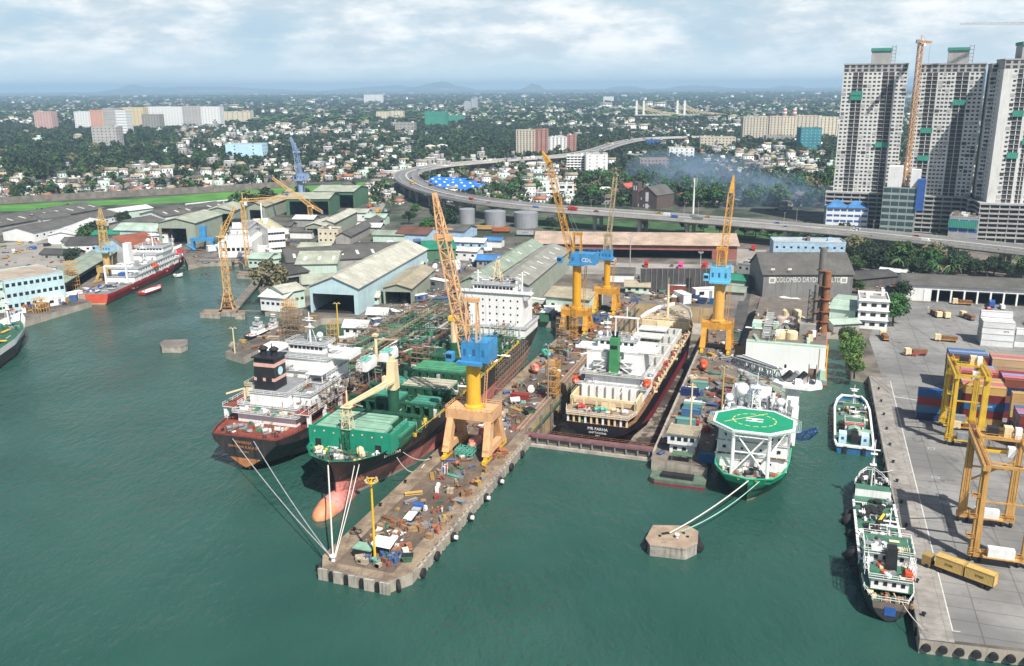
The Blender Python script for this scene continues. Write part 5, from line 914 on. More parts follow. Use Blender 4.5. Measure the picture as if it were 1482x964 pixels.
def shed(label, A, B, depth, eave, ridge, roof, wall, op=None, side_op=None, ridge_x=True, name='shed', cat='shed', z=3., over=.8, win=0, sky=0, group='sheds and workshops of the yard', az=None, wd=None):
 """gabled shed: A-B is the front base line, depth goes away; gable in front when ridge_x is False"""
 w, a = frame(A, B)
 if az is not None: a = -R(az); w = wd or (B[0] - A[0]) * math.cos(a) + (B[1] - A[1]) * math.sin(a)
 t = thing(name, label, cat, (A[0], A[1], z), a, group); mb = MB(); d = depth
 if ridge_x:   # ridge parallel to the front
  prof = [(0, 0), (0, eave), (d / 2, ridge), (d, eave), (d, 0)]
  for x in (0, w): mb.face([(x, y, zz) for y, zz in (prof if x == 0 else prof[::-1])], wall)
  if op:
   x0, x1, oh = op; mb.face([(0, 0, 0), (x0, 0, 0), (x0, 0, eave), (0, 0, eave)], wall); mb.face([(x1, 0, 0), (w, 0, 0), (w, 0, eave), (x1, 0, eave)], wall); mb.face([(x0, 0, oh), (x1, 0, oh), (x1, 0, eave), (x0, 0, eave)], wall)
  else: mb.face([(0, 0, 0), (w, 0, 0), (w, 0, eave), (0, 0, eave)], wall)
  mb.face([(w, d, 0), (0, d, 0), (0, d, eave), (w, d, eave)], wall)
 else:
  prof = [(0, 0), (0, eave), (w / 2, ridge), (w, eave), (w, 0)]
  mb.face([(0, d, 0), (0, 0, 0), (0, 0, eave), (0, d, eave)], wall); mb.face([(x, d, zz) for x, zz in prof], wall)
  if side_op: y0, y1, oh = side_op; mb.face([(w, 0, 0), (w, y0, 0), (w, y0, eave), (w, 0, eave)], wall); mb.face([(w, y1, 0), (w, d, 0), (w, d, eave), (w, y1, eave)], wall); mb.face([(w, y0, oh), (w, y1, oh), (w, y1, eave), (w, y0, eave)], wall)
  else: mb.face([(w, 0, 0), (w, d, 0), (w, d, eave), (w, 0, eave)], wall)
  if op: x0, x1, oh = op; mb.face([(0, 0, 0), (x0, 0, 0), (x0, 0, oh), (0, 0, oh)], wall); mb.face([(x1, 0, 0), (w, 0, 0), (w, 0, oh), (x1, 0, oh)], wall); mb.face([(0, 0, oh), (w, 0, oh), (w, 0, eave), (w / 2, 0, ridge), (0, 0, eave)], wall)
  else: mb.face([(x, 0, zz) for x, zz in prof[::-1]], wall)
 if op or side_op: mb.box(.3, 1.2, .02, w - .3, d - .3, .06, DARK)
 mb.build('wall', t)
 mb = MB(); th = .18; o = over
 if ridge_x: sl = (ridge - eave) / (d / 2); S_ = [(-o, eave - o * sl), (d / 2, ridge), (d + o, eave - o * sl)]; seg = [((-o, S_[i][0], S_[i][1] + .05), (w + o, S_[i + 1][0], S_[i + 1][1] + .05)) for i in (0, 1)]; Q = [[(-o, S_[i][0], S_[i][1] + .06), (w + o, S_[i][0], S_[i][1] + .06), (w + o, S_[i + 1][0], S_[i + 1][1] + .06), (-o, S_[i + 1][0], S_[i + 1][1] + .06)] for i in (0, 1)]
 else: sl = (ridge - eave) / (w / 2); S_ = [(-o, eave - o * sl), (w / 2, ridge), (w + o, eave - o * sl)]; Q = [[(S_[i][0], -o, S_[i][1] + .06), (S_[i + 1][0], -o, S_[i + 1][1] + .06), (S_[i + 1][0], d + o, S_[i + 1][1] + .06), (S_[i][0], d + o, S_[i][1] + .06)] for i in (0, 1)]
 for q in Q: mb.add(list(q) + [(p[0], p[1], p[2] + th) for p in q], [(3, 2, 1, 0), (4, 5, 6, 7), (0, 1, 5, 4), (1, 2, 6, 5), (2, 3, 7, 6), (3, 0, 4, 7)], roof)
 r = mb.build('roof', t)
 if ridge_x: MB().bar((-o, d / 2, ridge + .3), (w + o, d / 2, ridge + .3), .3, roof).build('ridge_cap', r)
 else: MB().bar((w / 2, -o, ridge + .3), (w / 2, d + o, ridge + .3), .3, roof).build('ridge_cap', r)
 for k in range(sky):
  f = (k + .5) / sky; q = Q[0] if ridge_x or k % 2 else Q[1]; c0 = [Vector(q[0]).lerp(q[1], .5 if not ridge_x else f - .2 / sky), ]
  if ridge_x: a0 = Vector(q[0]).lerp(q[1], f); a1 = Vector(q[0]).lerp(q[1], min(1, f + 1.6 / max(w, 8))); b0 = Vector(q[3]).lerp(q[2], f); b1 = Vector(q[3]).lerp(q[2], min(1, f + 1.6 / max(w, 8)))
  else: a0 = Vector(q[0]).lerp(q[3], f); a1 = Vector(q[0]).lerp(q[3], min(1, f + 1.6 / d)); b0 = Vector(q[1]).lerp(q[2], f); b1 = Vector(q[1]).lerp(q[2], min(1, f + 1.6 / d))
  u_ = Vector((0, 0, th + .03)); MB().face([a0.lerp(b0, .3) + u_, a1.lerp(b1, .3) + u_, a1.lerp(b1, .6) + u_, a0.lerp(b0, .6) + u_], mat('skylight', (.62, .62, .56), .4)).build('skylight', r)
 for k in range(win): x = w * (k + .5) / win; MB().box(x - .8, -.06, eave * .45, x + .8, .03, eave * .45 + 1.3, GLASS).build('window', t)
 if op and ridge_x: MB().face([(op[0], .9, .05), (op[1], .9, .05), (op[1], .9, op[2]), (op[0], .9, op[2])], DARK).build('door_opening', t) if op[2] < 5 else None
 return t
def windows(t, A, n, m, w, h, floors, z0, fh, ww, wh, sub=None, lim=100, name='window', gm=GLASS, depth=.06):
 """grid of windows on the wall plane from A: n=(dir x,dir y) along the wall; outward normal is to its right"""
 cnt = 0; nx, ny = n; ox, oy = ny, -nx; me = MB(); me.box(-ww / 2, -depth, 0, ww / 2, .1, wh, gm); mesh = me.mesh(name); rest = MB(); ang = math.atan2(ny, nx)
 for f in range(floors):
  for k in range(m):
   s = w * (k + .5) / m; x = A[0] + nx * s; y = A[1] + ny * s; z = z0 + f * fh
   if t.get('_nw', 0) < lim: put(name, mesh, t, (x, y, z), ang); t['_nw'] = t.get('_nw', 0) + 1
   else: c, s2 = math.cos(ang), math.sin(ang); P = [(-ww / 2, -depth), (ww / 2, -depth), (ww / 2, .1), (-ww / 2, .1)]; rest.prism([(x + p * c - q * s2, y + p * s2 + q * c) for p, q in P], z, z + wh, gm)
 if rest.v: rest.build('window_bank', t, kind='stuff')
def block(label, A, B, depth, h, floors, wall, cols=6, side=None, roof=None, z=3., ww=1.3, wh=1.3, name='building', cat='building', bands=None, clutter_=3, parapet=.8, sides=('R',), gm=GLASS, group=None, lim=100, slabs=False, z0=None):
 w, a = frame(A, B); t = thing(name, label, cat, (A[0], A[1], z), a, group); fh = h / floors
 MB().box(0, 0, 0, w, depth, h, wall, roof or CONCD).build('wall', t)
 p = .25; mb = MB()
 for x0, y0, x1, y1 in ((-.1, -.1, w + .1, p), (-.1, depth - p, w + .1, depth + .1), (-.1, p, p, depth - p), (w - p, p, w + .1, depth - p)): mb.box(x0, y0, h + .01, x1, y1, h + parapet, wall)
 mb.build('parapet', t)
 zz = fh * .35 if z0 is None else z0
 if cols: windows(t, (0, 0), (1, 0), cols, w, h, floors, zz, fh, ww, wh, lim=lim, gm=gm)
 sc = side if side is not None else max(1, int(depth / (w / max(1, cols))))
 if sc and 'R' in sides: windows(t, (w, 0), (0, 1), sc, depth, h, floors, zz, fh, ww, wh, lim=lim, gm=gm)
 if sc and 'L' in sides: windows(t, (0, depth), (0, -1), sc, depth, h, floors, zz, fh, ww, wh, lim=lim, gm=gm)
 if slabs:
  for f in range(1, floors + 1): MB().box(-.5, -.9, f * fh - .2, w + .5, -.02, f * fh, wall).build('ledge', t)
 for k in range(clutter_): s = random.uniform(1.2, 3.2); x = random.uniform(2, max(2.1, w - 2)); y = random.uniform(2, max(2.1, depth - 2)); MB().cb(x, y, h, s, s, random.uniform(1, 3), random.choice((wall, WHITE, CONCD)), 0).build('rooftop_unit', t)
 return t
def lamp_post(label, loc, h, z=3.006, m=None, style='ring', group='lamp posts'):
 t = thing('lamp_post', label, 'lamp post', (loc[0], loc[1], z), 0, group); m = m or YELP
 MB().tube((0, 0, 0), (0, 0, h), .32, m, 10, .22).build('pole', t)
 mb = MB()
 if style == 'ring':
  n = 8; [mb.bar((1.5 * math.cos(2 * PI * k / n), 1.5 * math.sin(2 * PI * k / n), h), (1.5 * math.cos(2 * PI * (k + 1) / n), 1.5 * math.sin(2 * PI * (k + 1) / n), h), .25, m) for k in range(n)]; [mb.bar((0, 0, h - .9), (1.5 * math.cos(2 * PI * k / n), 1.5 * math.sin(2 * PI * k / n), h), .14, m) for k in range(n)]
 else: mb.bar((-1.6, 0, h), (1.6, 0, h), .22, m)
 mb.build('head_frame', t)
 for k in range(4): a = PI / 4 + k * PI / 2; MB().cb(math.cos(a) * (1.4 if style == 'ring' else (k - 1.5) * .8 / math.cos(a) if 0 else 1.1), math.sin(a) * (1.4 if style == 'ring' else .3), h + .1, .5, .4, .35, GALV, a).build('floodlight', t)
 return t
lamp_post('tall yellow lamp post at the near end of the long pier', G(543, 812), 20)
lamp_post('cream lamp post on the tip of the small left pier', G(340, 511), 10.5, m=CREAM, style='bar')
lamp_post('thin yellow lamp post beside the inlet', G(490, 488), 15, m=YELP, style='bar'); lamp_post('tall pale lamp post on the right hand wharf among containers', G(998, 640), 21, m=CREAM); lamp_post('amber lamp post beside the helideck ship', G(1043, 618), 20, m=OCH, style='bar'); lamp_post('grey lamp post before the salmon roofed warehouse', G(1013, 395), 12, m=GALV)
lamp_post('slim grey mast at the dry dock edge', G(793, 580), 20, m=GREYS, style='bar'); lamp_post('grey lighting mast behind the yellow cranes', G(911, 405), 24, m=GALV, style='bar')
# power barge --------------------------------------------------------------
ox, oy = W(-23, 339.5); t = thing('power_barge', 'white ended power barge with rusty tanks and chimney stacks', 'barge', (ox, oy, 0), RU)
WB = mat('barge_white', (.80, .82, .80), .5, .05, .1, streak=.25, dirt=(.55, .60, .52)); MINT = mat('barge_mint', (.45, .62, .50), .6, .1, .3, streak=.3)
MB().box(.3, .5, 0.8, 29.2, 80, 13.4, WB, mat('barge_deck', (.14, .12, .10), .85, .3, .3, rust=.15)).build('hull', t); MB().box(-.2, -2.5, .2, 30.2, .5, 1.6, mat('barge_skirt', (.22, .34, .28), .7, .25, .4, streak=.5)).build('skirt', t); MB().box(.0, -2.6, -.4, 30.4, 80.5, .2, mat('boom_orange', (.6, .10, .02), .6)).build('float_boom', t)
mb = MB(); mb.rail([(0, -2.3), (30, -2.3)], 1.6, MINT, 1.2, 2); mb.rail([(.4, .7), (29, .7)], 13.4, MINT, 1.1, 2.4); mb.build('railing', t); MB().box(.3, .6, 13.4, 29.2, 3, 13.7, MINT).build('deck_edge', t)
MB().box(14.8, .44, 4.2, 15.6, .52, 5.8, DARK).build('doorway', t); MB().box(26.8, .46, 2, 27.1, .52, 13, mat('rust_streak', (.36, .17, .07), .8)).build('rust_streak', t)
for x, y, r, h in ((11.5, 26, 1.9, 4.2), (15.5, 27, 1.8, 4), (12, 10, 2.2, 2.6), (16.5, 10.5, 2.2, 2.6), (13.5, 35, 2.0, 5.2), (17.2, 36, 1.9, 5)): MB().lathe([(r, 13.4), (r, 13.4 + h), (r * .7, 13.9 + h)], random.choice((mat('tank_pinkish', (.42, .33, .29), .7, .2, .5, rust=.2), CREAM)), x, y, 14).build('tank', t)
mb = MB(); [mb.box(5.6, 8 + k * 2.2, 13.4 + .2 * k, 8.4, 9.2 + k * 2.2, 13.7 + .22 * k, GALV) for k in range(14)]; mb.rail([(5.6, 8), (5.6, 38, 17)], 13.6, GALV); mb.build('conveyor', t)
MB().box(1, 18, 13.4, 4.5, 24, 16.6, MINT).build('cabin', t); MB().box(19, 16, 13.4, 25, 26, 18, mat('generator_grey', (.26, .25, .23), .7, .25, .4, rust=.1)).build('generator', t)
clutter(t, 1, 28, 4, 45, 13.4, 60, 3.2, [GALV, GREYS, TANR, MINT, CREAM, WHITE], (3, 9))
for x, y, z1, m, r in ((25.5, 24, 47, mat('stack_grey', (.15, .14, .13), .8, .3, .4, rust=.1), 1.35), (27.8, 22.5, 38, mat('stack_rust', (.26, .10, .045), .8, .35, .5, rust=.3), 1.3), (24, 21, 33, mat('stack_grey', (.15, .14, .13)), .8)):
 s_ = MB().lathe([(r * 1.2, 13.4), (r, 16), (r, z1), (r * .85, z1)], m, x, y, 14).build('chimney_stack', t)
 for z in (18, 22, 27, 32, 38):
  if z < z1 - 2: MB().lathe([(r + .7, z), (r + .7, z + .25)], TANR, x, y, 12).build('collar_platform', s_)
mb = MB(); mb.lattice((22.6, 20, 13.4), (22.6, 20, 31), 2.4, 2.2, 7, .25, BLACKM); mb.build('stack_frame', t)
mb = MB(); [mb.bar((29.8, y, 1), (29.8, y, 13), .3, YELP) for y in (1, 4, 7)]; [mb.bar((29.8, 1, z), (29.8, 7, z), .2, YELP) for z in (3, 6, 9, 12)]; mb.box(27.8, -1.6, 1.6, 29.6, .4, 5.4, MINT); mb.build('stair_tower', t)
# ---- named sheds and blocks, placed along their front base lines ----------
def P(px, py): return G(px, py)
shed('pale blue gabled workshop with a wide dark door facing the inlet', (-97, 421), None or (-74, 411), 108, 13, 18, RLIGHT, WPBLUE, op=(1.5, 22.5, 9.5), ridge_x=False, name='workshop', sky=0, az=12.5)
shed('tan roofed shed with dark green open end beside the blue workshop', (-64, 437), (-50, 435), 50, 8.5, 10.5, RTAN, WSAGE, op=(1, 14, 6.5), ridge_x=False, az=9)
shed('long sage roofed building hall behind the cargo ship', (-25.5, 423), (-12, 420), 112, 14, 17, RGRN, WSAGE, ridge_x=False, name='workshop', sky=10, az=16.5, wd=12.5)
shed('wide grey green hall beside the sage roofed hall', (-11.5, 431), (8, 427), 98, 12, 15.5, rmat('roof_grey_tan', (.30, .30, .26)), WSAGE, ridge_x=False, name='workshop', sky=14, az=15.5, wd=20)
shed('tan roofed mint shed behind the yellow crane', P(790, 452), P(852, 458), 22, 8, 10.5, RTAN, WMINT, ridge_x=True, win=3)
shed('large dark asbestos roofed shed in the middle of the yard', P(418, 400), P(596, 388), 46, 8, 12, RGREY, WGREY, sky=8); shed('pale green roofed end of the dark shed', P(430, 404), P(488, 403), 34, 8.6, 12.6, RPALE, WMINT, sky=3)
shed('small sage roofed shed left of the blue workshop', P(440, 428), P(492, 425), 24, 6, 8.5, RPALE, WSAGE)
shed('dark roofed open shed behind the waterside tree', P(405, 415), P(448, 408), 30, 6, 8, RDK, WGREY, op=(1, 12, 4))
shed('white roofed waterside office on stilts by the inlet', P(378, 449), P(414, 452), 15, 7, 9, RWHITE, WWHITE, win=5, name='office_building', cat='office'); shed('mint walled waterside house beside the office', P(412, 450), P(442, 444), 16, 9, 11, RLIGHT, WMINT, win=4, name='office_building', cat='office')
shed('green roofed waterside huts behind the ferry crane', P(360, 388), P(388, 389), 16, 6, 8, RMINT, WMINT, win=4); shed('mint open boat shed beside the waterside huts', P(388, 388), P(412, 384), 14, 5, 7, RMINT, WMINT, win=2)
block('white office block with long window bands behind the ferry', P(390, 366), P(414, 364), 52, 15, 3, WWHITE, 6, 8, roof=mat('roof_yellowish', (.46, .42, .25), .8), ww=1.7, wh=1.4, name='office_block', cat='office')
shed('green open ended hangar left of the ferry', P(232, 353), P(276, 357), 44, 15, 18, RPALE, WSAGE, op=(2, 20, 11), az=7, ridge_x=False, name='hangar', cat='hangar')
shed('pale green hangar behind the ferry bow', P(297, 330), P(337, 331), 36, 13, 16, RPALE, WSAGE, op=(2, 21, 11), az=1, ridge_x=False, name='hangar', cat='hangar')
shed('tan roofed green hangar in the middle distance', P(359, 318), P(385, 318), 58, 11, 14, RTAN, WSAGE, op=(2, 13, 8), az=6, ridge_x=False, name='hangar', cat='hangar')
shed('dark green open hall below the lilac crane', P(415, 312), P(477, 312), 40, 14, 17, RPALE, WGRN, op=(3, 36, 12), name='hangar', cat='hangar'); shed('farthest dark green open hall with pale roof', P(455, 301), P(512, 302), 42, 15, 18, RPALE, WGRN, op=(4, 38, 12), name='hangar', cat='hangar')
shed('white roofed gable shed near the road', P(463, 342), P(483, 343), 62, 10, 12, RLIGHT, WSAGE, op=(1, 9, 7), ridge_x=False, az=6); shed('smaller white roofed shed beside the gable shed', P(443, 345), P(467, 347), 30, 9, 11, RLIGHT, WSAGE, op=(1, 13, 7), ridge_x=False, az=6)
shed('long grey roofed store by the lorry road', P(486, 354), P(504, 356), 84, 6, 8.5, RGREY, WGREY, ridge_x=False, az=8); block('cream block with four square windows', P(461, 352), P(490, 352), 12, 9, 2, WCREAM, 4, 1, name='office_block', cat='office')
shed('long grey roofed warehouse at the far left', P(-60, 352), P(153, 313), 44, 7, 11, RGREY, WGREY, sky=12, name='warehouse', cat='warehouse'); shed('second grey warehouse with white front wall', P(50, 350), P(176, 322), 26, 7, 10, RGREY, WWHITE, win=14, name='warehouse', cat='warehouse')
shed('grey roofed warehouse in front of the grass strip', P(240, 325), P(332, 310), 30, 6.5, 10, RGREY, WWHITE, sky=6, name='warehouse', cat='warehouse'); shed('pale roofed shed between the grey warehouses', P(156, 320), P(222, 311), 18, 6, 8, RWHITE, WMINT, name='warehouse', cat='warehouse'); shed('low grey shed right of the leafless tree', P(200, 338), P(240, 330), 28, 6, 9, RGREY, WGREY)
shed('white gabled office with green roof above the red ship', P(167, 350), P(230, 352), 20, 8.5, 12, RMINT, WPBLUE, win=6, name='office_building', cat='office')
shed('red tiled white hall behind the red ship', P(190, 385), P(236, 378), 40, 11, 16, RTILE, WWHITE, win=7, name='hall', cat='hall'); shed('small red tiled lodge beside the tiled hall', P(230, 352), P(244, 352), 10, 8, 12, RTILE, WWHITE, win=1, name='lodge', cat='lodge')
shed('dark roofed bungalow group left of the ochre crane', P(96, 368), P(160, 366), 28, 6, 9, RDK, WWHITE, win=5); shed('green roofed store above the bungalows', P(127, 352), P(172, 351), 12, 6, 8, RTEAL, WMINT)
shed('long sage canopy on the left quay', P(96, 428), P(182, 372), 16, 7, 8.5, RGRN, WDARK, op=(2, 60, 5)); block('pale blue three storey office on the left quay', P(12, 452), P(97, 437), 30, 15.5, 3, WPBLUE, 10, 0, roof=rmat('roof_worn_tan', (.46, .38, .30)), ww=1.7, wh=1.7, name='office_block', cat='office', clutter_=0, parapet=.3, sides=())
block('pale green low annex at the left picture edge', P(-22, 456), P(10, 452), 26, 14, 3, WMINT, 6, 0, ww=1.2, wh=1.2, name='office_block', cat='office', clutter_=0)
shed('white walled shed below the parking lot', P(110, 352), P(150, 330), 18, 6, 8, RWHITE, WWHITE, win=2); shed('white gable end shed with dark door', P(42, 328), P(64, 332), 22, 8, 10.5, RGREY, WWHITE, op=(4, 9, 5), ridge_x=False)
for k_, (px, py, w_, d_, e_, rf, rn_) in enumerate(((420, 345, 16, 12, 5, RGREY, 'grey'), (432, 372, 20, 14, 6, RPALE, 'pale green'), (470, 372, 24, 12, 5, RGREY, 'grey'), (510, 372, 26, 14, 6, RDK, 'dark'), (540, 350, 22, 14, 5, RGRN, 'sage'), (516, 338, 18, 12, 5, RWHITE, 'white'), (530, 395, 20, 12, 5, RGREY, 'grey'), (555, 372, 18, 12, 6, RTAN, 'tan'), (425, 330, 16, 14, 7, RWHITE, 'white'), (500, 320, 18, 14, 7, RPALE, 'pale green'), (528, 326, 16, 14, 6, RMINT, 'mint'), (395, 338, 14, 12, 6, RGREY, 'grey'), (345, 345, 18, 8, 6, RGREY, 'grey'), (276, 318, 20, 16, 7, RDK, 'dark'), (240, 340, 16, 12, 5, RGREY, 'grey'), (204, 352, 14, 10, 6, RWHITE, 'white'), (90, 360, 16, 10, 5, RGREY, 'grey'), (60, 378, 24, 10, 5, RDK, 'dark'), (575, 398, 14, 10, 5, RLIGHT, 'pale'), (520, 440, 10, 7, 4, RLIGHT, 'pale'), (532, 466, 9, 6, 4, RWHITE, 'white'), (498, 487, 10, 7, 4.5, RWHITE, 'white'), (720, 392, 18, 12, 5, RWHITE, 'white'), (690, 388, 14, 12, 5, RBLUE, 'blue'), (880, 408, 14, 10, 5, RGREY, 'grey'), (905, 425, 12, 9, 4, RTAN, 'tan'), (1085, 395, 12, 9, 5, RGREY, 'grey'))):
 x, y = G(px, py); shed(f'small {rn_} roofed shed ' + ('in the crowded yard right of the ferry' if 380 < px < 600 and py < 400 else 'beside the inlet workshop' if 490 < px < 600 else 'among the left quay warehouses' if px < 380 else 'among the stores behind the docks'), (x, y), (x + w_, y - w_ * .15), d_, e_, e_ + 2, rf, (WWHITE, WMINT, WGREY)[k_ % 3], win=3 if k_ % 2 else 0, group='small sheds')
shed('salmon roofed long warehouse with dock doors', P(775, 372), P(1066, 376), 34, 9, 13.5, RSAL, mat('wall_maroon_trim', (.26, .10, .08), .8, .2, .3), op=(6, 110, 5.5), name='warehouse', cat='warehouse', over=1.4)
shed('grey drydock hall with painted name on its side', P(1103, 430), P(1232, 430), 30, 12, 20, RGREY, mat('wall_corrugated_grey', (.21, .21, .205), .8, .2, .12, rib=('X', 1., .1), streak=.7, rust=.03), name='workshop', cat='workshop')
# ---- trees -----------------------------------------------------------------
def leafm(key, c, v=.35): return mat(key, c, .75, v, .6, rnd=.45)
LF = {'dark': [leafm('leaf_dark', (.013, .033, .011)), leafm('leaf_mid', (.024, .058, .017)), leafm('leaf_deep', (.009, .023, .009))], 'green': [leafm('leaf_green', (.035, .095, .018)), leafm('leaf_fresh', (.055, .13, .025)), leafm('leaf_mid', (.024, .060, .018))],
 'bright': [leafm('leaf_bright', (.09, .17, .03)), leafm('leaf_lime', (.13, .22, .04)), leafm('leaf_green', (.035, .095, .018))], 'dry': [leafm('leaf_dry', (.16, .16, .07)), leafm('leaf_olive', (.10, .11, .045)), leafm('leaf_grey', (.20, .19, .12))]}
BARK = mat('bark', (.09, .065, .045), .9, .3, 1.)
def leaves(mb, rs, cx, cy, cz, rx, rz, clumps, per, leaf, ms, hollow=.55):
 for c in range(clumps):
  while True:
   d = Vector((rs.uniform(-1, 1), rs.uniform(-1, 1), rs.uniform(-.55, 1)))
   if .25 < d.length < 1: break
  d *= (hollow + (1 - hollow) * rs.random()) / d.length * rs.uniform(.75, 1.08)
  px, py, pz = cx + d.x * rx, cy + d.y * rx, cz + d.z * rz; cr = rx * rs.uniform(.24, .42); m = ms[0] if rs.random() < .45 else rs.choice(ms)
  for k in range(per):
   n = Vector((rs.gauss(0, 1), rs.gauss(0, 1), rs.gauss(.25, 1))).normalized(); q = Vector((px, py, pz)) + n * cr * rs.uniform(.6, 1.05)
   n = (n + Vector((rs.gauss(0, .5), rs.gauss(0, .5), rs.gauss(.3, .5)))).normalized(); a = n.orthogonal().normalized(); b = n.cross(a); t = rs.uniform(0, 6.3); a, b = a * math.cos(t) + b * math.sin(t), b * math.cos(t) - a * math.sin(t); s = leaf * rs.uniform(.6, 1.25)
   mb.face([q - a * s - b * s * .55, q + a * s - b * s * .35, q + a * s * .8 + b * s * .5, q - a * s * .7 + b * s * .6], m)
TREE = {}
def tree_meshes(kind, var, big=False):
 k = (kind, var, big)
 if k not in TREE:
  rs = random.Random(hash(kind) % 1 + var * 13 + len(kind)); mb = MB(); ms = LF[kind]
  leaves(mb, rs, 0, 0, 6.4, 4.8 * rs.uniform(.85, 1.1), 3.6 * rs.uniform(.8, 1.25), 34 if big else 24, 46 if big else 20, .42 if big else .72, ms)
  tr = MB(); tr.tube((0, 0, 0), (.2, 0, 3), .45, BARK, 7, .3)
  for i in range(5): a = i * 1.26 + rs.random(); tr.tube((.2, 0, 2.8 + .1 * i), (math.cos(a) * 2.6, math.sin(a) * 2.6, 6 + rs.random()), .2, BARK, 5, .07)
  TREE[k] = (tr.mesh('trunk'), mb.mesh('crown'))
 return TREE[k]
def tree(label, x, y, kind='green', s=1., z=3., var=None, big=False, sz=None, group='trees', name='tree'):
 t = thing(name, label, 'tree', (x, y, z), random.uniform(0, 6.3), group); t.scale = (s, s, s * (sz or random.uniform(.85, 1.15)))
 a, b = tree_meshes(kind, random.randint(0, 3) if var is None else var, big); put('trunk', a, t); put('crown', b, t); return t
def palm_tree(label, x, y, h, s=1., z=3., n=17):
 t = thing('palm_tree', label, 'palm tree', (x, y, z), random.uniform(0, 6), 'palm trees'); MB().tube((0, 0, 0), (.4, .2, h), .3, BARK, 7, .2).build('trunk', t); mb = MB(); ms = LF['green'] + LF['dry'][:1]
 for i in range(n):
  a = i * 2.4; el = random.uniform(-.2, 1.); m = random.choice(ms); L0 = 3.6 * s; p = Vector((.4, .2, h))
  for k in range(5):
   f = (k + 1) / 5; q = Vector((.4 + math.cos(a) * L0 * f * math.cos(el * .6), .2 + math.sin(a) * L0 * f * math.cos(el * .6), h + L0 * (.75 * el * f - .85 * f * f))); sd = Vector((-math.sin(a), math.cos(a), 0)) * (.5 * (1.1 - f)) * s; sd.z = -.12
   mb.face([p - sd * 1.2, q - sd, q, p], m); mb.face([p, q, q + sd, p + sd * 1.2], m); p = q
 mb.build('crown', t); return t
# ---- viaduct ---------------------------------------------------------------
VZ = 16.; vpx = [(1760, 396), (1600, 376), (1482, 361.5), (1300, 342), (1182, 330.5), (1000, 316), (900, 308.5), (800, 301.5), (720, 293.5), (660, 284), (620, 274), (597, 264), (588, 256), (594, 248.5), (625, 241.5), (665, 237), (745, 230.5), (820, 225), (863, 217.5), (890, 209), (921, 202.5), (962, 199.5), (1045, 197.5), (1110, 196.5)]
vp = [Vector((*G(a, b, VZ), 0)) for a, b in vpx]; VC = []
for i in range(1, len(vp) - 2):
 p0, p1, p2, p3 = vp[i - 1:i + 3]; n_ = max(3, int((p2 - p1).length / 9))
 for k in range(n_): t_ = k / n_; VC.append(.5 * ((2 * p1) + (p2 - p0) * t_ + (2 * p0 - 5 * p1 + 4 * p2 - p3) * t_ * t_ + (3 * p1 - p0 - 3 * p2 + p3) * t_ ** 3))
VN = []
for i, p in enumerate(VC): d = (VC[min(i + 1, len(VC) - 1)] - VC[max(0, i - 1)]).normalized(); VN.append(Vector((d.y, -d.x, 0)))
vt = thing('viaduct', 'long curving concrete road viaduct on columns behind the shipyard', 'viaduct', (0, 0, 0))
ASPH = mat('asphalt', (.155, .155, .16), .9, .2, .08); VCON = mat('viaduct_concrete', (.46, .44, .40), .8, .2, .06, streak=.5)
def strip(o0, o1, z0, z1, m, name, rng=None):
 mb = MB()
 for i in range(len(VC) - 1):
  a, b, na, nb = VC[i], VC[i + 1], VN[i], VN[i + 1]; q = [(a + na * o0), (b + nb * o0), (b + nb * o1), (a + na * o1)]
  vs = [(p.x, p.y, z0) for p in q] + [(p.x, p.y, z1) for p in q]; mb.add(vs, [(4, 5, 6, 7), (3, 2, 1, 0), (0, 1, 5, 4), (2, 3, 7, 6)], m)
 return mb.build(name, vt)
strip(-13.2, 13.2, VZ - 1., VZ - .15, VCON, 'deck'); strip(-8, 8, VZ - 2.6, VZ - 1.01, VCON, 'girder'); strip(-12.6, -1, VZ - .14, VZ, ASPH, 'roadway'); strip(1, 12.6, VZ - .14, VZ, ASPH, 'roadway')
for o in (-13.1, 12.7): strip(o, o + .4, VZ - .3, VZ + 1.1, VCON, 'parapet')
strip(-.9, .9, VZ - .1, VZ + .7, VCON, 'median')
for o in (-6.8, 6.8): strip(o - .12, o + .12, VZ + .004, VZ + .012, mk, 'lane_line')
acc = 0; nx_ = 12; cols_ = []
for i in range(1, len(VC)):
 acc += (VC[i] - VC[i - 1]).length
 if acc > nx_:
  nx_ += 34; p = VC[i]; a = math.atan2(VN[i].y, VN[i].x); mb = MB(); c, s_ = math.cos(a), math.sin(a)
  for o in (-6, 6): mb.cb(p.x + VN[i].x * o, p.y + VN[i].y * o, 3, 2.2, 2.2, VZ - 7, VCON, a)
  mb.cb(p.x, p.y, VZ - 4.4, 18, 2.4, 1.8, VCON, a); mb.build('column', vt); cols_.append(p)
  if len(cols_) % 2 == 0:
   for o in (-13.3, 13.3):
    lt = thing('street_lamp', 'slim grey street lamp on the viaduct parapet', 'street lamp', (p.x + VN[i].x * o, p.y + VN[i].y * o, VZ + 1), a, 'street lamps along the viaduct'); MB().tube((0, 0, 0), (0, 0, 9), .14, GALV, 6, .08).build('pole', lt); MB().bar((0, 0, 9), (-2. if o > 0 else 2., 0, 9.4), .16, GALV).build('arm', lt)
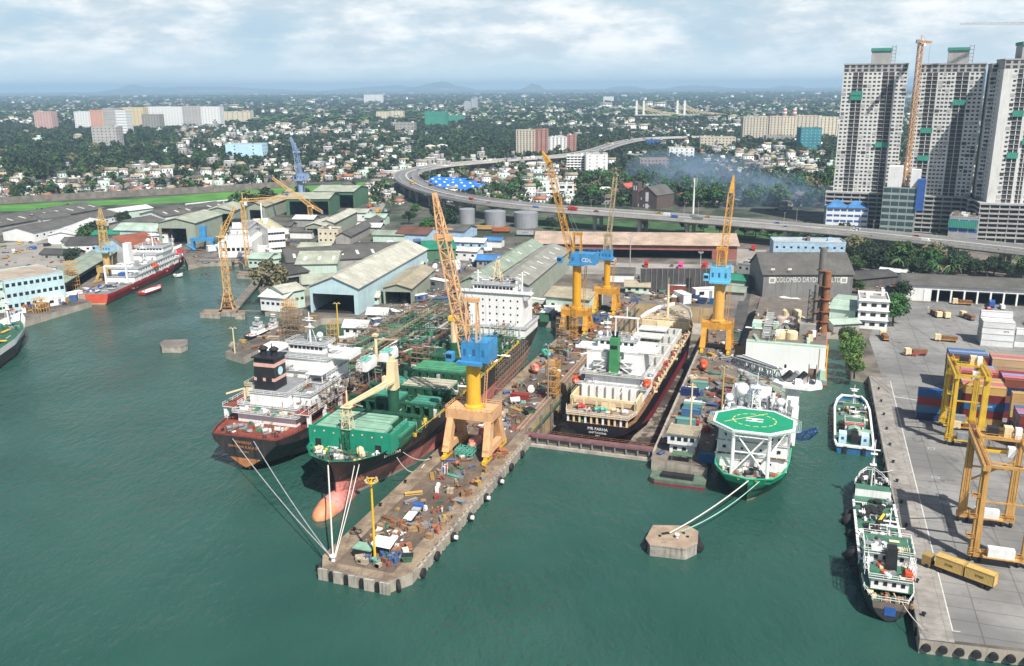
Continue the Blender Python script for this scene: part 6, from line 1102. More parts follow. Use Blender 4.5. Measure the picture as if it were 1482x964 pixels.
# ---- vehicles --------------------------------------------------------------
VM = {}
def car_meshes(col, kind):
 if (col, kind) in VM: return VM[(col, kind)]
 m = mat('vehicle_' + col, {'white': (.75, .75, .74), 'silver': (.42, .43, .44), 'red': (.45, .03, .025), 'blue': (.04, .12, .40), 'black': (.02, .02, .022), 'yellow': (.65, .36, .02), 'green': (.03, .22, .10), 'pink': (.75, .08, .30), 'orange': (.55, .16, .03), 'grey': (.2, .2, .2), 'purple': (.18, .08, .30)}[col], .3, .06, .5)
 b = MB(); g = MB(); w = MB()
 if kind == 'car':
  b.box(-.85, -2.1, .35, .85, 2.1, .9, m); b.frus(0, -.15, .9, 0, -.2, .8, 1.3, .66, .85, 1.45, GLASS, m); L_ = (-1.3, 1.3)
 elif kind == 'van':
  b.box(-.9, -2.4, .4, .9, 1.6, 2.1, m); b.frus(0, 2., .4, 0, 1.9, .9, .5, .8, .3, 1.7, m); g.box(-.78, 2.2, 1.1, .78, 2.36, 1.6, GLASS); L_ = (-1.5, 1.6)
 else:
  b.box(-1.2, -3.6, .9, 1.2, 1.7, 3.2, m); b.box(-1.15, 2., .5, 1.15, 3.7, 2.7, m); b.box(-.5, -3.6, .5, .5, 3.6, .85, BLACKM); g.box(-1., 3.66, 1.6, 1., 3.74, 2.5, GLASS); L_ = (-2.8, -1.7, 2.8)
 for y in L_:
  for x in (-.85, .85):
   n = 10; w.lathe([(.36 if kind != 'truck' else .5, -.14), (.36 if kind != 'truck' else .5, .14)], RUBBER, 0, 0, n, 'X'); w.v[-2 * n:] = [(p[0] + x, p[1] + y, p[2] + (.36 if kind != 'truck' else .5)) for p in w.v[-2 * n:]]
 VM[(col, kind)] = [b.mesh('body'), w.mesh('wheels')] + ([g.mesh('windscreen')] if g.v else []); return VM[(col, kind)]
def vehicle(col, kind, x, y, z, rz, label, group='parked and passing vehicles', name=None):
 t = thing(name or {'car': 'parked_car', 'van': 'van', 'truck': 'truck'}[kind], label, kind, (x, y, z), rz, group)
 for me in car_meshes(col, kind): put(me.name.split('.')[0], me, t)
 return t
vcol = ['white', 'white', 'silver', 'red', 'blue', 'black', 'yellow', 'grey']
for k in range(46):
 i = random.randint(6, len(VC) - 8); p = VC[i]; sd = random.choice((-1, 1)); o = sd * random.choice((3.8, 9.6)); a = math.atan2(VN[i].y, VN[i].x); col = random.choice(vcol); kd = random.choice(('car', 'car', 'van', 'truck')); vehicle(col, kd, p.x + VN[i].x * o, p.y + VN[i].y * o, VZ + .02, a + (0 if sd > 0 else PI), f'{col} {kd} driving along the curved viaduct', 'vehicles on the viaduct')
# ---- generic city helpers --------------------------------------------------
def proj(x, y, z=3.):
 z -= H; cp, sp = math.cos(PITCH), math.sin(PITCH); dep = y * cp - z * sp; up = y * sp + z * cp
 if dep < 1: return (-1e5, -1e5)
 a, b = x / dep, up / dep; c, s = math.cos(-ROLL), math.sin(-ROLL); a, b = a * c - b * s, a * s + b * c; return (CX + FOC * a, CY - FOC * b)
def inside(p, poly):
 x, y = p; r = False; j = len(poly) - 1
 for i in range(len(poly)):
  xi, yi = poly[i]; xj, yj = poly[j]
  if (yi > y) != (yj > y) and x < (xj - xi) * (y - yi) / (yj - yi) + xi: r = not r
  j = i
 return r
OCC = {}
def claim(x, y, r):
 k = (int(x // 10), int(y // 10)); n = int(r // 10) + 2
 for i in range(k[0] - n, k[0] + n + 1):
  for j in range(k[1] - n, k[1] + n + 1):
   for (a, b, c) in OCC.get((i, j), ()):
    if (a - x) ** 2 + (b - y) ** 2 < (c + r) ** 2: return False
 OCC.setdefault(k, []).append((x, y, r)); return True
def reserve(x, y, r):
 OCC.setdefault((int(x // 10), int(y // 10)), []).append((x, y, r))
for i in range(0, len(VC), 1): reserve(VC[i].x, VC[i].y, 15)
def reserve_box(A, B, d):
 w, a = frame(A, B); c, s = math.cos(a), math.sin(a); st = 8
 for i in range(int(w / st) + 1):
  for j in range(int(d / st) + 1): x = min(i * st, w); y = min(j * st, d); reserve(A[0] + x * c - y * s, A[1] + x * s + y * c, 5)
for o in list(COL.objects):
 if o.get('category') in ('shed', 'warehouse', 'hangar', 'office', 'workshop', 'hall', 'lodge', 'crane', 'barge'):
  for ch in o.children:
   if ch.name.startswith('wall'):
    bb = [o.matrix_basis @ Vector(c) for c in ch.bound_box]; reserve_box((bb[0].x, bb[0].y), (bb[4].x, bb[4].y), (Vector(ch.bound_box[3]) - Vector(ch.bound_box[0])).length)
def pblock(label, x0, x1, yb, yt, depth, floors, wall, cols, **k):
 A, B = G(x0, yb), G(x1, yb); h = hgt((x0 + x1) / 2, yb, yt); reserve_box(A, B, depth); return block(label, A, B, depth, h, floors, wall, cols, **k)
WPK = mat('wall_pink', (.55, .36, .33), .8, .1, .1, streak=.3); WBRICK = mat('wall_brick_pink', (.36, .19, .16), .8, .15, .1, streak=.2); WBEI = mat('wall_beige', (.52, .47, .38), .8, .1, .1, streak=.3); WSKY = mat('wall_sky_blue', (.48, .70, .85), .7, .1, .08, streak=.3); WYEL = mat('wall_yellowish', (.62, .52, .32), .8, .1, .1, streak=.3); NETG = mat('net_green', (.04, .26, .19), .8, .2, .05, rib=('X', .3, .2), streak=.3); NETB = mat('net_blue_green', (.03, .20, .25), .8, .3, .08, streak=.4); WGRY2 = mat('wall_weathered', (.42, .41, .39), .8, .2, .1, streak=.5)
# apartment rows in the distance
for x0, x1, yb, yt, w_, nm_ in ((52, 77, 191, 162, WPK, 'pinkish grey tower block standing alone at far left'), (110, 133, 190, 162, WWHITE, 'white and cream apartment block left of the orange block'), (133, 154, 190, 160, mat('wall_coral', (.62, .34, .25), .8, .1, .1), 'coral and white apartment block'), (152, 172, 193, 157, WGRY2, 'grey apartment tower left of the long white row'), (171, 186, 200, 160, WWHITE, 'slim white apartment tower before the long row'), (178, 210, 188, 156, WYEL, 'pale yellow apartment block in the long row'),
 (207, 232, 190, 166, WGREY, 'grey concrete office block before the long row'), (212, 240, 186, 155, WWHITE, 'first white block of the long row'), (240, 266, 187, 155, WWHITE, 'second white block of the long row'), (266, 293, 187, 154, WGRY2, 'off white block of the long row'), (293, 320, 187, 155, WWHITE, 'last white block of the long row'), (320, 363, 182, 162, WCREAM, 'lower cream apartment row at the end of the long row')):
 pblock(nm_, x0, x1, yb, yt, 26, 10, w_, 6, side=3, ww=2.2, wh=1.5, sides=('R',) if x1 < 700 else ('L',), group='apartment blocks', clutter_=3, name='apartment_block', cat='apartments', lim=60)
for x0, x1, yb, yt, w_, nm_, fl, cl in ((136, 171, 218, 184, WGRY2, 'white eight storey block with long balconies before the woods', 8, 6), (328, 381, 234, 209, WSKY, 'sky blue slab building with few windows', 5, 2), (527, 553, 150, 137, WWHITE, 'bright white block on the far plain', 6, 4), (545, 563, 178, 162, WCREAM, 'cream twin tower, left one', 9, 4), (564, 583, 177, 161, WCREAM, 'cream twin tower with orange roof, right one', 9, 4), (572, 600, 195, 178, WGREY, 'grey unfinished concrete frame building', 4, 5), (873, 887, 150, 140, WWHITE, 'small white tower far right of centre', 6, 3),
 (672, 681, 163, 147, mat('wall_far_blue', (.40, .43, .48), .8), 'blue grey tower pair, left one', 10, 3), (682, 690, 162, 143, mat('wall_far_blue', (.40, .43, .48)), 'blue grey tower pair, taller one', 12, 3), (747, 774, 229, 189, WBEI, 'beige tower with rows of windows beside brick cores', 14, 6), (774, 793, 229, 188, WBRICK, 'brick pink tower behind the beige tower', 14, 3), (787, 820, 224, 199, WWHITE, 'white apartment block right of the beige tower', 9, 6), (820, 834, 224, 196, WBRICK, 'brick pink end block of the white apartments', 9, 2), (1013, 1064, 218, 199, WBEI, 'long beige low block with open floors', 5, 10),
 (1074, 1110, 207, 170, WBEI, 'first beige slab of the right hand estate', 15, 8), (1112, 1132, 206, 169, WBEI, 'second beige slab of the right hand estate', 15, 4), (1132, 1150, 206, 169, WCREAM, 'third beige slab of the right hand estate', 15, 4), (1150, 1184, 204, 168, WBEI, 'fourth beige slab of the right hand estate', 15, 6), (1184, 1211, 204, 170, WCREAM, 'last beige slab beside the white towers', 15, 5), (1108, 1148, 209, 197, WGREY, 'grey open frame before the beige slabs', 3, 6), (926, 968, 249, 231, mat('frame_brown', (.30, .22, .18), .8), 'unfinished brick frame building with blue sheet', 4, 8), (968, 1004, 237, 215, WWHITE, 'stepped white building among trees', 5, 5), (935, 956, 215, 203, BLUEP, 'bright blue building under the far viaduct', 2, 4)):
 pblock(nm_, x0, x1, yb, yt, 24, fl, w_, cl, side=3, ww=2., wh=1.6, sides=('R',) if x1 < 741 else ('L',), group='city blocks', clutter_=3, name='apartment_block' if fl > 7 else 'building', cat='apartments' if fl > 7 else 'building', lim=90)
for x0, x1, yb, yt, m, nm_ in ((615, 646, 186, 162, NETG, 'building wrapped in green construction netting'), (648, 669, 182, 167, NETG, 'lower building wrapped in green netting'), (1157, 1187, 222, 186, NETB, 'blue green netted building at right')):
 pblock(nm_, x0, x1, yb, yt, 30, 8, m, 5 if m is NETB else 0, ww=1.6, wh=1.2, sides=(), gm=WGRY2, clutter_=4, name='netted_building')
for x, yb, yt in ((757, 189, 176), (768, 189, 174)): pass
t = pblock('white hotel block with grey stair strip and balconies', 848, 879, 262, 224, 22, 8, WWHITE, 3, ww=1.0, wh=1.2, sides=(), clutter_=2, name='hotel', cat='hotel'); pblock('white balcony wing of the hotel', 820, 846, 256, 226, 20, 8, WWHITE, 5, ww=2.6, wh=1.9, sides=(), name='hotel', cat='hotel', slabs=True); pblock('grey stair tower between the hotel wings', 846.2, 849.6, 257, 221, 12, 1, WGREY, 0, name='stair_tower', cat='tower', clutter_=0)
pblock('white modern house with open terraces', 790, 808, 285, 262, 16, 3, WWHITE, 1, ww=5, wh=2, name='house', cat='house', clutter_=1); pblock('white modern house with three open floors', 808, 830, 290, 268, 16, 3, WWHITE, 2, ww=4.5, wh=2.4, name='house', cat='house', clutter_=1)
# church
A, B = G(922, 300), G(950, 303); ww_, aa = frame(A, B); ch = thing('church', 'dark brick church with white windows and square tower among trees', 'church', (*A, 3), aa); CH = mat('brick_dark', (.10, .07, .065), .8, .3, .6); reserve_box(A, B, 30)
mb = MB(); mb.box(0, 0, 0, ww_, 26, 12, CH); mb.add([(0, 0, 12), (ww_, 0, 12), (ww_ / 2, 0, 19), (0, 26, 12), (ww_, 26, 12), (ww_ / 2, 26, 19)], [(0, 1, 2), (3, 5, 4)], CH); mb.build('nave', ch)
mb = MB(); mb.face([(-.5, -.4, 11.8), (ww_ / 2, -.4, 19.2), (ww_ / 2, 26.4, 19.2), (-.5, 26.4, 11.8)], RGREY); mb.face([(ww_ + .5, -.4, 11.8), (ww_ + .5, 26.4, 11.8), (ww_ / 2, 26.4, 19.2), (ww_ / 2, -.4, 19.2)], RGREY); mb.build('roof', ch); MB().box(-5, -1, 0, 1, 5, 22, CH).build('tower', ch)
for x in (-3.6, -1.2): MB().box(x, -1.08, 15, x + 1, -.98, 19, WHITE).build('window', ch)
MB().box(ww_ / 2 - 1.6, -.1, 6, ww_ / 2 + 1.6, .05, 14, WHITE).build('window', ch); MB().box(ww_ / 2 - 1.5, -.1, 0, ww_ / 2 + 1.5, .05, 4, WHITE).build('doorway', ch)
for k in range(5): MB().box(1.2 + k * 2.8, -.12, 1 + (k % 2) * 6, 1.9 + k * 2.8, .05, 3 + (k % 2) * 6, WHITE).build('window', ch)
shed('red roofed church hall beside the brick church', P(911, 292), P(930, 290), 18, 10, 16, mat('roof_red', (.42, .09, .07), .7), WPK, name='hall', cat='hall')
# ---- white towers under construction --------------------------------------
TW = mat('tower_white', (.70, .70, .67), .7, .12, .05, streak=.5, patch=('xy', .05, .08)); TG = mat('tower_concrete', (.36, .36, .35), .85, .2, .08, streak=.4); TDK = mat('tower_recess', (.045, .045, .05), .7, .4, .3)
def tower(label, A, B, depth, h, floors, strips, wincols, zb=26, crown=2, core=(.42, .72), net=True, leftcols=2, tone=TW):
 w, a = frame(A, B); reserve_box(A, B, depth); t = thing('apartment_tower', label, 'tower', (*A, 3), a, 'unfinished white apartment towers'); fh = (h - zb) / floors; hc = h - crown * fh
 MB().box(0, 0, zb, w, depth, hc, tone, TG).build('wall', t)
 mb = MB(); mb.box(.15, .15, hc + .01, w - .15, depth, h - .3, TG); mb.box(-.2, -.2, h - .3, w + .2, depth + .2, h + .6, TG); mb.build('top_storeys', t)
 mb = MB(); pd = 3.2
 nf = int(zb / pd)
 for k in range(nf + 1): mb.box(-5, -6, k * pd, w + 5, depth + 5, k * pd + (1.1 if k else .3), TG)
 for x in range(0, int(w) + 10, 6): mb.box(-4.8 + x, -5.6, 0, -4.2 + x, -5, nf * pd, TG)
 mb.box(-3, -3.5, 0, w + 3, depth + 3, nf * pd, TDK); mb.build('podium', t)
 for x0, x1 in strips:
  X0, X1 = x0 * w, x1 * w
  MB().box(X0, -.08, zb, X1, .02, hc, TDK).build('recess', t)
  for f in range(floors - crown): mb = MB(); mb.box(X0, -.7, zb + f * fh, X1, -.08, zb + f * fh + .35, TG); mb.box((X0 + X1) / 2 - .2, -.5, zb + f * fh + .35, (X0 + X1) / 2 + .2, -.08, zb + (f + 1) * fh, tone); f % 1 == 0 and mb.build('balcony', t)
 win = MB(); win.box(-.85, -.07, 0, .85, .03, 1.25, TDK); wm_ = win.mesh('window'); bank = MB(); cnt = 0
 for f in range(floors - crown):
  for x in wincols:
   z = zb + f * fh + 1.1
   if cnt < 100: put('window', wm_, t, (x * w, 0, z)); cnt += 1
   else: bank.box(x * w - .85, -.07, z, x * w + .85, .03, z + 1.25, TDK)
  for k in range(leftcols): y = depth * (k + .5) / leftcols; z = zb + f * fh + 1.1; bank.box(-.06, y - .8, z, .03, y + .8, z + 1.25, TDK)
 for k in range(46): f = random.randrange(floors - crown); x = random.choice(wincols) * w; bank.box(x - random.uniform(.9, 1.7), -.09, zb + f * fh + .5, x + random.uniform(.9, 1.7), -.072, zb + f * fh + 2.6, random.choice((TDK, TG, TG)))
 for f in range(crown):
  for k in range(int(w / 4.2)): x = (k + .5) * w / int(w / 4.2); bank.box(x - 1.4, .06, hc + f * fh + .6, x + 1.4, .2, hc + f * fh + 2.4, TDK)
 bank.build('window_bank', t, kind='stuff')
 if core: mb = MB(); x0, x1 = core[0] * w, core[1] * w; mb.box(x0, 4, h, x1, depth - 3, h + 10.5, TG); r = mb.build('lift_core', t); MB().box(x0 - .6, 3.2, h + 9.2, x1 + .6, depth - 2.4, h + 11.2, NETG if net else TG).build('net', t); scaffold(t, x1 + .3, x1 + 3, 4, 9, h, h + 12, SCAF, 2.6, 2.6, planks=False, t=.16)
 for k in range(3): f = random.randint(8, floors - 6); x0, x1 = strips[k % len(strips)]; MB().box(x0 * w - .6, -1.2, zb + f * fh, x1 * w + .4, -.75, zb + f * fh + fh * 1.3, NETG).build('green_net', t)
 return t
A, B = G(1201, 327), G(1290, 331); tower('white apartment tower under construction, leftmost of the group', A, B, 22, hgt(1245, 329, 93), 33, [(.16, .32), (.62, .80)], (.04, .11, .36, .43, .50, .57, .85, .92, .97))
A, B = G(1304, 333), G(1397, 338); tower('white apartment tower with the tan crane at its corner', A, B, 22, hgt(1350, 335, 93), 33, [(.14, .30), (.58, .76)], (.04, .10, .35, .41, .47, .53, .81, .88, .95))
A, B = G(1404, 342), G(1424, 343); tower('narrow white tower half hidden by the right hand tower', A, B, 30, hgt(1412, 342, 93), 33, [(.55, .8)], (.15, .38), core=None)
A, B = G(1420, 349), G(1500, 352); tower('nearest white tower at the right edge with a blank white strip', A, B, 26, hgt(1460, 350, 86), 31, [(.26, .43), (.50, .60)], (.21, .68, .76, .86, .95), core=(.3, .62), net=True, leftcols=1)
A, B = G(1194, 331), G(1254, 333); t = block('white and blue striped building with twin blue pyramid roofs', A, B, 22, 16, 4, WWHITE, 6, 0, ww=4.0, wh=1.6, gm=BLUEP, clutter_=0, parapet=.1); w_, a_ = frame(A, B)
for k in (0, 1): x = w_ * (.26 + .48 * k); MB().frus(x, 11, 16.2, x, 11, w_ * .27, 12, .3, .3, 21.5, RBLUE).build('roof', t)
A, B = G(1272, 338), G(1320, 341); reserve_box(A, B, 20); t = block('glass fronted office block with blue panels before the white towers', A, B, 22, 33, 7, mat('wall_glassy', (.30, .34, .34), .4, .2, .2), 4, 0, ww=5, wh=3, clutter_=2, gm=mat('glass_teal', (.05, .09, .09), .15)); MB().box(22, -1, 18, 27, 6, 40, BLUEP).build('blue_panel', t); MB().box(2, 2, 33, 11, 14, 48, WWHITE).build('white_tower', t); MB().box(17, 4, 33, 23, 12, 46, WWHITE).build('white_tower', t)
A, B = G(1370, 352), G(1412, 355); t = block('low concrete building with green scaffold net and blue doors', A, B, 20, 18, 3, TG, 3, 0, ww=5, wh=2.5, gm=BLUEP, clutter_=8); MB().box(-.4, -1, 11, 17, -.6, 16, NETG).build('green_net', t)
# ---- under and around the viaduct -----------------------------------------
SIL = mat('silo_steel', (.27, .28, .30), .5, .12, .1, streak=.5)
for x0, x1, yb, yt, nm_ in ((664, 687, 325, 301, 'leftmost'), (701, 732, 329, 300, 'middle'), (744, 779, 331, 299, 'rightmost')):
 A = G((x0 + x1) / 2, yb); r = abs(G(x1, yb)[0] - G(x0, yb)[0]) / 2; h = hgt((x0 + x1) / 2, yb, yt); t = thing('storage_tank', f'{nm_} grey steel storage tank under the viaduct', 'tank', (A[0], A[1] + r, 3), 0, 'grey storage tanks'); MB().lathe([(r, 0), (r, min(h, 11.5)), (.5, min(h, 11.5) + .8)], SIL, n=24).build('shell', t); reserve(A[0], A[1] + r, r)
for x, yb, r, c, nm_ in ((623, 222, 9, WCREAM, 'cream round tank beyond the viaduct loop'), (640, 221, 9, WWHITE, 'white round tank beyond the viaduct loop'), (497, 214, 12, WGRY2, 'pale round tank in the dense quarter'), (530, 219, 14, WGRY2, 'large pale round tank in the dense quarter'), (588, 210, 9, WGRY2, 'small pale round tank left of the loop'), (1034, 188, 20, WWHITE, 'white tank in the far depot, left'), (1047, 188, 20, WGRY2, 'pale tank in the far depot, middle'), (1061, 188, 20, WWHITE, 'white tank in the far depot, right')):
 A = G(x, yb); t = thing('storage_tank', nm_, 'tank', (*A, 3), 0, 'round tanks in the city'); MB().lathe([(r, 0), (r, 12), (.5, 14)], c, n=20).build('shell', t); reserve(*A, r)
TENT = mat('tent_blue', (.025, .17, .62), .5, .12, .2)
for k, (x0, x1, y0) in enumerate(((618, 668, 268), (622, 684, 272.5), (628, 700, 277.5), (637, 668, 283))):
 A, B = G(x0, y0), G(x1, y0 + 3); w, a = frame(A, B); t = thing('market_roof', ('farthest', 'second', 'third', 'nearest')[k] + ' row of bright blue market roofing inside the viaduct loop', 'market roof', (*A, 3), a, 'blue market roofs'); n_ = max(3, int(w / 9)); reserve_box(A, B, 26)
 for i in range(n_): mb = MB(); x = w * i / n_; d = w / n_; mb.add([(x, 0, 5), (x + d, 0, 5), (x + d, 13, 8.4), (x, 13, 8.4), (x, 26, 5), (x + d, 26, 5)], [(0, 1, 2, 3), (3, 2, 5, 4)], TENT); mb.add([(x, 0, 0), (x + .4, 0, 0), (x + .4, 0, 5), (x, 0, 5)], [(0, 1, 2, 3)], GREYS); mb.build('roof_panel', t); MB().ball(x + d / 2, 4.5, 6.4, 1.7, WHITE, 8, .7).build('white_vent', t)
shed('blue edged grey roofed depot below the viaduct', P(640, 345), P(672, 347), 22, 6, 8.5, RGREY, mat('wall_blue_white', (.35, .50, .65), .6)); shed('brown roofed blue depot building', P(574, 350), P(618, 352), 24, 6, 9, RBRN, mat('wall_light_blue', (.40, .56, .68), .6)); shed('dark teal roofed shed behind the big crane boom', P(614, 380), P(660, 378), 26, 8, 11, RTEAL, WGRN)
shed('white flat depot with pale blue trim', P(640, 360), P(700, 362), 14, 5, 6.5, RWHITE, mat('wall_light_blue', (.40, .56, .68)), win=5); shed('small blue canopy beside the depot', P(700, 358), P(725, 359), 9, 5, 6.2, RBLUE, WWHITE); shed('white shed with pale blue stripes by the depot', P(655, 376), P(690, 378), 12, 6, 7.5, RWHITE, WWHITE, win=3)
block('white staff block with long balconies beside the sage halls', P(770, 428), P(806, 405), 12, 12, 4, WWHITE, 8, 1, ww=1.6, wh=1.4, slabs=True, name='office_block', cat='office', roof=RGREY)
block('pale block with blue facade under the viaduct', P(1118, 376), P(1222, 378), 16, 11, 2, mat('wall_blue_band', (.34, .48, .60), .6), 10, 1, ww=1.4, wh=1.2, roof=WGRY2, sides=('L',), name='office_block', cat='office')
block('white weathered three storey house with yellow ground floor', P(1240, 475), P(1283, 478), 16, 13, 3, WWHITE, 3, 2, ww=2.2, wh=1.5, sides=('L',), name='house', cat='house', roof=WGREY, slabs=True)
shed('long grey roofed depot with open bays behind the container yard', P(1306, 434), P(1520, 446), 26, 8, 11, RGREY, WWHITE, op=(13, 62, 6), name='depot', cat='depot')
for k in range(9): x, y = G(1318 + k * 19, 434.6 + k * 1.05); o = MB().box(-.4, -.3, 0, .4, .3, 6.2, WWHITE).build('door_pillar', None, (x, y, 3), R(-3)); tag(o, 'white pillar between the open bays of the depot', 'pillar', 'depot pillars')
shed('brown roofed low workshop before the named hall', P(1097, 462), P(1182, 470), 12, 6, 8, RBRN, MINT); shed('mint roofed shed right of the chimney stacks', P(1199, 468), P(1236, 472), 30, 7, 8.2, RMINT, WMINT); shed('pale blue lean-to roof over the slipway', P(1206, 482), P(1243, 480), 7, 4, 5, RMINT, WGREY)
block('cream gatehouse row left of the named hall', P(1066, 402), P(1104, 408), 10, 8, 2, WGRY2, 4, 2, sides=('L',), name='office_block', cat='office'); shed('teal roofed hut beside the amber crane', P(1055, 418), P(1078, 420), 12, 5, 7, RTEAL, WMINT); shed('sage roofed open hut below the teal roofed hut', P(1050, 434), P(1076, 436), 12, 4.5, 6, RGRN, WGREY)
shed('low roofs cluttered with pipes beyond the white house', P(1238, 418), P(1300, 412), 18, 5, 6.5, RDK, WDARK); shed('white roofed strip beside the cluttered roofs', P(1272, 404), P(1308, 408), 6, 5, 6, RWHITE, WWHITE)
for o in COL.objects:
 if o.get('label') == 'grey drydock hall with painted name on its side': hall_ = o
wl, al = frame(P(1103, 430), P(1232, 430)); lt_ = mat('sign_white', (.66, .66, .62), .7, .2, 1.)
text('COLOMBO DRYDOCKS LTD', 3.9, lt_, hall_, (wl * .5, -.09, 8.9), (PI / 2, 0, 0), ext=.04, sx=.66)
for x in (.1, .9): MB().box(wl * x - 1.7, -.1, 7.2, wl * x + 1.7, -.03, 10.4, lt_).box(wl * x - 1.1, -.14, 7.9, wl * x + 1.1, -.101, 9.7, WGREY).build('emblem', hall_)
for x in (3.5, 12): MB().box(x, -.07, 14.0, x + 2, -.02, 15, WCREAM).build('patch', hall_)
# screen of corrugated sheets at the dock head
t = thing('corrugated_screen', 'tall dark corrugated steel screen at the head of the dry dock', 'screen', (*P(926, 424), 3), frame(P(926, 424), P(1036, 424))[1]); wl, al = frame(P(926, 424), P(1036, 424)); MB().box(0, 0, 0, wl, .4, 13, mat('screen_dark', (.075, .07, .068), .8, .35, .15, rib=('X', 1.2, .1), streak=.6, rust=.05)).build('sheet', t)
for k in range(15): MB().box(k * wl / 14 - .12, -.4, 0, k * wl / 14 + .12, -.02, 13.2, GREYS).build('post', t)
MB().box(wl * .6, -.06, 3, wl * .67, -.01, 8, DARK).build('opening', t)
# telecom mast, chimneys, far bridge
A = G(1003, 309); t = thing('telecom_mast', 'white telecom mast with antenna panels among the trees', 'mast', (*A, 3)); h = hgt(1003, 309, 258); MB().tube((0, 0, 0), (0, 0, h), .9, WHITE, 10, .5).build('pole', t)
for k in range(6): a = k * PI / 3; MB().cb(math.cos(a) * 2, math.sin(a) * 2, h - 3 - 4 * (k % 2), .6, .4, 3.4, GALV, a).build('antenna_panel', t)
for x, yt in ((1135, 157), (1149, 157)):
 A = G(x, 176); h = hgt(x, 176, yt); t = thing('chimney', 'red and white banded chimney behind the beige slabs, ' + ('left' if x < 1140 else 'right') + ' one', 'chimney', (*A, 3)); [MB().tube((0, 0, h * k / 8), (0, 0, h * (k + 1) / 8), 9 - .5 * k, WHITE if k % 2 else mat('band_red', (.5, .10, .06), .7), 12, 8.5 - .5 * k).build('band', t) for k in range(8)]
A = G(918, 174); B = G(1012, 174); t = thing('cable_stayed_bridge', 'distant cable stayed bridge with golden cables', 'bridge', (*A, 3), frame(A, B)[1]); wl = frame(A, B)[0]; MB().box(0, 0, 14, wl, 18, 17, VCON).build('deck', t)
for f in (.03, .14, .66, .77): MB().box(wl * f - 3, 7, 0, wl * f + 3, 11, 58, WHITE).build('pylon', t)
for k, f in enumerate((.03, .14, .66, .77)):
 mb = MB(); sg = 1; [mb.bar((wl * f, 9, 54 - i * 3), (wl * f + sg * (30 + i * 14), 9, 17), .9, WYEL) for i in range(8)]; mb.build('cables', t)
for x, yb, r_, h_ in ((1030, 176, 14, 40), (1059, 174, 14, 40)): pass
# retaining wall and grass strips
GRASS = smat('grass_bright', (.05, .17, .022), (.085, .25, .035), .05)
sheet([G(0, 306), G(0, 297), G(80, 293), G(200, 288), G(300, 280), G(420, 271), G(560, 262), G(566, 268), G(450, 279), G(320, 291), G(150, 297), G(60, 305)], 3.02, GRASS, 'grass_strip')
sheet([G(775, 330), G(960, 336), G(1200, 352), G(1200, 343), G(960, 322), G(780, 314)], 3.02, smat('grass_dark', (.02, .055, .014), (.05, .12, .03), .06), 'grass_bank')
for k, (a, b) in enumerate((((-20, 297), (140, 287)), ((140, 287), (300, 279)), ((300, 279), (430, 270)))):
 A, B = G(*a), G(*b); w, r = frame(A, B); o = MB().box(0, 0, 0, w, .6, 6.5, CONCD).build('retaining_wall', None, (*A, 3), r); tag(o, ('left', 'middle', 'right')[k] + ' stretch of the long dark wall behind the bright grass', 'wall')
A, B = G(270, 302), G(440, 285); w, r = frame(A, B); t = thing('white_trestle', 'long white trestle fence beside the grass strip', 'fence', (*A, 3), r)
MB().box(0, 0, 3.6, w, 2.5, 4.3, WHITE).build('top_beam', t); [MB().box(k * 6, 0, 0, k * 6 + .5, 2.4, 3.6, WHITE).build('post', t) for k in range(int(w / 6))]
LROAD = smat('lorry_road', (.22, .205, .18), (.33, .31, .28), .05, (.16, .15, .14), .3)
sheet([G(520, 318), G(545, 318), G(562, 290), G(556, 282), G(545, 284), G(535, 300)], 3.02, LROAD, 'lorry_road'); sheet([G(780, 378), G(1062, 384), G(1062, 398), G(790, 396)], 3.02, LROAD, 'loading_road'); sheet([G(1066, 384), G(1100, 384), G(1110, 362), G(1066, 360)], 3.02, LROAD, 'access_road')
sheet([G(1055, 500), G(1072, 500), G(1092, 400), G(1076, 400)], 3.02, smat('back_lane', (.05, .05, .05), (.09, .085, .08), .1), 'back_lane')
LOTC = smat('parking_ground', (.20, .185, .16), (.30, .28, .25), .05, (.13, .12, .11), .3); sheet([G(-40, 395), G(0, 352), G(100, 346), G(112, 378), G(60, 398), G(0, 410)], 3.02, LOTC, 'parking_lot')
import numpy as np
# ---- small craft and the other ships ---------------------------------------
def simple_hull(root, L_, b, z0, zd, top, low, deckm, bow=1, bulwark=.9, sheer=1.2, stern=.8, trans=None, wl=.8, zb=None):
 y = [0, .06, .2, .7, .86, .95, 1.]; f = [stern, stern * 1.12, 1., 1., .74, .4, .03]; f = [min(1, q) for q in f]; st = []
 for q, g in zip(y, f):
  zt = zd + sheer * max(0, (q - .6) / .4) ** 2; gw = g * (wl if q > .8 else .94); st.append((q * L_, [(max(.03, gw * b * .7), z0), (max(.04, gw * b * .9), wl if zb is None else zb), (max(.05, g * b * .98), zt * .75), (max(.06, g * b), zt + bulwark, (.03 * L_ if q > .9 else 0))]))
 h = hull(st, [low, top, top], root, cap0=[low, trans or top, trans or top]); deck(st, 3, zd + .05, deckm, root, .15); return st
RD = mat('ship_red', (.42, .018, .025), .4, .15, .2, streak=.3, rust=.02); RDT = mat('stern_orange_red', (.62, .10, .05), .5, .2, .3, streak=.4, dirt=(.30, .18, .12)); BEI = mat('stern_beige', (.42, .36, .29), .7, .2, .4, streak=.5)
t = thing('survey_ship', 'red hulled white survey ship moored at the left quay', 'ship', (-216.3, 453, 0), R(-3.4), 'merchant ships in the repair yard')
st = simple_hull(t, 110, 8.6, -.5, 5.2, RD, mat('boot_cream', (.5, .38, .25), .6, .2, .4), mat('survey_deck', (.19, .20, .19), .75, .3, .4, rust=.1), bulwark=.3, sheer=4, stern=.9, trans=RDT, wl=.6); mb = MB()
MB().box(-7.7, -.12, .5, -4.4, -.05, 5.2, BEI).build('stern_plate', t)
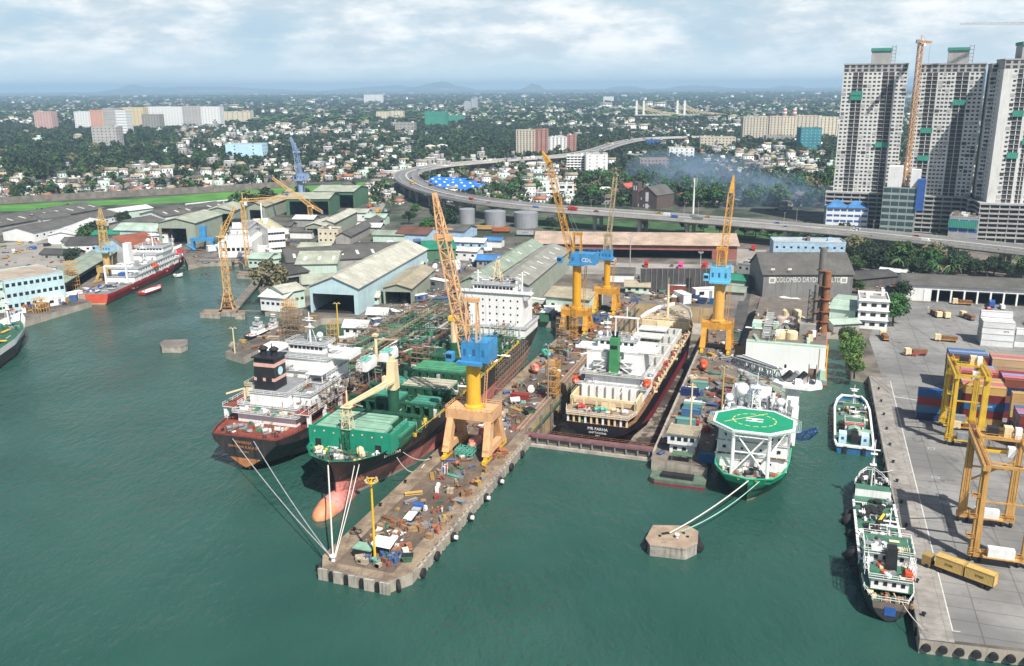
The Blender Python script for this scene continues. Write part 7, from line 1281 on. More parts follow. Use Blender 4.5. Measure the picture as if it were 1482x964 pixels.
MB().add([(8.5, 74, 5.5), (6.3, 95, 7.2), (3.2, 105, 9.2), (.3, 113.2, 10.5), (.3, 113.4, 12.3), (3.5, 105, 11), (6.6, 95, 9), (8.6, 74, 7.3)], [(0, 1, 6, 7), (1, 2, 5, 6), (2, 3, 4, 5)], SHIPW).add([(-8.5, 74, 5.5), (-6.3, 95, 7.2), (-3.2, 105, 9.2), (-.3, 113.2, 10.5), (-.3, 113.4, 12.3), (-3.5, 105, 11), (-6.6, 95, 9), (-8.6, 74, 7.3)], [(7, 6, 1, 0), (6, 5, 2, 1), (5, 4, 3, 2)], SHIPW).build('bow_bulwark', t)
for i in range(3): pass
clutter(t, -6, 6, 3, 26, 5.3, 26, 1.6, [GREYS, BLACKM, SHIPW, GALV, BLUEP], (2, 7)); house(t, -8, 8, 30, 88, 5.3, 8.6, SHIPW, rails=True); house(t, -7.6, 7.6, 36, 86, 8.6, 11.8, SHIPW); house(t, -7, 7, 60, 84, 11.8, 15, SHIPW, 'accommodation'); house(t, -8.2, 8.2, 68, 80, 15, 18, SHIPW, 'bridge'); win_strip(t, -7.6, 7.6, 67.97, 16.3, 8, 1.4, .8, name='window')
for z in (6.6, 9.8): win_strip(t, 38, 84, 8.02 if z < 8 else 7.62, z, 14, 1., .8, axis='y', name='window')
mb = MB().frus(-3, 48, 11.8, -3, 48, 1.8, 2.6, 1.5, 2.2, 24, SHIPW); mb.build('funnel', t); mast(t, 0, 73, 18, 30, SHIPW, 1.4, 7); mast(t, 1, 58, 11.8, 22, SHIPW, .9, 5); mast(t, 0, 100, 8.5, 20, SHIPW, 1., 2); dome(t, -4, 76, 19.6, 1.4)
mb = MB(); mb.bar((-6, 26, 5), (-6, 26, 15), .9, SHIPW); mb.bar((6, 26, 5), (6, 26, 15), .9, SHIPW); mb.bar((-6, 26, 15), (6, 26, 15), .9, SHIPW); mb.build('stern_gantry', t); MB().box(-1.5, 31, 8.7, 2.5, 35, 10.2, BLUEP).build('blue_tank', t); MB().tube((-6.5, 32, 8.6), (-6.8, 32, 12), .5, BLACKM, 8).build('crane_post', t)
clutter(t, -7.5, 7.5, 30, 60, 8.7, 26, 1.6, [SHIPW, SHIPW, GREYS, BLACKM], (2, 5)); clutter(t, -6.5, 6.5, 38, 62, 11.9, 18, 1.6, [SHIPW, SHIPW, GREYS], (2, 5)); lifeboat(t, 8.2, 56, 9.2, 7, ORANGE); clutter(t, -5, 5, 88, 104, 7.2, 14, 1.2, [SHIPW, GREYS, CREAM], (1, 4))
for k in range(8): MB().box(8.55, 26 + k * 9, 5.2, 8.7, 27 + k * 9, 6.4, SHIPW).build('rail_post', t)
def rep_tubes(): pass
a = G(28, 489, 0); t = thing('moored_ship', 'white bowed ship with red bulb cut off by the left picture edge', 'ship', (a[0], a[1], 0), R(8), 'merchant ships in the repair yard')
T = [(-90, [(7, -3), (10, 1), (10, 5), (10, 7.5)]), (-30, [(7, -3), (10, 1), (10, 5), (10, 7.5)]), (-14, [(3, -3), (5.6, 1), (7.6, 5), (8.6, 8.4)]), (-4, [(.8, -3), (1.4, 1), (3, 5), (4.6, 9.6, 2)]), (0, [(.05, -3), (.1, 1), (.2, 5, 2), (.3, 10.6, 6)])]
hull(T, [MAROON, HULLK, SHIPW], t); deck(T, 3, 7.3, DECKG, t); MB().lathe([(.3, 4.5), (1.4, 3.5), (2.1, 0), (2.2, -6), (1.5, -12)], MAROON, 0, 0, 12, 'Y').build('bulb', t, (0, 0, .1), smooth=True); mast(t, -1, -6, 7.3, 22, SHIPW, 1.4, 4); clutter(t, -5, 5, -14, -3, 7.4, 14, 1.4, [SHIPW, DECKG, GREYS, HULLG], (1, 3)); house(t, -8, 8, -60, -40, 7.4, 16, SHIPW); clutter(t, -8, 8, -38, -14, 7.4, 14, 1.2, [SHIPW, HULLG, YELP], (2, 6))
BH = mat('barge_blue_hull', (.03, .14, .30), .5, .25, .3, rust=.08, streak=.4); DG2 = mat('deck_green_worn', (.05, .145, .095), .7, .3, .5, rust=.12)
x, y = W(15.4, 271.5); t = thing('bunker_barge', 'small square green decked barge with white and blue stern at the container quay', 'boat', (x, y, 0), RU, 'small vessels at the container quay')
T = [(0, [(4.4, -.5), (4.9, .8), (5.1, 2.3)]), (3, [(4.8, -.5), (5.3, .8), (5.5, 2.3)]), (34, [(4.8, -.5), (5.3, .8), (5.5, 2.4)]), (41, [(3.6, -.5), (4.2, .8), (4.6, 3.)]), (45, [(1.6, -.5), (2.2, .8), (3., 3.4)])]
hull(T, [BH, BH], t, cap0=[BH, BH], cap1=[BH, BH]); deck(T, 2, 2.1, DG2, t); mb = MB()
rim = [(p[2][0], y_, p[2][1]) for y_, p in T]
for sg in (1, -1): [mb.tube((sg * a_[0], a_[1], a_[2] + .3), (sg * b_[0], b_[1], b_[2] + .3), .45, SHIPW, 4) for a_, b_ in zip(rim, rim[1:])]
mb.tube((-5.1, 0, 2.5), (5.1, 0, 2.5), .5, SHIPW, 4); mb.tube((-3, 45, 3.6), (3, 45, 3.6), .4, SHIPW, 4); mb.build('bulwark', t)
for x_ in (-2.6, 2.8): MB().box(x_ - .5, -.5, 0, x_ + .5, .1, 2.4, RUBBER).build('fender', t)
for x_ in (-3.4, 3.0): MB().box(x_ - 1.1, 2.4, 2.1, x_ + 1.1, 6, 5.2, mat('pale_blue_paint', (.50, .68, .80), .5)).build('stern_house', t); MB().box(x_ - .4, 2.3, 3.6, x_ + .4, 2.42, 4.4, BLUEP).build('window', t)
house(t, -2.6, 2.8, 10.5, 16, 2.1, 5.6, SHIPW, 'deckhouse', .2, top=DG2); MB().box(-2.7, 10.2, 5.66, 2.9, 11.6, 6.1, REDP).build('red_trim', t); win_strip(t, -2.2, 2.4, 10.47, 4.2, 4, .8, .9, name='window')
MB().box(-.8, 3, 2.1, 1.2, 8, 4.6, BLACKM).build('engine_hatch', t); mb = MB(); mb.add([(-1.8, 6.8, 5.2), (0, 6.8, 6), (0, 10, 6), (-1.8, 10, 5.2), (1.8, 6.8, 5.2), (1.8, 10, 5.2)], [(0, 1, 2, 3), (1, 4, 5, 2)], HATCHL); mb.build('awning', t); MB().box(2.2, 6, 4.9, 5, 9, 5.05, HATCHL).build('awning', t); MB().box(-3, 31, 4.6, 3.2, 33.5, 4.8, DG2).build('awning', t); [MB().bar((x_, 32, 2.1), (x_, 32, 4.6), .15, GREYS).build('awning_post', t) for x_ in (-2.8, 3)]
mast(t, .4, 38, 2.3, 10, SHIPW, .5, 2); mast(t, .4, 20, 2.3, 8, SHIPW, .8, 2.4); clutter(t, -4.6, 4.6, 9, 40, 2.15, 40, 1.1, [SHIPW, GREYS, DG2, REDP, BLACKM, CREAM], (1, 4)); mb = MB().rail([(-1, 18), (1.8, 18), (1.8, 22), (-1, 22), (-1, 18)], 2.2, SHIPW, 1, 1).build('railing', t)
x, y = W(20.2, 180.2); t = thing('coastal_tanker', 'small old coastal tanker with black funnel and green deck, nearest vessel at the container quay', 'ship', (x, y, 0), RU + R(1.2), 'small vessels at the container quay')
T = [(0, [(.6, .3), (2.2, 1.4), (3.2, 3.0), (3.5, 4.6)]), (3, [(2, -.5), (3.6, 1), (4.5, 3), (4.8, 4.6)]), (9, [(3.6, -.5), (4.6, .6), (5.1, 2.6), (5.2, 4.6)]), (20, [(4.4, -.5), (5, .6), (5.2, 2.2), (5.2, 3.2)]), (50, [(4.4, -.5), (5, .6), (5.2, 2.2), (5.2, 3.2)]), (58, [(3, -.5), (3.6, .6), (4.2, 2.6), (4.6, 4.6)]), (64, [(1.2, -.5), (1.6, .6), (2.4, 3), (3., 5.2)]), (68, [(.05, -.5), (.1, .6), (.3, 3), (.8, 5.6)])]
CBH = mat('coaster_hull', (.035, .035, .04), .6, .4, .3, rust=.25); hull(T, [CBH, CBH, CBH], t, cap0=[CBH, CBH, mat('coaster_stern', (.16, .12, .10), .7, .3, .5, rust=.2)]); deck(T, 3, 3.0, DG2, t, .1)
MB().box(-1, -.12, 1.6, 1.2, -.02, 3.6, BLUEP).build('stern_badge', t); MB().prism([(-5.1, 5), (5.1, 5), (5.2, 17), (-5.2, 17)], 4.4, 4.6, DG2).build('poop_deck', t); house(t, -3.6, 3.8, 5, 16.5, 4.6, 7.4, SHIPW, 'deckhouse', .6, top=DG2); house(t, -4.2, 4.4, 11, 18.5, 7.4, 10.2, SHIPW, 'bridge', .7, top=DG2)
for z, y_ in ((5.6, 4.97), (8.5, 10.97)): win_strip(t, -3.4, 3.6, y_, z, 4, .8, .9, name='window')
mb = MB().frus(.4, 9.6, 7.4, .4, 9.8, 1.2, 1.4, 1., 1.2, 12.4, BLACKM).build('funnel', t); mast(t, .6, 20, 3, 16, SHIPW, .7, 4); mast(t, -.4, 58, 4, 18, SHIPW, .7, 1); MB().lathe([(.7, 0), (.7, 1.6)], SHIPW, 0, 0, 10).build('tank', t, (4.2, 8, 7.6)); lifeboat(t, 3.6, 6.4, 7.6, 2.6, ORANGE)
mb = MB().rail([(-3.4, .4), (-4.8, 4), (-5.2, 9)], 4.5, SHIPW, 1.1, 1.4).rail([(3.4, .4), (4.8, 4), (5.2, 9)], 4.5, SHIPW, 1.1, 1.4).rail([(-3.4, .3), (3.4, .3)], 4.5, SHIPW, 1.1, 1.4).rail([(-4.4, 58.2), (-2.8, 64), (-1, 67.6), (1, 67.6), (2.8, 64), (4.4, 58.2)], 5., SHIPW, 1.2, 1.4, .14).build('railing', t)
mb = MB(); [mb.tube((sg * 4.9, a_, 3.2), (sg * 4.9, a_ + 1.4, 3.2), .4, SHIPW, 4) for sg in (-1, 1) for a_ in range(18, 52, 2)]; mb.build('gunwale', t); MB().prism([(-4.4, 55), (4.4, 55), (4.2, 58.5), (-4.2, 58.5)], 3, 5, SHIPW, DG2).build('forecastle_bulkhead', t)
for k in range(46): x_, y_ = random.gauss(0, 1.8), random.uniform(28, 52); r_ = random.uniform(.5, 1.1); MB().lathe([(r_ * .55, -.18), (r_, -.16), (r_, .16), (r_ * .55, .18)], RUBBER, max(-4, min(4, x_)), y_, 10).build('old_tyre', t, (0, 0, 3.3 + .25 * random.randint(0, 2)))
MB().box(-3.4, 22.5, 3, -1.4, 24.8, 4.4, BLUEP).build('blue_box', t); MB().box(-.6, 22.5, 3, 1.4, 24.6, 4.5, YELP).build('yellow_box', t); mb = MB().tube((.4, 40, 3.4), (1.8, 43, 4.2), .35, YELP).build('yellow_pipe', t); mb = MB().box(-2, 33, 3, 2, 36, 3.2, SHIPW).rail([(-2, 33), (2, 33), (2, 36), (-2, 36), (-2, 33)], 3.1, SHIPW, 1.4, 1.3).build('hose_gantry', t); clutter(t, -4.4, 4.4, 18, 54, 3.05, 46, 1.2, [SHIPW, SHIPW, GREYS, BLACKM, DG2, TANR], (1, 5)); clutter(t, -3.4, 3.6, 5, 10.6, 7.5, 10, .9, [SHIPW, GREYS, CREAM, ORANGE], (1, 2)); clutter(t, -4, 4, 11, 18, 10.3, 12, .9, [SHIPW, GREYS, CREAM, BLACKM], (1, 3)); [scaffold(t, sg * 4.6 - .4, sg * 4.6 + .4, 5.5, 17, 7.4, 10.2, SHIPW, 2.2, 1.4, 'side_rails', False) for sg in (-1, 1)]; clutter(t, -4, 4, 1.5, 5, 3.1, 12, 1.1, [TANR, WOOD, CREAM, GREYS], (1, 2)); clutter(t, -3, 3, 58, 64, 4.9, 10, .9, [GREYS, SHIPW, BLACKM], (1, 2))
for v_, u_, r_ in ((13.3, 224, 2.), (14.2, 206, 2.3), (14.3, 202, 1.5), (14.6, 198.5, 1.3), (13.8, 217, 1.3), (13.2, 228, 1.4)): x, y = W(v_, u_); o = MB().ball(0, 0, 0, r_, RUBBER, 12).build('floating_fender', None, (x, y, .6), smooth=True); tag(o, 'black round floating fender on the water side of the coastal tanker', 'fender', 'floating fenders')
def small_boat(label, px, py, rz, L_, b, top, deckm, hh=2.2, name='small_boat', z=0, cab=True):
 x, y = G(px, py, z); t = thing(name, label, 'boat', (x, y, z), rz, 'small boats'); simple_hull(t, L_, b, -.4, 1.4, top, BLACKM, deckm, bulwark=.4, sheer=.8, wl=.5)
 if cab: house(t, -b * .6, b * .6, L_ * .25, L_ * .58, 1.4, 1.4 + hh, SHIPW, 'cabin', .15); house(t, -b * .5, b * .5, L_ * .36, L_ * .52, 1.4 + hh, 3.2 + hh, SHIPW, 'wheelhouse', .15); win_strip(t, -b * .5, b * .5, L_ * .36 - .03, 2. + hh, 3, .8, .7, name='window'); mast(t, 0, L_ * .45, 3.2 + hh, 7 + hh, SHIPW, .3, 1.4)
 clutter(t, -b * .6, b * .6, L_ * .05, L_ * .22, 1.45, 5, .7, [SHIPW, GREYS, ORANGE], (1, 2)); return t
small_boat('white pilot launch with black hull beside the small left pier', 360, 492, RU, 17, 2.8, BLACKM, SHIPW); small_boat('red workboat with white rim alongside the survey ship', 205, 428, R(-14), 17, 3.2, RD, SHIPW, cab=False); small_boat('small grey workboat behind the pilot launch', 388, 482, RU, 11, 2., GREYS, TANR, 1.4)
small_boat('tiny white dinghy off the survey ship bow', 252, 402, R(-60), 5, 1., SHIPW, SHIPW, cab=False)
x, y = W(-31.5, 235); t = thing('green_workboat', 'flat dark green workboat below the end of the right hand wharf', 'boat', (x, y, 0), RU + PI / 2, 'small boats'); WG = mat('workboat_green', (.10, .14, .10), .7, .3, .5, rust=.1); MB().prism([(-3, -7.5), (3, -7.5), (3.2, 6.5), (2, 8), (-2, 8), (-3.2, 6.5)], -.3, .7, MAROON).build('hull', t); MB().prism([(-3, -7.5), (3, -7.5), (3.2, 6.5), (2, 8), (-2, 8), (-3.2, 6.5)], .7, 1.6, WG, WG).build('deck', t); MB().box(-1.4, -4, 1.6, 1., 5, 2.6, DARK).build('hold', t); MB().rail([(2.8, -7), (2.8, 6.5)], 1.6, WG, .9, 1.6).build('railing', t)
# ---- concrete dolphins, buoys, walkways ------------------------------------
def dolphin(label, poly, z, n='mooring_dolphin', m=mat('dolphin_side', (.33, .30, .26), .85, .35, .5, streak=.9, dirt=(.04, .035, .03)), top=PIERE):
 cx_, cy_ = sum(p[0] for p in poly) / len(poly), sum(p[1] for p in poly) / len(poly); t = thing(n, label, 'dolphin', (cx_, cy_, 0), 0, 'concrete mooring dolphins'); q = [(p[0] - cx_, p[1] - cy_) for p in poly]; MB().prism(q, -2, z - .3, m).build('base', t); MB().prism([(a * 1.02, b * 1.02) for a, b in q], z - .3, z, m, top).build('cap', t); return t, q
pp = [G(a, b, 3.0) for a, b in ((935, 779), (946, 760), (996, 761), (1010, 769), (1009, 786), (992, 794), (941, 788))]; t, q = dolphin('octagonal concrete mooring dolphin in front of the helideck ship', pp, 3.0, top=smat('dolphin_top', (.26, .19, .135), (.36, .28, .20), .3, (.14, .10, .07), .8))
for a, b, r in ((-5.8, -1.2, 1.5), (5.5, -1.9, 1.3), (5.6, 1.2, 1.2)): mb = MB(); mb.lathe([(r * .5, -1), (r, -.8), (r, .8), (r * .5, 1)], RUBBER, 0, 0, 12, 'Y'); mb.build('fender', t, (a, b, 1.4))
MB().lathe([(.35, 3), (.35, 3.6), (.6, 3.7), (.6, 4)], SHIPW, .6, -.6, 10).build('bollard', t); [MB().cb(a, b, 3, .6, .6, .25, BLACKM).build('fitting', t) for a, b in ((-2.4, 1.2), (-3.4, .2), (3.2, -.3), (2.6, 1.5))]; MB().cb(-1.8, 1.6, 3.01, 2., 1., .05, DARK, .3).build('hatch', t)
for k in range(3): MB().cb(-3.2 + k * 3., -2.85 + k * .02, .2, 1.8, .3, 2.2, mat('pier_panel', (.36, .33, .28))).build('panel', t)
dolphin('square concrete dolphin alone in the left basin', [G(a, b, 2.6) for a, b in ((231, 497), (238, 492), (271, 491), (271, 498), (262, 502), (234, 502))], 2.6, top=CONCD)
for nm_, ps in (('left pad of the lattice crane platform', ((289, 454), (296, 448), (322, 448), (318, 455))), ('right pad of the lattice crane platform', ((340, 456), (343, 449), (356, 449), (354, 456))), ('middle slab of the lattice crane platform', ((316, 451.5), (322, 445), (345, 446), (343, 452.5))), ('concrete barge below the second lattice crane', ((342, 398), (346, 392), (368, 393), (365, 399)))): dolphin(nm_, [G(a, b, 2.2) for a, b in ps], 2.2, 'concrete_pad')
A = Vector(G(340, 443, 2.4)); B = Vector(G(384, 393, 2.4)); d_ = (B - A).normalized(); n_ = Vector((d_.y, -d_.x)) * 2.2; o = MB().prism([tuple(A - n_), tuple(A + n_), tuple(B + n_), tuple(B - n_)], 1.4, 2.4, CONC, CONCD).build('walkway_pier'); tag(o, 'long narrow concrete walkway from the shore to the crane platform', 'walkway')
A = Vector(G(356, 449, 2.2)); B = Vector(G(382, 450, 2.2)); n_ = Vector((0, .8)); o = MB().prism([tuple(A - n_), tuple(A + n_), tuple(B + n_), tuple(B - n_)], 1.8, 2.1, CONCD).build('footbridge'); tag(o, 'thin footbridge between the crane platform and the waterside office', 'footbridge')
# ferry in the small dock
A, B = G(317, 373), G(366, 372); w, r = frame(A, B); t = thing('ferry', 'white passenger ship with square stern in the small dock', 'ship', (*A, 3), r, 'merchant ships in the repair yard'); MB().prism([(0, 0), (w, 0), (w + 1, 40), (w - 3, 75), (w / 2, 92), (3, 75), (-1, 40)], -.4, 9.6, SHIPW).build('hull', t)
for k in range(6): MB().box(w * (.12 + k * .14), -.08, 4.2, w * (.12 + k * .14) + 2, .02, 6.2, GLASS).build('window', t)
for k in range(14): MB().box(w - .1 + k * .07, 4 + k * 3, 4.4, w + .1 + k * .07, 6 + k * 3, 6., GLASS).build('window', t)
house(t, 3, w - 3, 10, 70, 9.6, 13, SHIPW); house(t, 5, w - 5, 16, 46, 13, 16, SHIPW); MB().frus(w * .4, 22, 16, w * .4, 22, 3, 3, 2.4, 2.4, 20, SHIPW).build('funnel', t); MB().cb(w * .4, 22, 20, 5.6, 5.6, 1.6, BLACKM).build('funnel_top', t); MB().box(w * .55, 50, 13, w * .8, 58, 14.4, REDP).build('red_hatch', t); MB().tube((w - 4, 60, 13), (w - 4, 60, 27), .5, SHIPW, 8).build('mast', t); clutter(t, 3, w - 3, 3, 66, 13.2, 24, 2., [SHIPW, GREYS, BLACKM], (2, 6))
A, B = G(289, 377), G(346, 377); w, r = frame(A, B); o = MB().box(0, -1, -2, w, 1.2, 3.6, GREYS).build('small_dock_gate', None, (*A, 0), r); tag(o, 'grey gate closing the small dock in front of the ferry', 'gate')
A = G(297, 362); t = thing('blue_machine', 'bright blue lifting machine beside the green hangar', 'machine', (*A, 3)); [MB().box(x_, 0, 0, x_ + 1.6, 4, 6, CBLUE).build('leg', t) for x_ in (-9, 4)]; MB().box(-9.6, 0, 6, 6.4, 4, 8, CBLUE).build('beam', t); MB().box(-3, .5, 8, 1, 3.5, 16, CBLUE).build('tower', t); [MB().tube((x_, -1, 4), (x_ + 7, -4, .6), .7, CBLUE).build('strut', t) for x_ in (-12, 5)]
# ---- ropes -----------------------------------------------------------------
ROPE = mat('rope_white', (.62, .60, .54), .8, .1, 2.); n_rope = 0
def rope(label, p, q, sag, r=.13, m=None):
 p, q = Vector(p), Vector(q); pts = [p.lerp(q, k / 12) - Vector((0, 0, sag * 4 * (k / 12) * (1 - k / 12))) for k in range(13)]; o = MB().path([x_ - p for x_ in pts], r, m or ROPE, 5).build('mooring_rope', None, p); tag(o, label, 'rope', 'mooring ropes')
def shipw(root, l): return (Matrix.Translation(root.location) @ Matrix.Rotation(root.rotation_euler.z, 4, 'Z')) @ Vector(l)
bl = Vector((*W(-99.3, 161.4), 3.7)); o = MB().lathe([(.5, -.6), (.5, .4), (.8, .5), (.8, .8)], SHIPW, 0, 0, 12).build('mooring_post', None, bl); tag(o, 'white mooring post with ropes at the pier corner', 'bollard', 'mooring bollards')
rope('thick pale rope from the green bow to the pier corner', shipw(gs, (-1.4, 8.6, 12.4)), bl, .4, .2); rope('left rope of the yellow float pair', shipw(gs, (5.2, 11.4, 12.0)), bl + Vector((.2, .1, 0)), .6); rope('right rope of the yellow float pair', shipw(gs, (6.1, 12.4, 11.9)), bl + Vector((.4, .1, 0)), .6)
for k, l in enumerate(((5.2, 11.2, 12.2), (6.1, 12.1, 12.1))): o = MB().ball(0, 0, 0, .55, YELP, 10).build('float', None, shipw(gs, l), smooth=True); tag(o, ('left', 'right')[k] + ' yellow float on the rope at the green bow', 'float')
rope('long sagging rope from the tanker stern to the pier corner', shipw(tk, (-3.5, -.2, 9.8)), bl + Vector((-.1, .1, 0)), 1.4, .12, GALV); rope('second sagging rope from the tanker stern', shipw(tk, (3.5, -.2, 9.8)), bl + Vector((-.2, 0, 0)), 1.2, .12, GALV)
rope('upper rope from the green ship side to the pier', shipw(gs, (13.2, 24.5, 10.2)), (*W(-101.5, 221), 3.6), 1.2, .1); rope('lower sagging rope from the green ship side', shipw(gs, (12.6, 21.5, 9.8)), (*W(-101.5, 217), 3.6), 3.4, .12)
hb = (pp[2][0] * .5 + pp[6][0] * .5, pp[2][1] * .5 + pp[6][1] * .5, 3.5); rope('white rope from the helideck ship bow to the dolphin', shipw(hs, (.4, -1.2, 6.8)), hb, .8, .16); rope('pale green rope beside the white bow rope', shipw(hs, (3.6, .6, 6.8)), (hb[0] + 3, hb[1] + 1, 3.4), 1.6, .12, mat('rope_green', (.30, .52, .42), .8))
rope('rope from the coastal tanker stern to the quay', (*W(22.5, 181), 4.6), (*W(26, 174), 3.6), .4, .08); rope('rope from the coastal tanker bow to the quay', (*W(20, 247), 5.6), (*W(25, 254), 3.6), .4, .08)
# ---- loose goods and gear --------------------------------------------------
JM = {}
def jm(kind, m):
 if (kind, m.name) in JM: return JM[(kind, m.name)]
 mb = MB()
 if kind == 'drum': mb.lathe([(.29, 0), (.3, .02), (.3, .3), (.32, .32), (.3, .34), (.3, .86), (.29, .9)], m, n=10)
 elif kind == 'crate': mb.box(-.8, -.6, .1, .8, .6, 1.2, m); [mb.box(x, -.63, 0, x + .12, .63, 1.23, WOOD) for x in (-.8, -.06, .68)]
 elif kind == 'pallet_stack': [mb.box(-.6, -.5, k * .16, .6, .5, k * .16 + .12, m) for k in range(6)]; mb.box(-.5, -.45, .96, .4, .4, 1.5, m)
 elif kind == 'skip_bin': mb.frus(0, 0, .1, 0, 0, .8, .7, 1.2, 1., 1.3, m, DARK); mb.box(-1.25, -1.05, 1.2, 1.25, -.95, 1.4, m); mb.box(-1.25, .95, 1.2, 1.25, 1.05, 1.4, m)
 elif kind == 'pipe_bundle': [mb.tube((-2.4, i * .32 - .6 + .16 * (j % 2), .15 + j * .27), (2.4, i * .32 - .6 + .16 * (j % 2), .15 + j * .27), .14, m, 6) for j in range(3) for i in range(4 - j % 2)]
 elif kind == 'plate_pile': [mb.cb(.1 * (k % 3), .08 * k, k * .12, 2.6, 1.5, .09, m, .06 * k) for k in range(7)]
 elif kind == 'cable_reel': mb.lathe([(.3, -.5), (.95, -.48), (.95, -.38), (.5, -.36), (.5, .36), (.95, .38), (.95, .48), (.3, .5)], m, 0, 0, 12, 'X'); mb.v = [(a, b, c + .95) for a, b, c in mb.v]
 elif kind == 'generator_set': mb.box(-1.5, -.7, .15, 1.5, .7, 1.7, m); mb.box(-1.5, -.72, 0, 1.5, .72, .15, BLACKM); mb.tube((1, 0, 1.7), (1, 0, 2.3), .1, BLACKM); mb.box(-1.2, -.74, .6, -.2, -.7, 1.3, DARK)
 elif kind == 'rubbish_bag': mb.ball(0, 0, .3, .5, m, 8, .75); mb.ball(.5, .3, .2, .38, m, 8, .7)
 elif kind == 'scrap_heap':
  for k in range(12): a = random.uniform(0, 6.3); r = random.uniform(0, 1.1); mb.cb(r * math.cos(a), r * math.sin(a), random.uniform(0, .6), random.uniform(.3, 1.2), random.uniform(.1, .5), random.uniform(.1, .5), m if k % 3 else random.choice((GREYS, TANR, m)), a)
 elif kind == 'trestle': [mb.bar((x, y * .8, 0), (x, y * .2, 1.1), .14, m) for x in (-1, 1) for y in (-1, 1)]; mb.bar((-1.3, 0, 1.1), (1.3, 0, 1.1), .2, m)
 elif kind == 'gas_rack': mb.box(-.9, -.5, 0, .9, .5, .1, m); [mb.tube((i * .3 - .75, j * .3 - .3, .1), (i * .3 - .75, j * .3 - .3, 1.4), .12, random.choice((BLUEP, REDP, m)), 6) for i in range(6) for j in range(3)]; [mb.bar((x, y, 0), (x, y, 1.6), .08, m) for x in (-.9, .9) for y in (-.5, .5)]
 elif kind == 'site_cabin': mb.box(-3, -1.2, 0, 3, 1.2, 2.5, m); mb.box(-3.1, -1.3, 2.5, 3.1, 1.3, 2.6, WHITE); mb.box(-2, -1.24, 1, -.6, -1.2, 1.9, GLASS); mb.box(.8, -1.24, .1, 1.7, -1.2, 2, GREYS)
 elif kind == 'bowser': mb.lathe([(.2, -1.6), (.9, -1.5), (.9, 1.5), (.2, 1.6)], m, 0, 0, 12, 'X'); mb.v = [(a, b, c + 1.2) for a, b, c in mb.v]; mb.box(-1.2, -.6, 0, -.8, .6, .6, BLACKM); mb.box(.8, -.6, 0, 1.2, .6, .6, BLACKM)
 JM[(kind, m.name)] = mb.mesh(kind); return JM[(kind, m.name)]
JCOL = [('rusty', TANR), ('blue', BLUEP), ('red', REDP), ('green', GRNP), ('yellow', YELP), ('white', WHITE), ('grey', GREYS), ('cream', CREAM), ('orange', ORANGE), ('teal', TEALP), ('wooden', WOOD)]
JD = dict(JCOL); JD.update(blue=mat('worn_blue', (.05, .10, .24), .6, .25, .8, rust=.06), red=mat('worn_red', (.27, .06, .045), .65, .25, .8, rust=.1), green=mat('worn_green', (.05, .15, .085), .65, .25, .8, rust=.08), yellow=mat('worn_yellow', (.44, .28, .07), .65, .25, .8, rust=.12), orange=mat('worn_orange', (.36, .13, .055), .65, .25, .8, rust=.12), teal=mat('worn_teal', (.16, .31, .26), .65, .25, .8, rust=.06), cream=mat('worn_cream', (.40, .33, .24), .7, .25, .8, rust=.12))
def junk(kind, col, x, y, where, z=3.03, rz=None, s=1.):
 k = kind.replace('_', ' '); o = put(kind, jm(kind, JD[col]), None, (x, y, z), random.uniform(0, 6.3) if rz is None else rz); o.scale = (s, s, s); tag(o, f'{col} {k} {where}', k if len(k.split()) < 3 else k.split()[-1], 'loose gear ' + where)
def scatter(n, f, where, kinds, cols=None, z=3.03, s=(.8, 1.4)):
 for i in range(n): p = f(); junk(random.choice(kinds), random.choice(cols) if cols else random.choice(JCOL)[0], p[0], p[1], where, z, None, random.uniform(*s))
def vu(v0, v1, u0, u1): return lambda: W(random.uniform(v0, v1), random.uniform(u0, u1))
def near(px, py, r):
 c = G(px, py); return lambda: (c[0] + random.gauss(0, r), c[1] + random.gauss(0, r * 1.1))
scatter(26, near(563, 812, 1.4), 'in the drum cluster at the near end of the pier', ['drum'], ['blue', 'blue', 'blue', 'green', 'grey', 'red'], s=(1.1, 1.5)); scatter(34, near(574, 770, 2.4), 'in the scrap strip on the near pier', ['scrap_heap', 'rubbish_bag', 'crate', 'plate_pile'], ['rusty', 'rusty', 'rusty', 'white', 'grey', 'wooden'], s=(.6, 1.)); scatter(10, near(585, 796, 1.1), 'beside the white canopy', ['scrap_heap', 'crate', 'rubbish_bag'], ['orange', 'white', 'red', 'orange'], s=(.6, 1.)); scatter(7, near(537, 812, 1.6), 'beside the tall yellow lamp post', ['crate', 'drum', 'generator_set'], ['white', 'blue', 'teal', 'cream'], s=(.7, 1.1)); scatter(10, near(606, 760, 1.8), 'by the white panels on the pier', ['scrap_heap', 'plate_pile', 'crate'], ['rusty', 'wooden', 'grey'])
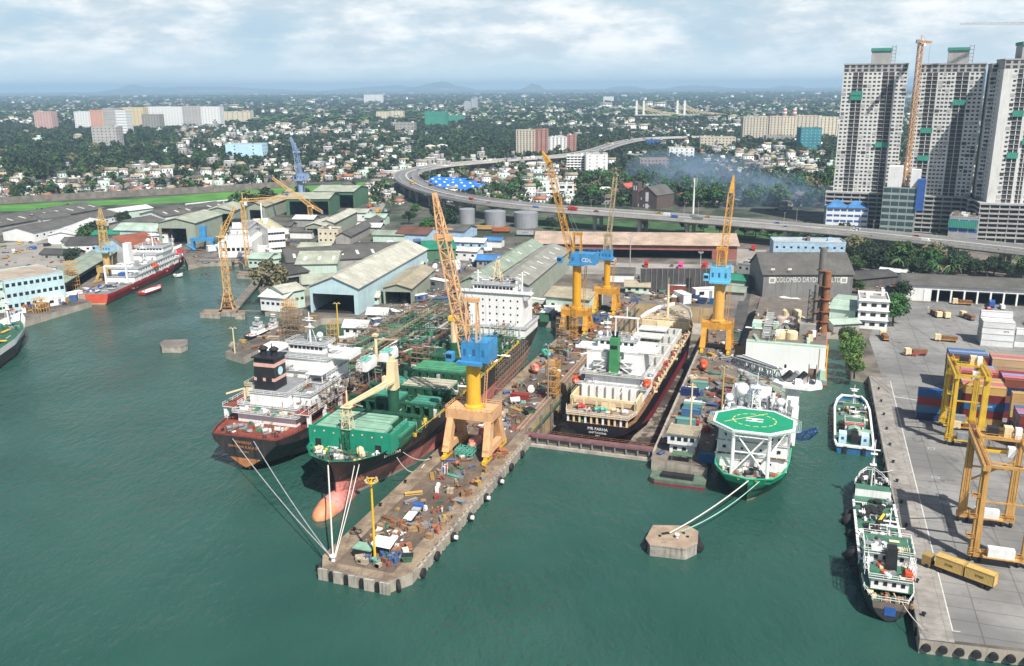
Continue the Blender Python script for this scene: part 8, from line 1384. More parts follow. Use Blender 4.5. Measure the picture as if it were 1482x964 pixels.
junk('skip_bin', 'green', *G(590, 812), 'alone near the rounded pier corner', s=1.1); scatter(14, vu(-97, -95, 170, 218), 'along the left kerb of the long pier', ['pipe_bundle', 'trestle', 'scrap_heap', 'drum'], ['rusty', 'yellow', 'grey', 'wooden'], s=(.6, 1.)); scatter(34, vu(-83.8, -82, 176, 236), 'in the row along the right edge of the pier', ['pallet_stack', 'crate', 'plate_pile', 'scrap_heap', 'trestle'], ['rusty', 'wooden', 'yellow', 'orange', 'grey', 'red', 'wooden'], s=(.7, 1.2)); scatter(10, vu(-94, -87, 190, 214), 'on the open middle of the pier', ['crate', 'trestle', 'pallet_stack', 'drum'], ['cream', 'wooden', 'wooden', 'white', 'red'], s=(.8, 1.1)); scatter(9, near(656, 690, 1.6), 'in the green pipe pile before the big crane', ['pipe_bundle', 'scrap_heap'], ['green', 'green', 'teal', 'grey'], s=(.6, 1.)); junk('gas_rack', 'white', *G(644, 684), 'before the big crane legs', s=1.5); junk('cable_reel', 'orange', *G(662, 675), 'between the big crane legs', s=1.2); junk('crate', 'cream', *G(652, 714), 'standing near the pier rails', s=1.2)
t = thing('canopy', 'white sheet canopy among the drums on the pier', 'canopy', (*G(556, 800), 3.01), RU); MB().face([(-2.6, -2, 2.6), (2.6, -2, 2.4), (2.6, 1.8, 3.2), (-2.6, 1.8, 3.3)], WHITE).build('sheet', t); [MB().bar((x, y, 0), (x, y, 2.6), .1, GREYS).build('pole', t) for x in (-2.5, 2.5) for y in (-1.9, 1.7)]
t = thing('site_shelter', 'grey green roofed shelter beside the yellow lamp post', 'shelter', (*G(528, 803), 3.01), RU); MB().box(-2.4, -1.6, 2, 2.4, 1.6, 2.3, HATCHL).build('roof', t); MB().box(-2.3, -1.5, 0, 2.3, 1.5, 1.99, DARK).build('body', t)
t = thing('flatbed_trailer', 'flatbed trailer with white panels and blue sheet on the pier', 'trailer', (*G(598, 748), 3.01), RU + R(4)); MB().box(-1.4, -4.6, .8, 1.4, 4.6, 1.1, BLACKM).build('bed', t); MB().box(-1.2, -4.2, 1.1, 1.1, .5, 1.3, WHITE).build('panel', t); MB().box(-.9, .8, 1.1, 1.3, 2.6, 1.5, GALV).build('panel', t); MB().box(-1.2, 3, 1.1, 1.4, 4.6, 1.9, BLUEP).build('blue_sheet', t); [MB().lathe([(.45, -.2), (.45, .2)], RUBBER, 0, 0, 10, 'X').build('wheel', t, (x, y, .45)) for x in (-1.1, 1.1) for y in (-3.4, 3.2)]
def boat_on_cradle(label, px, py, l, m, rz=RU):
 t = thing('lifeboat', label, 'lifeboat', (*G(px, py), 3.01), rz, 'lifeboats ashore'); mb = MB(); Pf = [(-.5, .05), (-.42, .6), (-.25, 1.), (.15, 1.05), (.38, .75), (.5, .08)]; mb.lathe([(r * 1.5, k * l) for k, r in Pf], m, 0, 0, 12, 'Y'); mb.build('hull', t, (0, 0, 2.)); MB().cb(0, -l * .28, 2.9, 1.6, 1.8, .9, m).build('canopy', t); [MB().box(-1.2, y, 0, 1.2, y + .3, .8, GREYS).build('cradle', t) for y in (-l * .25, l * .2)]
boat_on_cradle('salmon lifeboat under the big crane portal, nearer one', 688, 648, 8, SALMON); boat_on_cradle('salmon lifeboat under the big crane portal, farther one', 702, 632, 7, SALMON); boat_on_cradle('orange lifeboat on the right hand wharf', 1018, 534, 9, ORANGE, RU + R(6)); boat_on_cradle('salmon lifeboat beyond the red container', 774, 540, 7.5, SALMON, RU + R(30)); boat_on_cradle('teal and yellow boat on the quay by the slip', 790, 518, 7, TEALP, RU + R(40))
t = thing('green_cradle', 'light green steel cradle before the lifeboats', 'frame', (*G(674, 660), 3.01), RU); scaffold(t, -2.5, 2.5, -2, 2, 0, 2.4, TEALP, 1.3, 1.2, 'frame', False, .14)
def ctn(col, px, py, label, L_=6.06, rz=RU, z=3.012): container(col, 0, 0, z, label, L_, rz, 'containers used as stores around the docks', xy=G(px, py))
ctn('red', 752, 580, 'red container store between slip and dry dock'); ctn('red', 989, 628, 'red container below the mint one on the wharf', rz=RU); ctn('teal', 991, 628, 'mint container on top of the red one on the wharf', z=5.61); ctn('red', 997, 621, 'second red container beside the mint topped one'); ctn('navy', 998, 572, 'navy container beside the pale lamp post'); ctn('teal', 1003, 594, 'dark teal container with white roof on the wharf', rz=RU); ctn('white', 1003, 591, 'white container behind the teal one', rz=RU); ctn('steel_blue', 1000, 602, 'steel blue container under the tall lamp post'); ctn('teal', 1012, 562, 'mint container with salmon end on the wharf'); ctn('tan', 1012, 556, 'salmon tan container behind the mint one'); ctn('blue', 1026, 668, 'blue container at the wharf end by the helideck ship', rz=RU + R(3)); ctn('blue', 1036, 440, 'blue container beside the amber crane'); ctn('green', 852, 445, 'dark green container pair behind the slip, right one'); ctn('green', 838, 446, 'dark green container pair behind the slip, left one')
junk('skip_bin', 'green', *G(766, 600), 'beside the dry dock edge', s=1.5); junk('bowser', 'white', *G(745, 584), 'in front of the red container', s=1.1)
scatter(46, vu(-99, -88, 250, 345), 'on the quay between slip and dry dock', ['scrap_heap', 'crate', 'pipe_bundle', 'plate_pile', 'drum', 'cable_reel', 'generator_set', 'trestle'], None); scatter(40, vu(-39.5, -26, 246, 350), 'on the right hand wharf', ['scrap_heap', 'crate', 'pipe_bundle', 'drum', 'generator_set', 'gas_rack', 'plate_pile'], None); scatter(30, vu(-96, -84, 345, 432), 'by the yellow cranes beside the dock', ['scrap_heap', 'pipe_bundle', 'crate', 'generator_set', 'plate_pile'], None, s=(1, 1.7))
scatter(60, vu(-165, -106, 388, 420), 'in the cluttered yard at the head of the slip', ['scrap_heap', 'pipe_bundle', 'crate', 'plate_pile', 'site_cabin', 'generator_set', 'skip_bin'], None, s=(1, 1.8)); scatter(60, vu(-92, -50, 440, 500), 'in the plate yard behind the dock screen', ['scrap_heap', 'pipe_bundle', 'site_cabin', 'plate_pile', 'skip_bin', 'bowser'], None, s=(1, 2.)); scatter(90, vu(-188, -174, 292, 380), 'on the quay beside the tanker', ['scrap_heap', 'pipe_bundle', 'crate', 'drum', 'skip_bin', 'site_cabin'], ['rusty', 'red', 'orange', 'grey', 'blue', 'cream', 'rusty'], s=(.8, 1.3)); scatter(30, lambda: (lambda f: (lambda a: (a[0] + random.gauss(0, 2.5), a[1] + random.gauss(0, 3)))(G(345 + 110 * f, 506 - 46 * f)))(random.random()), 'on the small left pier', ['scrap_heap', 'crate', 'pipe_bundle', 'trestle'], ['rusty', 'grey', 'wooden', 'yellow', 'cream'], s=(.8, 1.3)); scatter(40, lambda: (lambda f: (lambda a: (a[0] - random.uniform(2, 12), a[1] + random.gauss(0, 3)))(G(40 + 90 * f, 455 - 22 * f)))(random.random()), 'on the left quay before the pale blue office', ['scrap_heap', 'crate', 'skip_bin', 'generator_set', 'cable_reel', 'site_cabin'], ['blue', 'green', 'orange', 'rusty', 'white', 'yellow'], s=(.9, 1.6)); scatter(40, vu(-24, 10, 402, 450), 'between the power barge and the named hall', ['scrap_heap', 'site_cabin', 'pipe_bundle', 'generator_set', 'crate'], None, s=(1.2, 2.)); scatter(36, lambda: G(random.uniform(560, 720), random.uniform(352, 398)), 'in the depot behind the blue workshop', ['site_cabin', 'scrap_heap', 'skip_bin', 'bowser', 'crate'], ['white', 'blue', 'grey', 'teal', 'white'], s=(1.1, 2.)); scatter(36, lambda: G(random.uniform(560, 660), random.uniform(400, 440)), 'in the steel yard beside the tan roofed shed', ['scrap_heap', 'plate_pile', 'pipe_bundle', 'site_cabin', 'crate'], ['rusty', 'red', 'grey', 'grey', 'blue', 'rusty'], s=(1.1, 2.)); scatter(26, lambda: G(random.uniform(240, 470), random.uniform(334, 384)), 'in the yard around the ferry', ['scrap_heap', 'site_cabin', 'crate', 'skip_bin'], ['grey', 'white', 'rusty', 'blue'], s=(1.1, 1.9))
# scaffold towers
def scaf_tower(label, px, py, w, d, h, m=SCAF, z=3.0): t = thing('scaffold_tower', label, 'scaffold', (*G(px, py), z), RU, 'scaffold towers'); scaffold(t, -w / 2, w / 2, -d / 2, d / 2, 0, h, m, 1.8, 2.2, 'frame', True, .13); MB().box(-w / 2, -d / 2, h * .66, w / 2, d / 2, h * .66 + .08, WOOD).build('platform', t)
scaf_tower('yellow scaffold tower on the quay by the dry dock', 830, 492, 3, 3, 15, YEL); scaf_tower('brown scaffold tower left of the yellow one', 812, 512, 3.4, 3, 15); scaf_tower('low cluttered scaffold near the dock corner', 800, 575, 4, 5, 13, YEL); scaf_tower('large brown scaffold staging on the left pier, wide one', 428, 522, 9, 6, 20); scaf_tower('slim scaffold staging on the left pier with bare top', 484, 520, 3.5, 3.5, 15, OCH); scaf_tower('thin cream staging tower near the tanker funnel', 385, 548, 2.4, 2.4, 10, CREAM); scaf_tower('brown scaffold beside the cargo ship stern', 735, 505, 5, 9, 14); scaf_tower('ochre staging beside the ochre crane', 106, 418, 5, 5, 15, TCY); scaf_tower('rusty staging at the pale blue office corner', 60, 452, 5, 5, 7, TCY); scaf_tower('yellow staging on the small left pier', 420, 468, 6, 5, 11, TCY); scaf_tower('dark scaffold behind the cargo ship bridge', 702, 468, 5, 5, 12)
t = thing('wharf_office', 'white two storey wharf office with brown roof at the wharf end', 'office', (*W(-36.6, 249), 3.0), RU); MB().box(0, 0, 0, 7.4, 6, 3, WHITE).build('ground_floor', t); MB().box(-.6, -.9, 3.0, 8, 6.4, 6.2, WHITE).build('upper_floor', t); MB().box(-1, -1.4, 6.2, 8.4, 6.8, 6.5, RTAN).build('roof', t); [MB().box(.3 + k * 1.9, -.97, 4.2, 1.5 + k * 1.9, -.88, 5.4, GLASS).build('window', t) for k in range(4)]; [MB().box(1 + k * 2.6, -.06, 1, 2.2 + k * 2.6, .03, 2, GLASS).build('window', t) for k in range(2)]
t = thing('canopy', 'dark green canopy sheet below the wharf office', 'canopy', (*W(-32, 243.5), 3.0), RU); MB().box(-3, -1.6, 2.2, 3, 1.6, 2.35, mat('canopy_green', (.08, .15, .09), .8)).build('sheet', t); [MB().bar((x, y, 0), (x, y, 2.2), .1, GREYS).build('pole', t) for x in (-2.8, 2.8) for y in (-1.4, 1.4)]
# trucks, chassis
def truck_trailer(label, px, py, rz, load=()):
 t = thing('container_lorry', label, 'lorry', (*G(px, py), 3.01), rz, 'yard lorries'); cy_ = mat('lorry_tan', (.45, .30, .08), .6, .2, .5, rust=.1)
 MB().box(-1.15, 6.9, .5, 1.15, 8.8, 2.9, mat('cab_brown', (.30, .20, .07), .6, .2, .5, rust=.15)).build('cab', t); MB().box(-1.05, 8.78, 1.7, 1.05, 8.86, 2.6, GLASS).build('windscreen', t); MB().box(-1.0, -6.4, .9, 1., 7.6, 1.25, BLACKM).build('chassis', t)
 for y in (-5.4, -4.2, 4.6, 7.6):
  for x in (-1.05, 1.05): MB().lathe([(.25, -.18), (.5, -.16), (.5, .16), (.25, .18)], RUBBER, 0, 0, 12, 'X').build('wheel', t, (x, y, .5))
 return t
pa, pb = G(1352, 818), G(1438, 850); rt = math.atan2(pa[1] - pb[1], pa[0] - pb[0]) - PI / 2; c_ = ((pa[0] + pb[0]) / 2, (pa[1] + pb[1]) / 2)
truck_trailer('yellow cab lorry carrying two yellow containers on the near quay', 1394, 838, rt); dv = Vector((-math.sin(rt), math.cos(rt)))
for k, o_ in enumerate((2.9, -3.5)): p = G(1394, 838); q = Vector(p) + dv * o_; container('yellow', 0, 0, 4.27, ('front', 'rear')[k] + ' yellow container on the lorry', 6.06, rt - PI / 2, 'containers on the lorry', logo=('msc', 1.1, LK, 0), xy=tuple(q))
def tractor(label, px, py, rz, m=None, sec='tan'): t = thing('yard_tractor', label, 'tractor', (*G(px, py), 3.01), rz, 'yard lorries'); m = m or WOOD; MB().box(-1.2, 1.4, .6, 1.2, 3.6, 2.9, CREAM).build('cab', t); MB().box(-1.1, -5, .8, 1.1, 1.4, 1.2, m).build('flatbed', t); MB().box(-1, -5, 1.2, 1, .8, 2.4, TANR).build('load', t); [MB().lathe([(.5, -.2), (.5, .2)], RUBBER, 0, 0, 10, 'X').build('wheel', t, (x, y, .5)) for x in (-1, 1) for y in (-4, -2.8, 2.4)]
tractor('cream cab yard tractor with brown load, left of a pair', 1355, 458, RU + PI + .3); tractor('cream cab yard tractor with brown load, right of a pair', 1367, 459, RU + PI + .3); tractor('orange low loader by the channel trees', 1279, 490, RU + .15, YEL); tractor('yellow chassis parked sideways before the containers', 1366, 494, RU + PI / 2, YEL); tractor('grey empty chassis in the open yard', 1398, 461, RU + .5, GREYS); tractor('orange trailer row before the depot doors', 1390, 441, RU + PI / 2, YEL); tractor('burnt red wreck lying in the open yard', 1322, 514, RU + 1.9, REDP); tractor('yellow chassis with load under the bright yellow gantry', 1396, 622, RU + PI / 2, YEL); tractor('second yellow chassis behind the one under the gantry', 1396, 612, RU + PI / 2, YEL)
scatter(14, near(1322, 514, 2.4), 'around the burnt wreck in the yard', ['scrap_heap', 'plate_pile'], ['red', 'rusty', 'grey', 'orange'], s=(.7, 1.1))
for x, y_, c, k, lb in ((1435, 444, 'blue', 'truck', 'blue truck before the depot bays'), (1450, 447, 'white', 'van', 'white van by the depot pillars'), (1430, 448, 'red', 'car', 'red car before the depot'), (1246, 493, 'black', 'car', 'black car beside the lean-to roof'), (1232, 488, 'white', 'van', 'white van under the channel trees'), (1313, 452, 'black', 'car', 'dark car beside the yard trees'), (1310, 440, 'silver', 'van', 'silver van beside the yard trees'), (935, 386, 'red', 'truck', 'maroon truck backed to the salmon warehouse, leftmost red'), (985, 388, 'pink', 'truck', 'bright pink truck backed to the salmon warehouse'), (1020, 388, 'red', 'truck', 'red truck at the salmon warehouse, rightmost'), (862, 380, 'white', 'truck', 'white truck at the salmon warehouse'), (888, 382, 'silver', 'truck', 'silver truck at the salmon warehouse'), (972, 386, 'grey', 'car', 'grey car between the docked trucks'), (1075, 388, 'black', 'car', 'black car on the access road'), (1090, 362, 'red', 'truck', 'red truck far along the access road'), (540, 318, 'blue', 'truck', 'blue lorry at the near end of the lorry queue'), (534, 312, 'pink', 'truck', 'pink lorry second in the queue'), (530, 306, 'purple', 'truck', 'purple lorry in the queue'), (536, 300, 'orange', 'truck', 'orange lorry in the queue'), (541, 295, 'red', 'truck', 'red lorry farther up the queue'), (543, 290, 'orange', 'truck', 'last orange lorry of the queue'), (548, 308, 'yellow', 'truck', 'yellow lorry beside the queue'), (560, 307, 'white', 'truck', 'white lorry near the palm'), (547, 318, 'black', 'car', 'black car below the yellow lorry')):
 vehicle(c, k, *G(x, y_), 3.03, RU + random.uniform(-.2, .2) + (PI if 'backed' in lb or 'at the salmon' in lb else 0), lb)
for k in range(26): px, py = random.choice(((random.uniform(10, 95), random.uniform(352, 396)), (random.uniform(0, 60), random.uniform(398, 410)))); c = random.choice(vcol); vehicle(c, random.choice(('car', 'car', 'van')), *G(px, py), 3.03, random.uniform(0, 6), f'{c} vehicle in the parking ground at far left')
for k in range(14): px, py = random.uniform(560, 720), random.uniform(352, 372); c = random.choice(('white', 'silver', 'blue')); vehicle(c, random.choice(('car', 'van')), *G(px, py), 3.03, random.uniform(0, 6), f'{c} vehicle in the depot below the viaduct')
for k, (px, py, col) in enumerate(((700, 334, 'yellow'), (760, 342, 'grey'), (795, 344, 'green'), (842, 343, 'blue'), (905, 346, 'blue'), (725, 337, 'orange'))): container(col, 0, 0, 4.4, f'{col} container on a rail wagon behind the salmon warehouse', 12.19, R(-8), 'containers on rail wagons', logo=('MAERSK', 1.2, BLUEP, 0) if col == 'grey' else None, xy=G(px, py)); x, y = G(px, py); t = thing('rail_wagon', f'flat rail wagon under the {col} container', 'wagon', (x, y, 3), R(-8), 'rail wagons'); MB().box(-6.8, -1.3, .9, 6.8, 1.3, 1.4, BLACKM).build('bed', t); [MB().box(a - 1, -1.1, 0, a + 1, 1.1, .9, BLACKM).build('bogie', t) for a in (-4.6, 4.6)]
# people: one skinned body, coverall and helmet as children
def person_meshes():
 V = [(0, 0, .95), (0, 0, 1.2), (0, 0, 1.45), (0, .0, 1.55), (0, .02, 1.72), (.1, 0, .92), (.12, .04, .5), (.13, -.02, .06), (.13, .12, .04), (-.1, 0, .92), (-.12, -.06, .5), (-.13, -.1, .06), (-.13, .04, .04), (.2, 0, 1.42), (.27, .04, 1.15), (.27, .2, .98), (-.2, 0, 1.42), (-.28, -.02, 1.15), (-.27, .1, .92)]
 E = [(0, 1), (1, 2), (2, 3), (3, 4), (0, 5), (5, 6), (6, 7), (7, 8), (0, 9), (9, 10), (10, 11), (11, 12), (2, 13), (13, 14), (14, 15), (2, 16), (16, 17), (17, 18)]
 Rr = [.14, .13, .15, .06, .105, .09, .07, .05, .04, .09, .07, .05, .04, .07, .05, .04, .07, .05, .04]; out = []
 for grow, drop in ((1., ()), (1.16, (3, 4, 8, 12))):
  keep = [i for i in range(len(V)) if i not in drop]; me = bpy.data.meshes.new('b'); me.from_pydata([V[i] for i in keep], [(keep.index(a), keep.index(b)) for a, b in E if a in keep and b in keep], []); o = bpy.data.objects.new('b', me); COL.objects.link(o); o.modifiers.new('s', 'SKIN'); sub = o.modifiers.new('u', 'SUBSURF'); sub.levels = 1
  for k, i in enumerate(keep): me.skin_vertices[0].data[k].radius = (Rr[i] * grow, Rr[i] * grow)
  me.skin_vertices[0].data[0].use_root = True; dg = bpy.context.evaluated_depsgraph_get(); out.append(bpy.data.meshes.new_from_object(o.evaluated_get(dg))); bpy.data.objects.remove(o)
 return out
pb_, pc_ = person_meshes(); pb_.name = 'person'; pc_.name = 'coverall'; SKN = mat('skin', (.22, .11, .065), .6, .1, 2.); pb_.materials.clear(); pb_.materials.append(SKN); cov = {}
for n_, m in (('orange', ORANGE), ('red', REDP), ('blue', BLUEP), ('white', WHITE)): c = pc_.copy(); c.materials.clear(); c.materials.append(m); cov[n_] = c
hel = MB().lathe([(.15, 0), (.15, .03), (.12, .06), (.1, .12), (.03, .15)], YELP, n=10).mesh('helmet')
for px, py, c, lb in ((626, 744, 'red', 'by the white panels, left one'), (634, 743, 'orange', 'by the white panels, right one'), (609, 750, 'blue', 'beside the flatbed trailer'), (562, 800, 'blue', 'under the white canopy'), (583, 805, 'orange', 'right of the white canopy'), (640, 742, 'white', 'standing apart on the pier'), (735, 618, 'blue', 'beyond the big crane'), (726, 640, 'white', 'at the right edge near the big crane'), (652, 724, 'red', 'by the pier rails'), (770, 632, 'red', 'near the dock corner'), (1343, 448, 'white', 'crossing the container yard, left'), (1350, 446, 'blue', 'crossing the container yard, right'), (1346, 455, 'red', 'crossing the container yard, nearest'), (1012, 610, 'orange', 'on the right hand wharf')):
 x, y = G(px, py); o = put('person', pb_, None, (x, y, 3.03), random.uniform(0, 6)); tag(o, f'worker in {c} coverall {lb}', 'person', 'workers'); put('coverall', cov[c], o); put('helmet', hel, o, (0, .02, 1.78))
# ---- named trees ------------------------------------------------------------
for px, py, k, s, lb in ((36, 288, 'dark', 1.6, 'big dark tree before the long wall at far left'), (22, 289, 'green', 1.1, 'green tree left of the big dark tree'), (97, 316, 'green', 1.2, 'round green tree between the grey warehouses'), (62, 322, 'dark', 1.1, 'dark tree before the grey warehouse'), (180, 330, 'dark', 1.3, 'dark tree between the sheds at left'), (262, 318, 'dry', 1.1, 'pale blossoming tree beside the hangar'), (108, 386, 'dark', 1.1, 'dark tree above the sage canopy'), (125, 352, 'green', 1.2, 'green tree above the bungalows'), (140, 348, 'dark', 1.3, 'wide dark tree by the green roofed store'), (8, 335, 'green', 1., 'green tree at the left picture edge'), (395, 436, 'dry', 1.9, 'wide olive brown tree at the waterside'), (20, 448, 'green', .5, 'low bush before the pale annex'),
  (620, 342, 'green', 1.5, 'tall green tree left of the storage tanks'), (648, 338, 'dark', 1.7, 'large dark tree beside the storage tanks'), (634, 322, 'dark', 1.5, 'dark tree behind the large dark tree'), (592, 325, 'dark', 1.2, 'dark tree under the viaduct bend'), (600, 312, 'green', 1., 'green tree under the viaduct bend'), (682, 300, 'dark', 1.5, 'wide tree between market roofing and viaduct'), (725, 300, 'bright', 1.2, 'bright green tree before the viaduct'), (745, 385, 'green', .8, 'small tree beside the sage hall'),
  (1232, 512, 'bright', 1., 'topmost bright tree of the channel row'), (1228, 527, 'bright', .95, 'second bright tree of the channel row'), (1233, 538, 'bright', .85, 'third bright tree of the channel row'), (1236, 548, 'bright', .8, 'lowest bright tree of the channel row'), (1222, 505, 'green', .9, 'green tree behind the channel row'), (1297, 458, 'green', 1.2, 'green tree right of the white house, upper'), (1292, 472, 'green', 1.3, 'green tree right of the white house, lower'), (1304, 440, 'dark', 1.1, 'dark tree at the depot corner'), (1244, 425, 'green', .7, 'small tree among the cluttered roofs')):
 x, y = G(px, py); tree(lb, x, y, k, s, big=True); reserve(x, y, 5 * s)
palm_tree('palm tree beside the lorry road', *G(566, 308), 11, 1.8); reserve(*G(566, 308), 8)
for px, py in ((1355, 412), (1372, 414), (1384, 415), (1300, 404)): palm_tree('tall palm behind the depot roof', *G(px, py), 11, 1.6)
palm_tree('palm in the bank below the viaduct', *G(932, 336), 7, 1.5); palm_tree('palm in the grass behind the left wall', *G(125, 284), 9, 1.4)
# ---- houses and trees of the city ------------------------------------------
HW_ = [('white', WWHITE), ('cream', WCREAM), ('pale grey', WGRY2), ('pink', WPK), ('mint', WMINT), ('weathered grey', WGREY), ('grey', mat('wall_house_grey', (.26, .25, .24), .8, .25, .2, streak=.4)), ('yellowish', WYEL), ('white', WWHITE), ('dull grey', mat('wall_house_dull', (.34, .32, .30), .8, .25, .2, streak=.4))]
HR_ = [('grey flat', CONCD), ('dull red tiled', mat('roof_house_tile', (.21, .10, .07), .8, .3, .3)), ('grey sheet', RGREY), ('white sheet', RWHITE), ('brown', mat('roof_house_brown', (.15, .09, .07), .8, .3, .3)), ('pale flat', WGRY2), ('weathered flat', WGREY), ('pale tan sheet', RTAN), ('grey sheet', RGREY), ('orange tiled', mat('roof_orange', (.33, .14, .08), .7, .2, .3)), ('white flat', WWHITE)]
HP = {}
def hproto(i):
 if i in HP: return HP[i]
 rs = random.Random(i * 7 + 1); wn_, wm_ = HW_[i % len(HW_)]; rn, rm = HR_[(i * 5 + i // 3) % len(HR_)]; w, d, fl = rs.uniform(7, 14), rs.uniform(7, 13), rs.choice((1, 2, 2, 3)); h = fl * 3.1; mb = MB(); mb.box(-w / 2, -d / 2, 0, w / 2, d / 2, h, wm_)
 n_ = max(2, int(w / 3))
 for f in range(fl):
  for k in range(n_): x = -w / 2 + w * (k + .5) / n_; mb.box(x - .6, -d / 2 - .05, f * 3.1 + 1, x + .6, -d / 2 - .01, f * 3.1 + 2.2, GLASS)
  for k in range(2): y = -d / 2 + d * (k + .5) / 2; mb.box(-w / 2 - .05, y - .6, f * 3.1 + 1, -w / 2 - .01, y + .6, f * 3.1 + 2.2, GLASS); mb.box(w / 2 + .01, y - .6, f * 3.1 + 1, w / 2 + .05, y + .6, f * 3.1 + 2.2, GLASS)
  if rs.random() < .5: mb.box(-w / 2 - .2, -d / 2 - 1.1, f * 3.1 + 2.9, w / 2 + .2, -d / 2 - .06, f * 3.1 + 3.1, wm_)
 r = MB(); o = .5
 if 'flat' in rn: r.box(-w / 2 - .1, -d / 2 - .1, h, w / 2 + .1, d / 2 + .1, h + .25, wm_, rm); r.cb(w * .2, d * .15, h + .25, w * .35, d * .35, 2.3, wm_); r.lathe([(.6, h + 2.6), (.6, h + 3.8)], BLACKM, w * .2, d * .15, 8)
 else:
  rh = rs.uniform(1.6, 3.); hip = rs.choice((0, w * .25)); vs = [(-w / 2 - o, -d / 2 - o, h), (w / 2 + o, -d / 2 - o, h), (w / 2 + o, d / 2 + o, h), (-w / 2 - o, d / 2 + o, h), (-w / 2 - o + hip, 0, h + rh), (w / 2 + o - hip, 0, h + rh)]
  r.add(vs, [(0, 1, 5, 4), (1, 2, 5), (2, 3, 4, 5), (3, 0, 4), (3, 2, 1, 0)], rm)
 HP[i] = (mb, r, wn_, rn, max(w, d) / 2, fl); return HP[i]
PROTO = [hproto(i) for i in range(30)]; HM = [(p[0].mesh('wall'), p[1].mesh('roof')) for p in PROTO]
Zh = [('left', 'in the quarter behind the long wall', [(0, 256), (0, 287), (140, 279), (330, 268), (330, 245), (240, 238), (170, 250)], 70), ('mid', 'in the dense quarter beside the lilac crane', [(330, 238), (330, 267), (555, 252), (575, 235), (600, 205), (400, 205), (385, 236)], 120), ('loop', 'inside the viaduct loop', [(700, 250), (790, 238), (850, 262), (860, 290), (740, 285), (705, 262)], 34), ('right', 'among the trees right of the viaduct', [(1020, 222), (1195, 222), (1200, 268), (1030, 268)], 44), ('right2', 'in the woods below the church hill', [(830, 268), (910, 268), (1000, 290), (1190, 285), (1190, 305), (840, 296)], 22)]
nh = 0
for key, where, poly_, want in Zh:
 cs = [G(a, b) for a, b in poly_]; x0, x1, y0, y1 = min(c[0] for c in cs), max(c[0] for c in cs), min(c[1] for c in cs), max(c[1] for c in cs); got = 0
 for tr_ in range(9000):
  if got >= want: break
  x, y = random.uniform(x0, x1), random.uniform(y0, y1)
  if not inside(proj(x, y), poly_): continue
  i = random.randrange(30); p = PROTO[i]
  if not claim(x, y, p[4] * .92): continue
  t = thing('house', f'{p[2]} house with {p[3]} roof {where}', 'house', (x, y, 3), random.choice((0, .3, -.3, .6, PI / 2, -.15)) + random.uniform(-.1, .1), 'houses ' + where); put('wall', HM[i][0], t); put('roof', HM[i][1], t); got += 1
Zt = [('in the park woods at left', [(0, 215), (0, 256), (60, 268), (170, 255), (250, 238), (250, 200), (170, 190), (80, 195)], 'dark', 70, 1.5), ('between the houses behind the long wall', [(0, 255), (0, 287), (330, 268), (330, 240)], 'green', 24, 1.), ('between the houses of the dense quarter', [(330, 205), (330, 266), (555, 252), (600, 230), (600, 200)], 'dark', 26, 1.1), ('beside the viaduct loop', [(640, 240), (800, 236), (860, 285), (700, 288)], 'green', 20, 1.1), ('in the woods around the church', [(830, 262), (1200, 262), (1200, 305), (840, 297)], 'green', 90, 1.4), ('below the viaduct at right', [(1232, 362), (1480, 386), (1480, 405), (1300, 402), (1238, 398)], 'dark', 34, 1.2), ('on the bank between warehouse and viaduct', [(790, 322), (1190, 342), (1190, 356), (800, 334)], 'dark', 20, .8)]
for where, poly_, kd, want, sc in Zt:
 cs = [G(a, b) for a, b in poly_]; x0, x1, y0, y1 = min(c[0] for c in cs), max(c[0] for c in cs), min(c[1] for c in cs), max(c[1] for c in cs); got = 0
 for tr_ in range(6000):
  if got >= want: break
  x, y = random.uniform(x0, x1), y0 + (y1 - y0) * random.random() ** 1.5
  if not inside(proj(x, y), poly_): continue
  s = sc * random.uniform(.75, 1.3)
  if not claim(x, y, 3.6 * s): continue
  k = kd if random.random() < .6 else random.choice(('dark', 'green', 'dry', 'green')); sz = 'tall' if s > 1.25 else ('low' if s < .9 else 'rounded'); tree(f'{sz} {dict(dark="dark green", green="mid green", bright="bright green", dry="olive").get(k)} tree {where}', x, y, k, s, group='trees ' + where, big=y < 700); got += 1
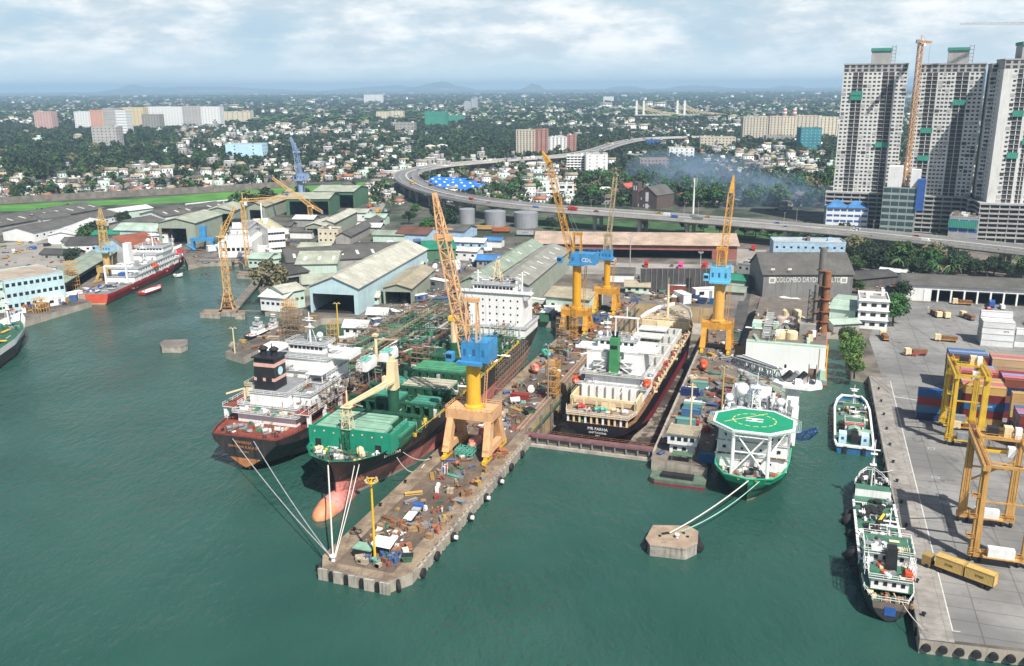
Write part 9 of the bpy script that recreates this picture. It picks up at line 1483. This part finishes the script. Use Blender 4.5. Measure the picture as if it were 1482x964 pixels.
# ---- the mass: further woods and roofs too many to count --------------------
def merge(name, parts, label, m_list=None):
 """parts: list of (MB, list of (x,y,z,rot,scale,zscale)) -> one mesh"""
 V, F, Mi, mats_ = [], [], [], []; off = 0
 for mb, inst in parts:
  if not inst: continue
  v = np.array(mb.v, 'f'); loc = [mats_.index(m) if m in mats_ else (mats_.append(m) or len(mats_) - 1) for m in mb.ms]; mi = np.array([loc[k] for k in mb.m]); I = np.array(inst, 'f'); c, s = np.cos(I[:, 3]), np.sin(I[:, 3])
  X = (v[None, :, 0] * c[:, None] - v[None, :, 1] * s[:, None]) * I[:, 4:5] + I[:, 0:1]; Y = (v[None, :, 0] * s[:, None] + v[None, :, 1] * c[:, None]) * I[:, 4:5] + I[:, 1:2]; Z = v[None, :, 2] * I[:, 5:6] + I[:, 2:3]
  V.append(np.stack([X, Y, Z], -1).reshape(-1, 3)); ln = np.array([len(f) for f in mb.f]); fl = np.array([i for f in mb.f for i in f]); k = len(inst); F.append(((fl[None, :] + (np.arange(k) * len(v))[:, None] + off).reshape(-1), np.tile(ln, k))); Mi.append(np.tile(mi, k)); off += k * len(v)
 V = np.concatenate(V); L_ = np.concatenate([f[1] for f in F]); C_ = np.concatenate([f[0] for f in F]); me = bpy.data.meshes.new(name); me.vertices.add(len(V)); me.vertices.foreach_set('co', V.ravel().astype('f')); me.loops.add(len(C_)); me.loops.foreach_set('vertex_index', C_.astype('i')); me.polygons.add(len(L_)); st_ = np.concatenate([[0], np.cumsum(L_)[:-1]]); me.polygons.foreach_set('loop_start', st_.astype('i')); me.polygons.foreach_set('material_index', np.concatenate(Mi).astype('i'))
 for m in mats_: me.materials.append(m)
 me.update(calc_edges=True); me.validate(); return put(name, me, label=label, kind='stuff')
rs = random.Random(5); TT = []
for i in range(5): mb = MB(); leaves(mb, rs, 0, 0, 5.2, 5.4, 4.2, 12, 7, 1.35, LF[('dark', 'dark', 'green', 'dark', 'green')[i]], .6); TT.append((mb, []))
FT = []
for i in range(3):
 mb = MB(); leaves(mb, rs, 0, 0, 4, 9, 5, 7, 3, 4.5, LF[('dark', 'dark', 'green')[i]], .6); FT.append((mb, []))
nz = lambda x, y, s: noise.noise(Vector((x / s, y / s, 3.3)))
woods_px = [[(0, 185), (0, 262), (170, 258), (255, 240), (255, 185)], [(600, 180), (600, 232), (690, 232), (800, 222), (800, 190)], [(830, 205), (830, 297), (1200, 304), (1200, 262), (1030, 255), (1010, 225), (960, 215)], [(1230, 366), (1482, 388), (1482, 402), (1236, 398)]]
GR_ = [(-60, 312), (-60, 290), (80, 288), (200, 283), (300, 275), (430, 266), (562, 257), (572, 270), (450, 286), (330, 300), (150, 309), (60, 316)]; TP_ = [(1190, 300), (1190, 345), (1500, 385), (1500, 300)]
no_ = lambda q: inside(q, GR_) or inside(q, TP_)
HB = []
for i in range(14):
 p = PROTO[i * 2]; mb = MB(); mb.add(p[0].v[:8], p[0].f[:6], p[0].ms[0]); wmat = p[0].ms[0]; mb.v += []; off = len(mb.v)
 for f, k in zip(p[1].f, p[1].m): mb.f.append([j + off for j in f]); mb.m.append(mb.mi(p[1].ms[k]))
 mb.v += p[1].v; off = len(mb.v)
 for f, k in zip(p[0].f, p[0].m):
  if p[0].ms[k] == GLASS: mb.f.append([j + off for j in f]); mb.m.append(mb.mi(GLASS))
 mb.v += p[0].v; HB.append((mb, []))
for i in range(26000):
 y = 620 + 3800 * random.random() ** 1.5; x = random.uniform(-.60, .60) * (y + 60); q = proj(x, y)
 if not (-40 < q[0] < 1530) or (q[1] > 296 and q[0] < 1200) or q[1] > 300 or no_(q): continue
 if any(inside(q, p) for p in woods_px) and random.random() < .93: continue
 if y > 1200 and nz(x, y, 260) + .5 * nz(x, y, 90) > .15: continue
 s = random.uniform(.75, 1.2) * (1 if y < 1800 else random.choice((1, 1.2, 1.5)))
 if not claim(x, y, 4.6 * s): continue
 random.choice(HB)[1].append((x, y, 3, random.choice((0, .3, -.3, PI / 2)) + random.uniform(-.2, .2), s, random.uniform(.8, 1.5) * min(s, 1.4)))
for i in range(60000):
 y = 560 + 2100 * random.random() ** 1.25; x = random.uniform(-.60, .60) * (y + 60); q = proj(x, y)
 if not (-40 < q[0] < 1530) or (q[1] > 300 and q[0] < 1200) or no_(q): continue
 wd = any(inside(q, p) for p in woods_px); f = nz(x, y, 260) + .5 * nz(x, y, 90)
 if not wd and f < (.22 if y < 1200 else .05) and random.random() < (.86 if y < 1200 else .74): continue
 s = random.uniform(.7, 1.45)
 if not claim(x, y, 2.9 * s): continue
 random.choice(TT)[1].append((x, y, 3, random.uniform(0, 6.3), s, s * random.uniform(.8, 1.2)))
for i in range(26000):
 y = 2500 + 9500 * random.random() ** 1.6; x = random.uniform(-.62, .62) * y
 if nz(x, y, 700) + .5 * nz(x, y, 220) < -.12 and random.random() < .8: continue
 s = random.uniform(.8, 1.9); random.choice(FT)[1].append((x, y, 3, random.uniform(0, 6.3), s * (1 + y / 9000), s))
for i in range(2600):
 y = 4200 + 9000 * random.random() ** 1.5; x = random.uniform(-.6, .6) * y
 if nz(x, y, 700) > .1 and random.random() < .8: continue
 s = random.choice((1.5, 2, 3, 4.5)); random.choice(HB)[1].append((x, y, 3, random.uniform(-.4, .4), s, random.uniform(1., 2.6)))
FLB = [HB[i] for i in range(14) if 'flat' in PROTO[i * 2][3] and PROTO[i * 2][2] != 'mint']
for i in range(1500):
 y = 1100 + 5200 * random.random() ** 1.3; x = random.uniform(-.60, .60) * y; s = random.uniform(1.3, 1.9 if y < 2200 else 3.2)
 if any(inside(proj(x, y), p) for p in woods_px): continue
 random.choice(FLB)[1].append((x, y, 3, random.uniform(-.3, .3), s, random.uniform(1.2, 3.)))
YD = []
for kd in ('scrap_heap', 'pipe_bundle', 'plate_pile', 'crate', 'scrap_heap'):
 for cn in ('rusty', 'grey', 'rusty', 'white', 'wooden', 'blue', 'red', 'green'): me = jm(kd, JD[cn]); mb = MB(); mb.v = [tuple(v.co) for v in me.vertices]; mb.f = [list(p.vertices) for p in me.polygons]; mb.m = [p.material_index for p in me.polygons]; mb.ms = list(me.materials); YD.append((mb, []))
for n_, f_ in ((420, vu(-189, -173, 285, 385)), (520, vu(-172, -104, 387, 425)), (260, lambda: G(random.uniform(560, 665), random.uniform(398, 445))), (300, vu(-94, -50, 438, 500)), (200, vu(-98, -84, 250, 432)), (130, vu(-40, -26, 245, 400)), (160, vu(-24, 10, 402, 455)), (50, vu(-96, -84, 165, 250)), (220, lambda: G(random.uniform(240, 560), random.uniform(320, 400))), (160, lambda: G(random.uniform(560, 770), random.uniform(350, 400))), (120, lambda: G(random.uniform(0, 200), random.uniform(340, 420))), (120, lambda: G(random.uniform(1236, 1310), random.uniform(400, 425)))):
 for k in range(n_): p = f_(); s = random.uniform(.35, 1.1); YD[random.randrange(len(YD))][1].append((p[0], p[1], 3.02, random.random() * 6.3, s, s * random.uniform(.6, 1.2)))
merge('yard_scrap', YD, 'small rusty scrap and litter strewn over the shipyard ground')
merge('distant_woods', TT + FT, 'dark green tree masses spreading over the city to the horizon'); merge('distant_houses', HB, 'mass of small pale houses spreading to the horizon')
# hills -----------------------------------------------------------------------
HILL = mat('hill_green', (.05, .075, .05), .95, .2, .002)
for k, (px, wd, pk, yy) in enumerate(((635, 120, 120.6, 21000), (772, 42, 121.5, 19000), (1010, 110, 123.5, 22000), (1140, 60, 124, 22500), (560, 200, 125, 23000), (300, 300, 125.5, 24000), (1280, 160, 124.5, 23500), (905, 70, 124.5, 21500), (200, 120, 124.6, 23000))):
 d = ray(px, 124); t_ = yy / d[1]; x = d[0] * t_; hpk = H + ray(px, pk)[2] / ray(px, pk)[1] * yy; W_ = wd / FOC * yy * .5; mb = MB(); n, m_ = 24, 5; vs = []
 for j in range(m_):
  for i in range(n + 1):
   a = (i / n * 2 - 1); e = max(0, 1 - a * a) ** 1.4 * math.sin(PI * (j + .5) / m_) * (1 + .45 * noise.noise(Vector((a * 3 + k * 7, j * .6, k)))); vs.append((a * W_, (j - 2) * W_ * .3, hpk * max(0, e)))
 mb.add(vs, [(j * (n + 1) + i, j * (n + 1) + i + 1, (j + 1) * (n + 1) + i + 1, (j + 1) * (n + 1) + i) for j in range(m_ - 1) for i in range(n)], HILL); mb.build('hills', None, (x, yy, 0), kind='structure')
# drifting smoke beside the amber crane ---------------------------------------
sm_ = bpy.data.materials.new('smoke_blue'); sm_.use_nodes = True; n_ = sm_.node_tree; n_.nodes.clear(); ho = n_.nodes.new('ShaderNodeOutputMaterial'); pv = n_.nodes.new('ShaderNodeVolumePrincipled'); pv.inputs['Color'].default_value = (.45, .66, .95, 1); pv.inputs['Density'].default_value = .0045; n_.links.new(pv.outputs[0], ho.inputs['Volume'])
for px, py, r, zz in ((1070, 300, 24, 10), (1085, 290, 32, 14), (1105, 297, 34, 12), (1125, 292, 30, 16), (1150, 303, 28, 10), (1175, 300, 24, 12), (1010, 272, 46, 18), (965, 266, 50, 16), (1045, 276, 46, 18), (990, 282, 40, 10)):
 x, y = G(px, py); MB().ball(0, 0, 0, r, sm_, 20, .5).build('smoke', None, (x, y, zz), smooth=True, kind='stuff')
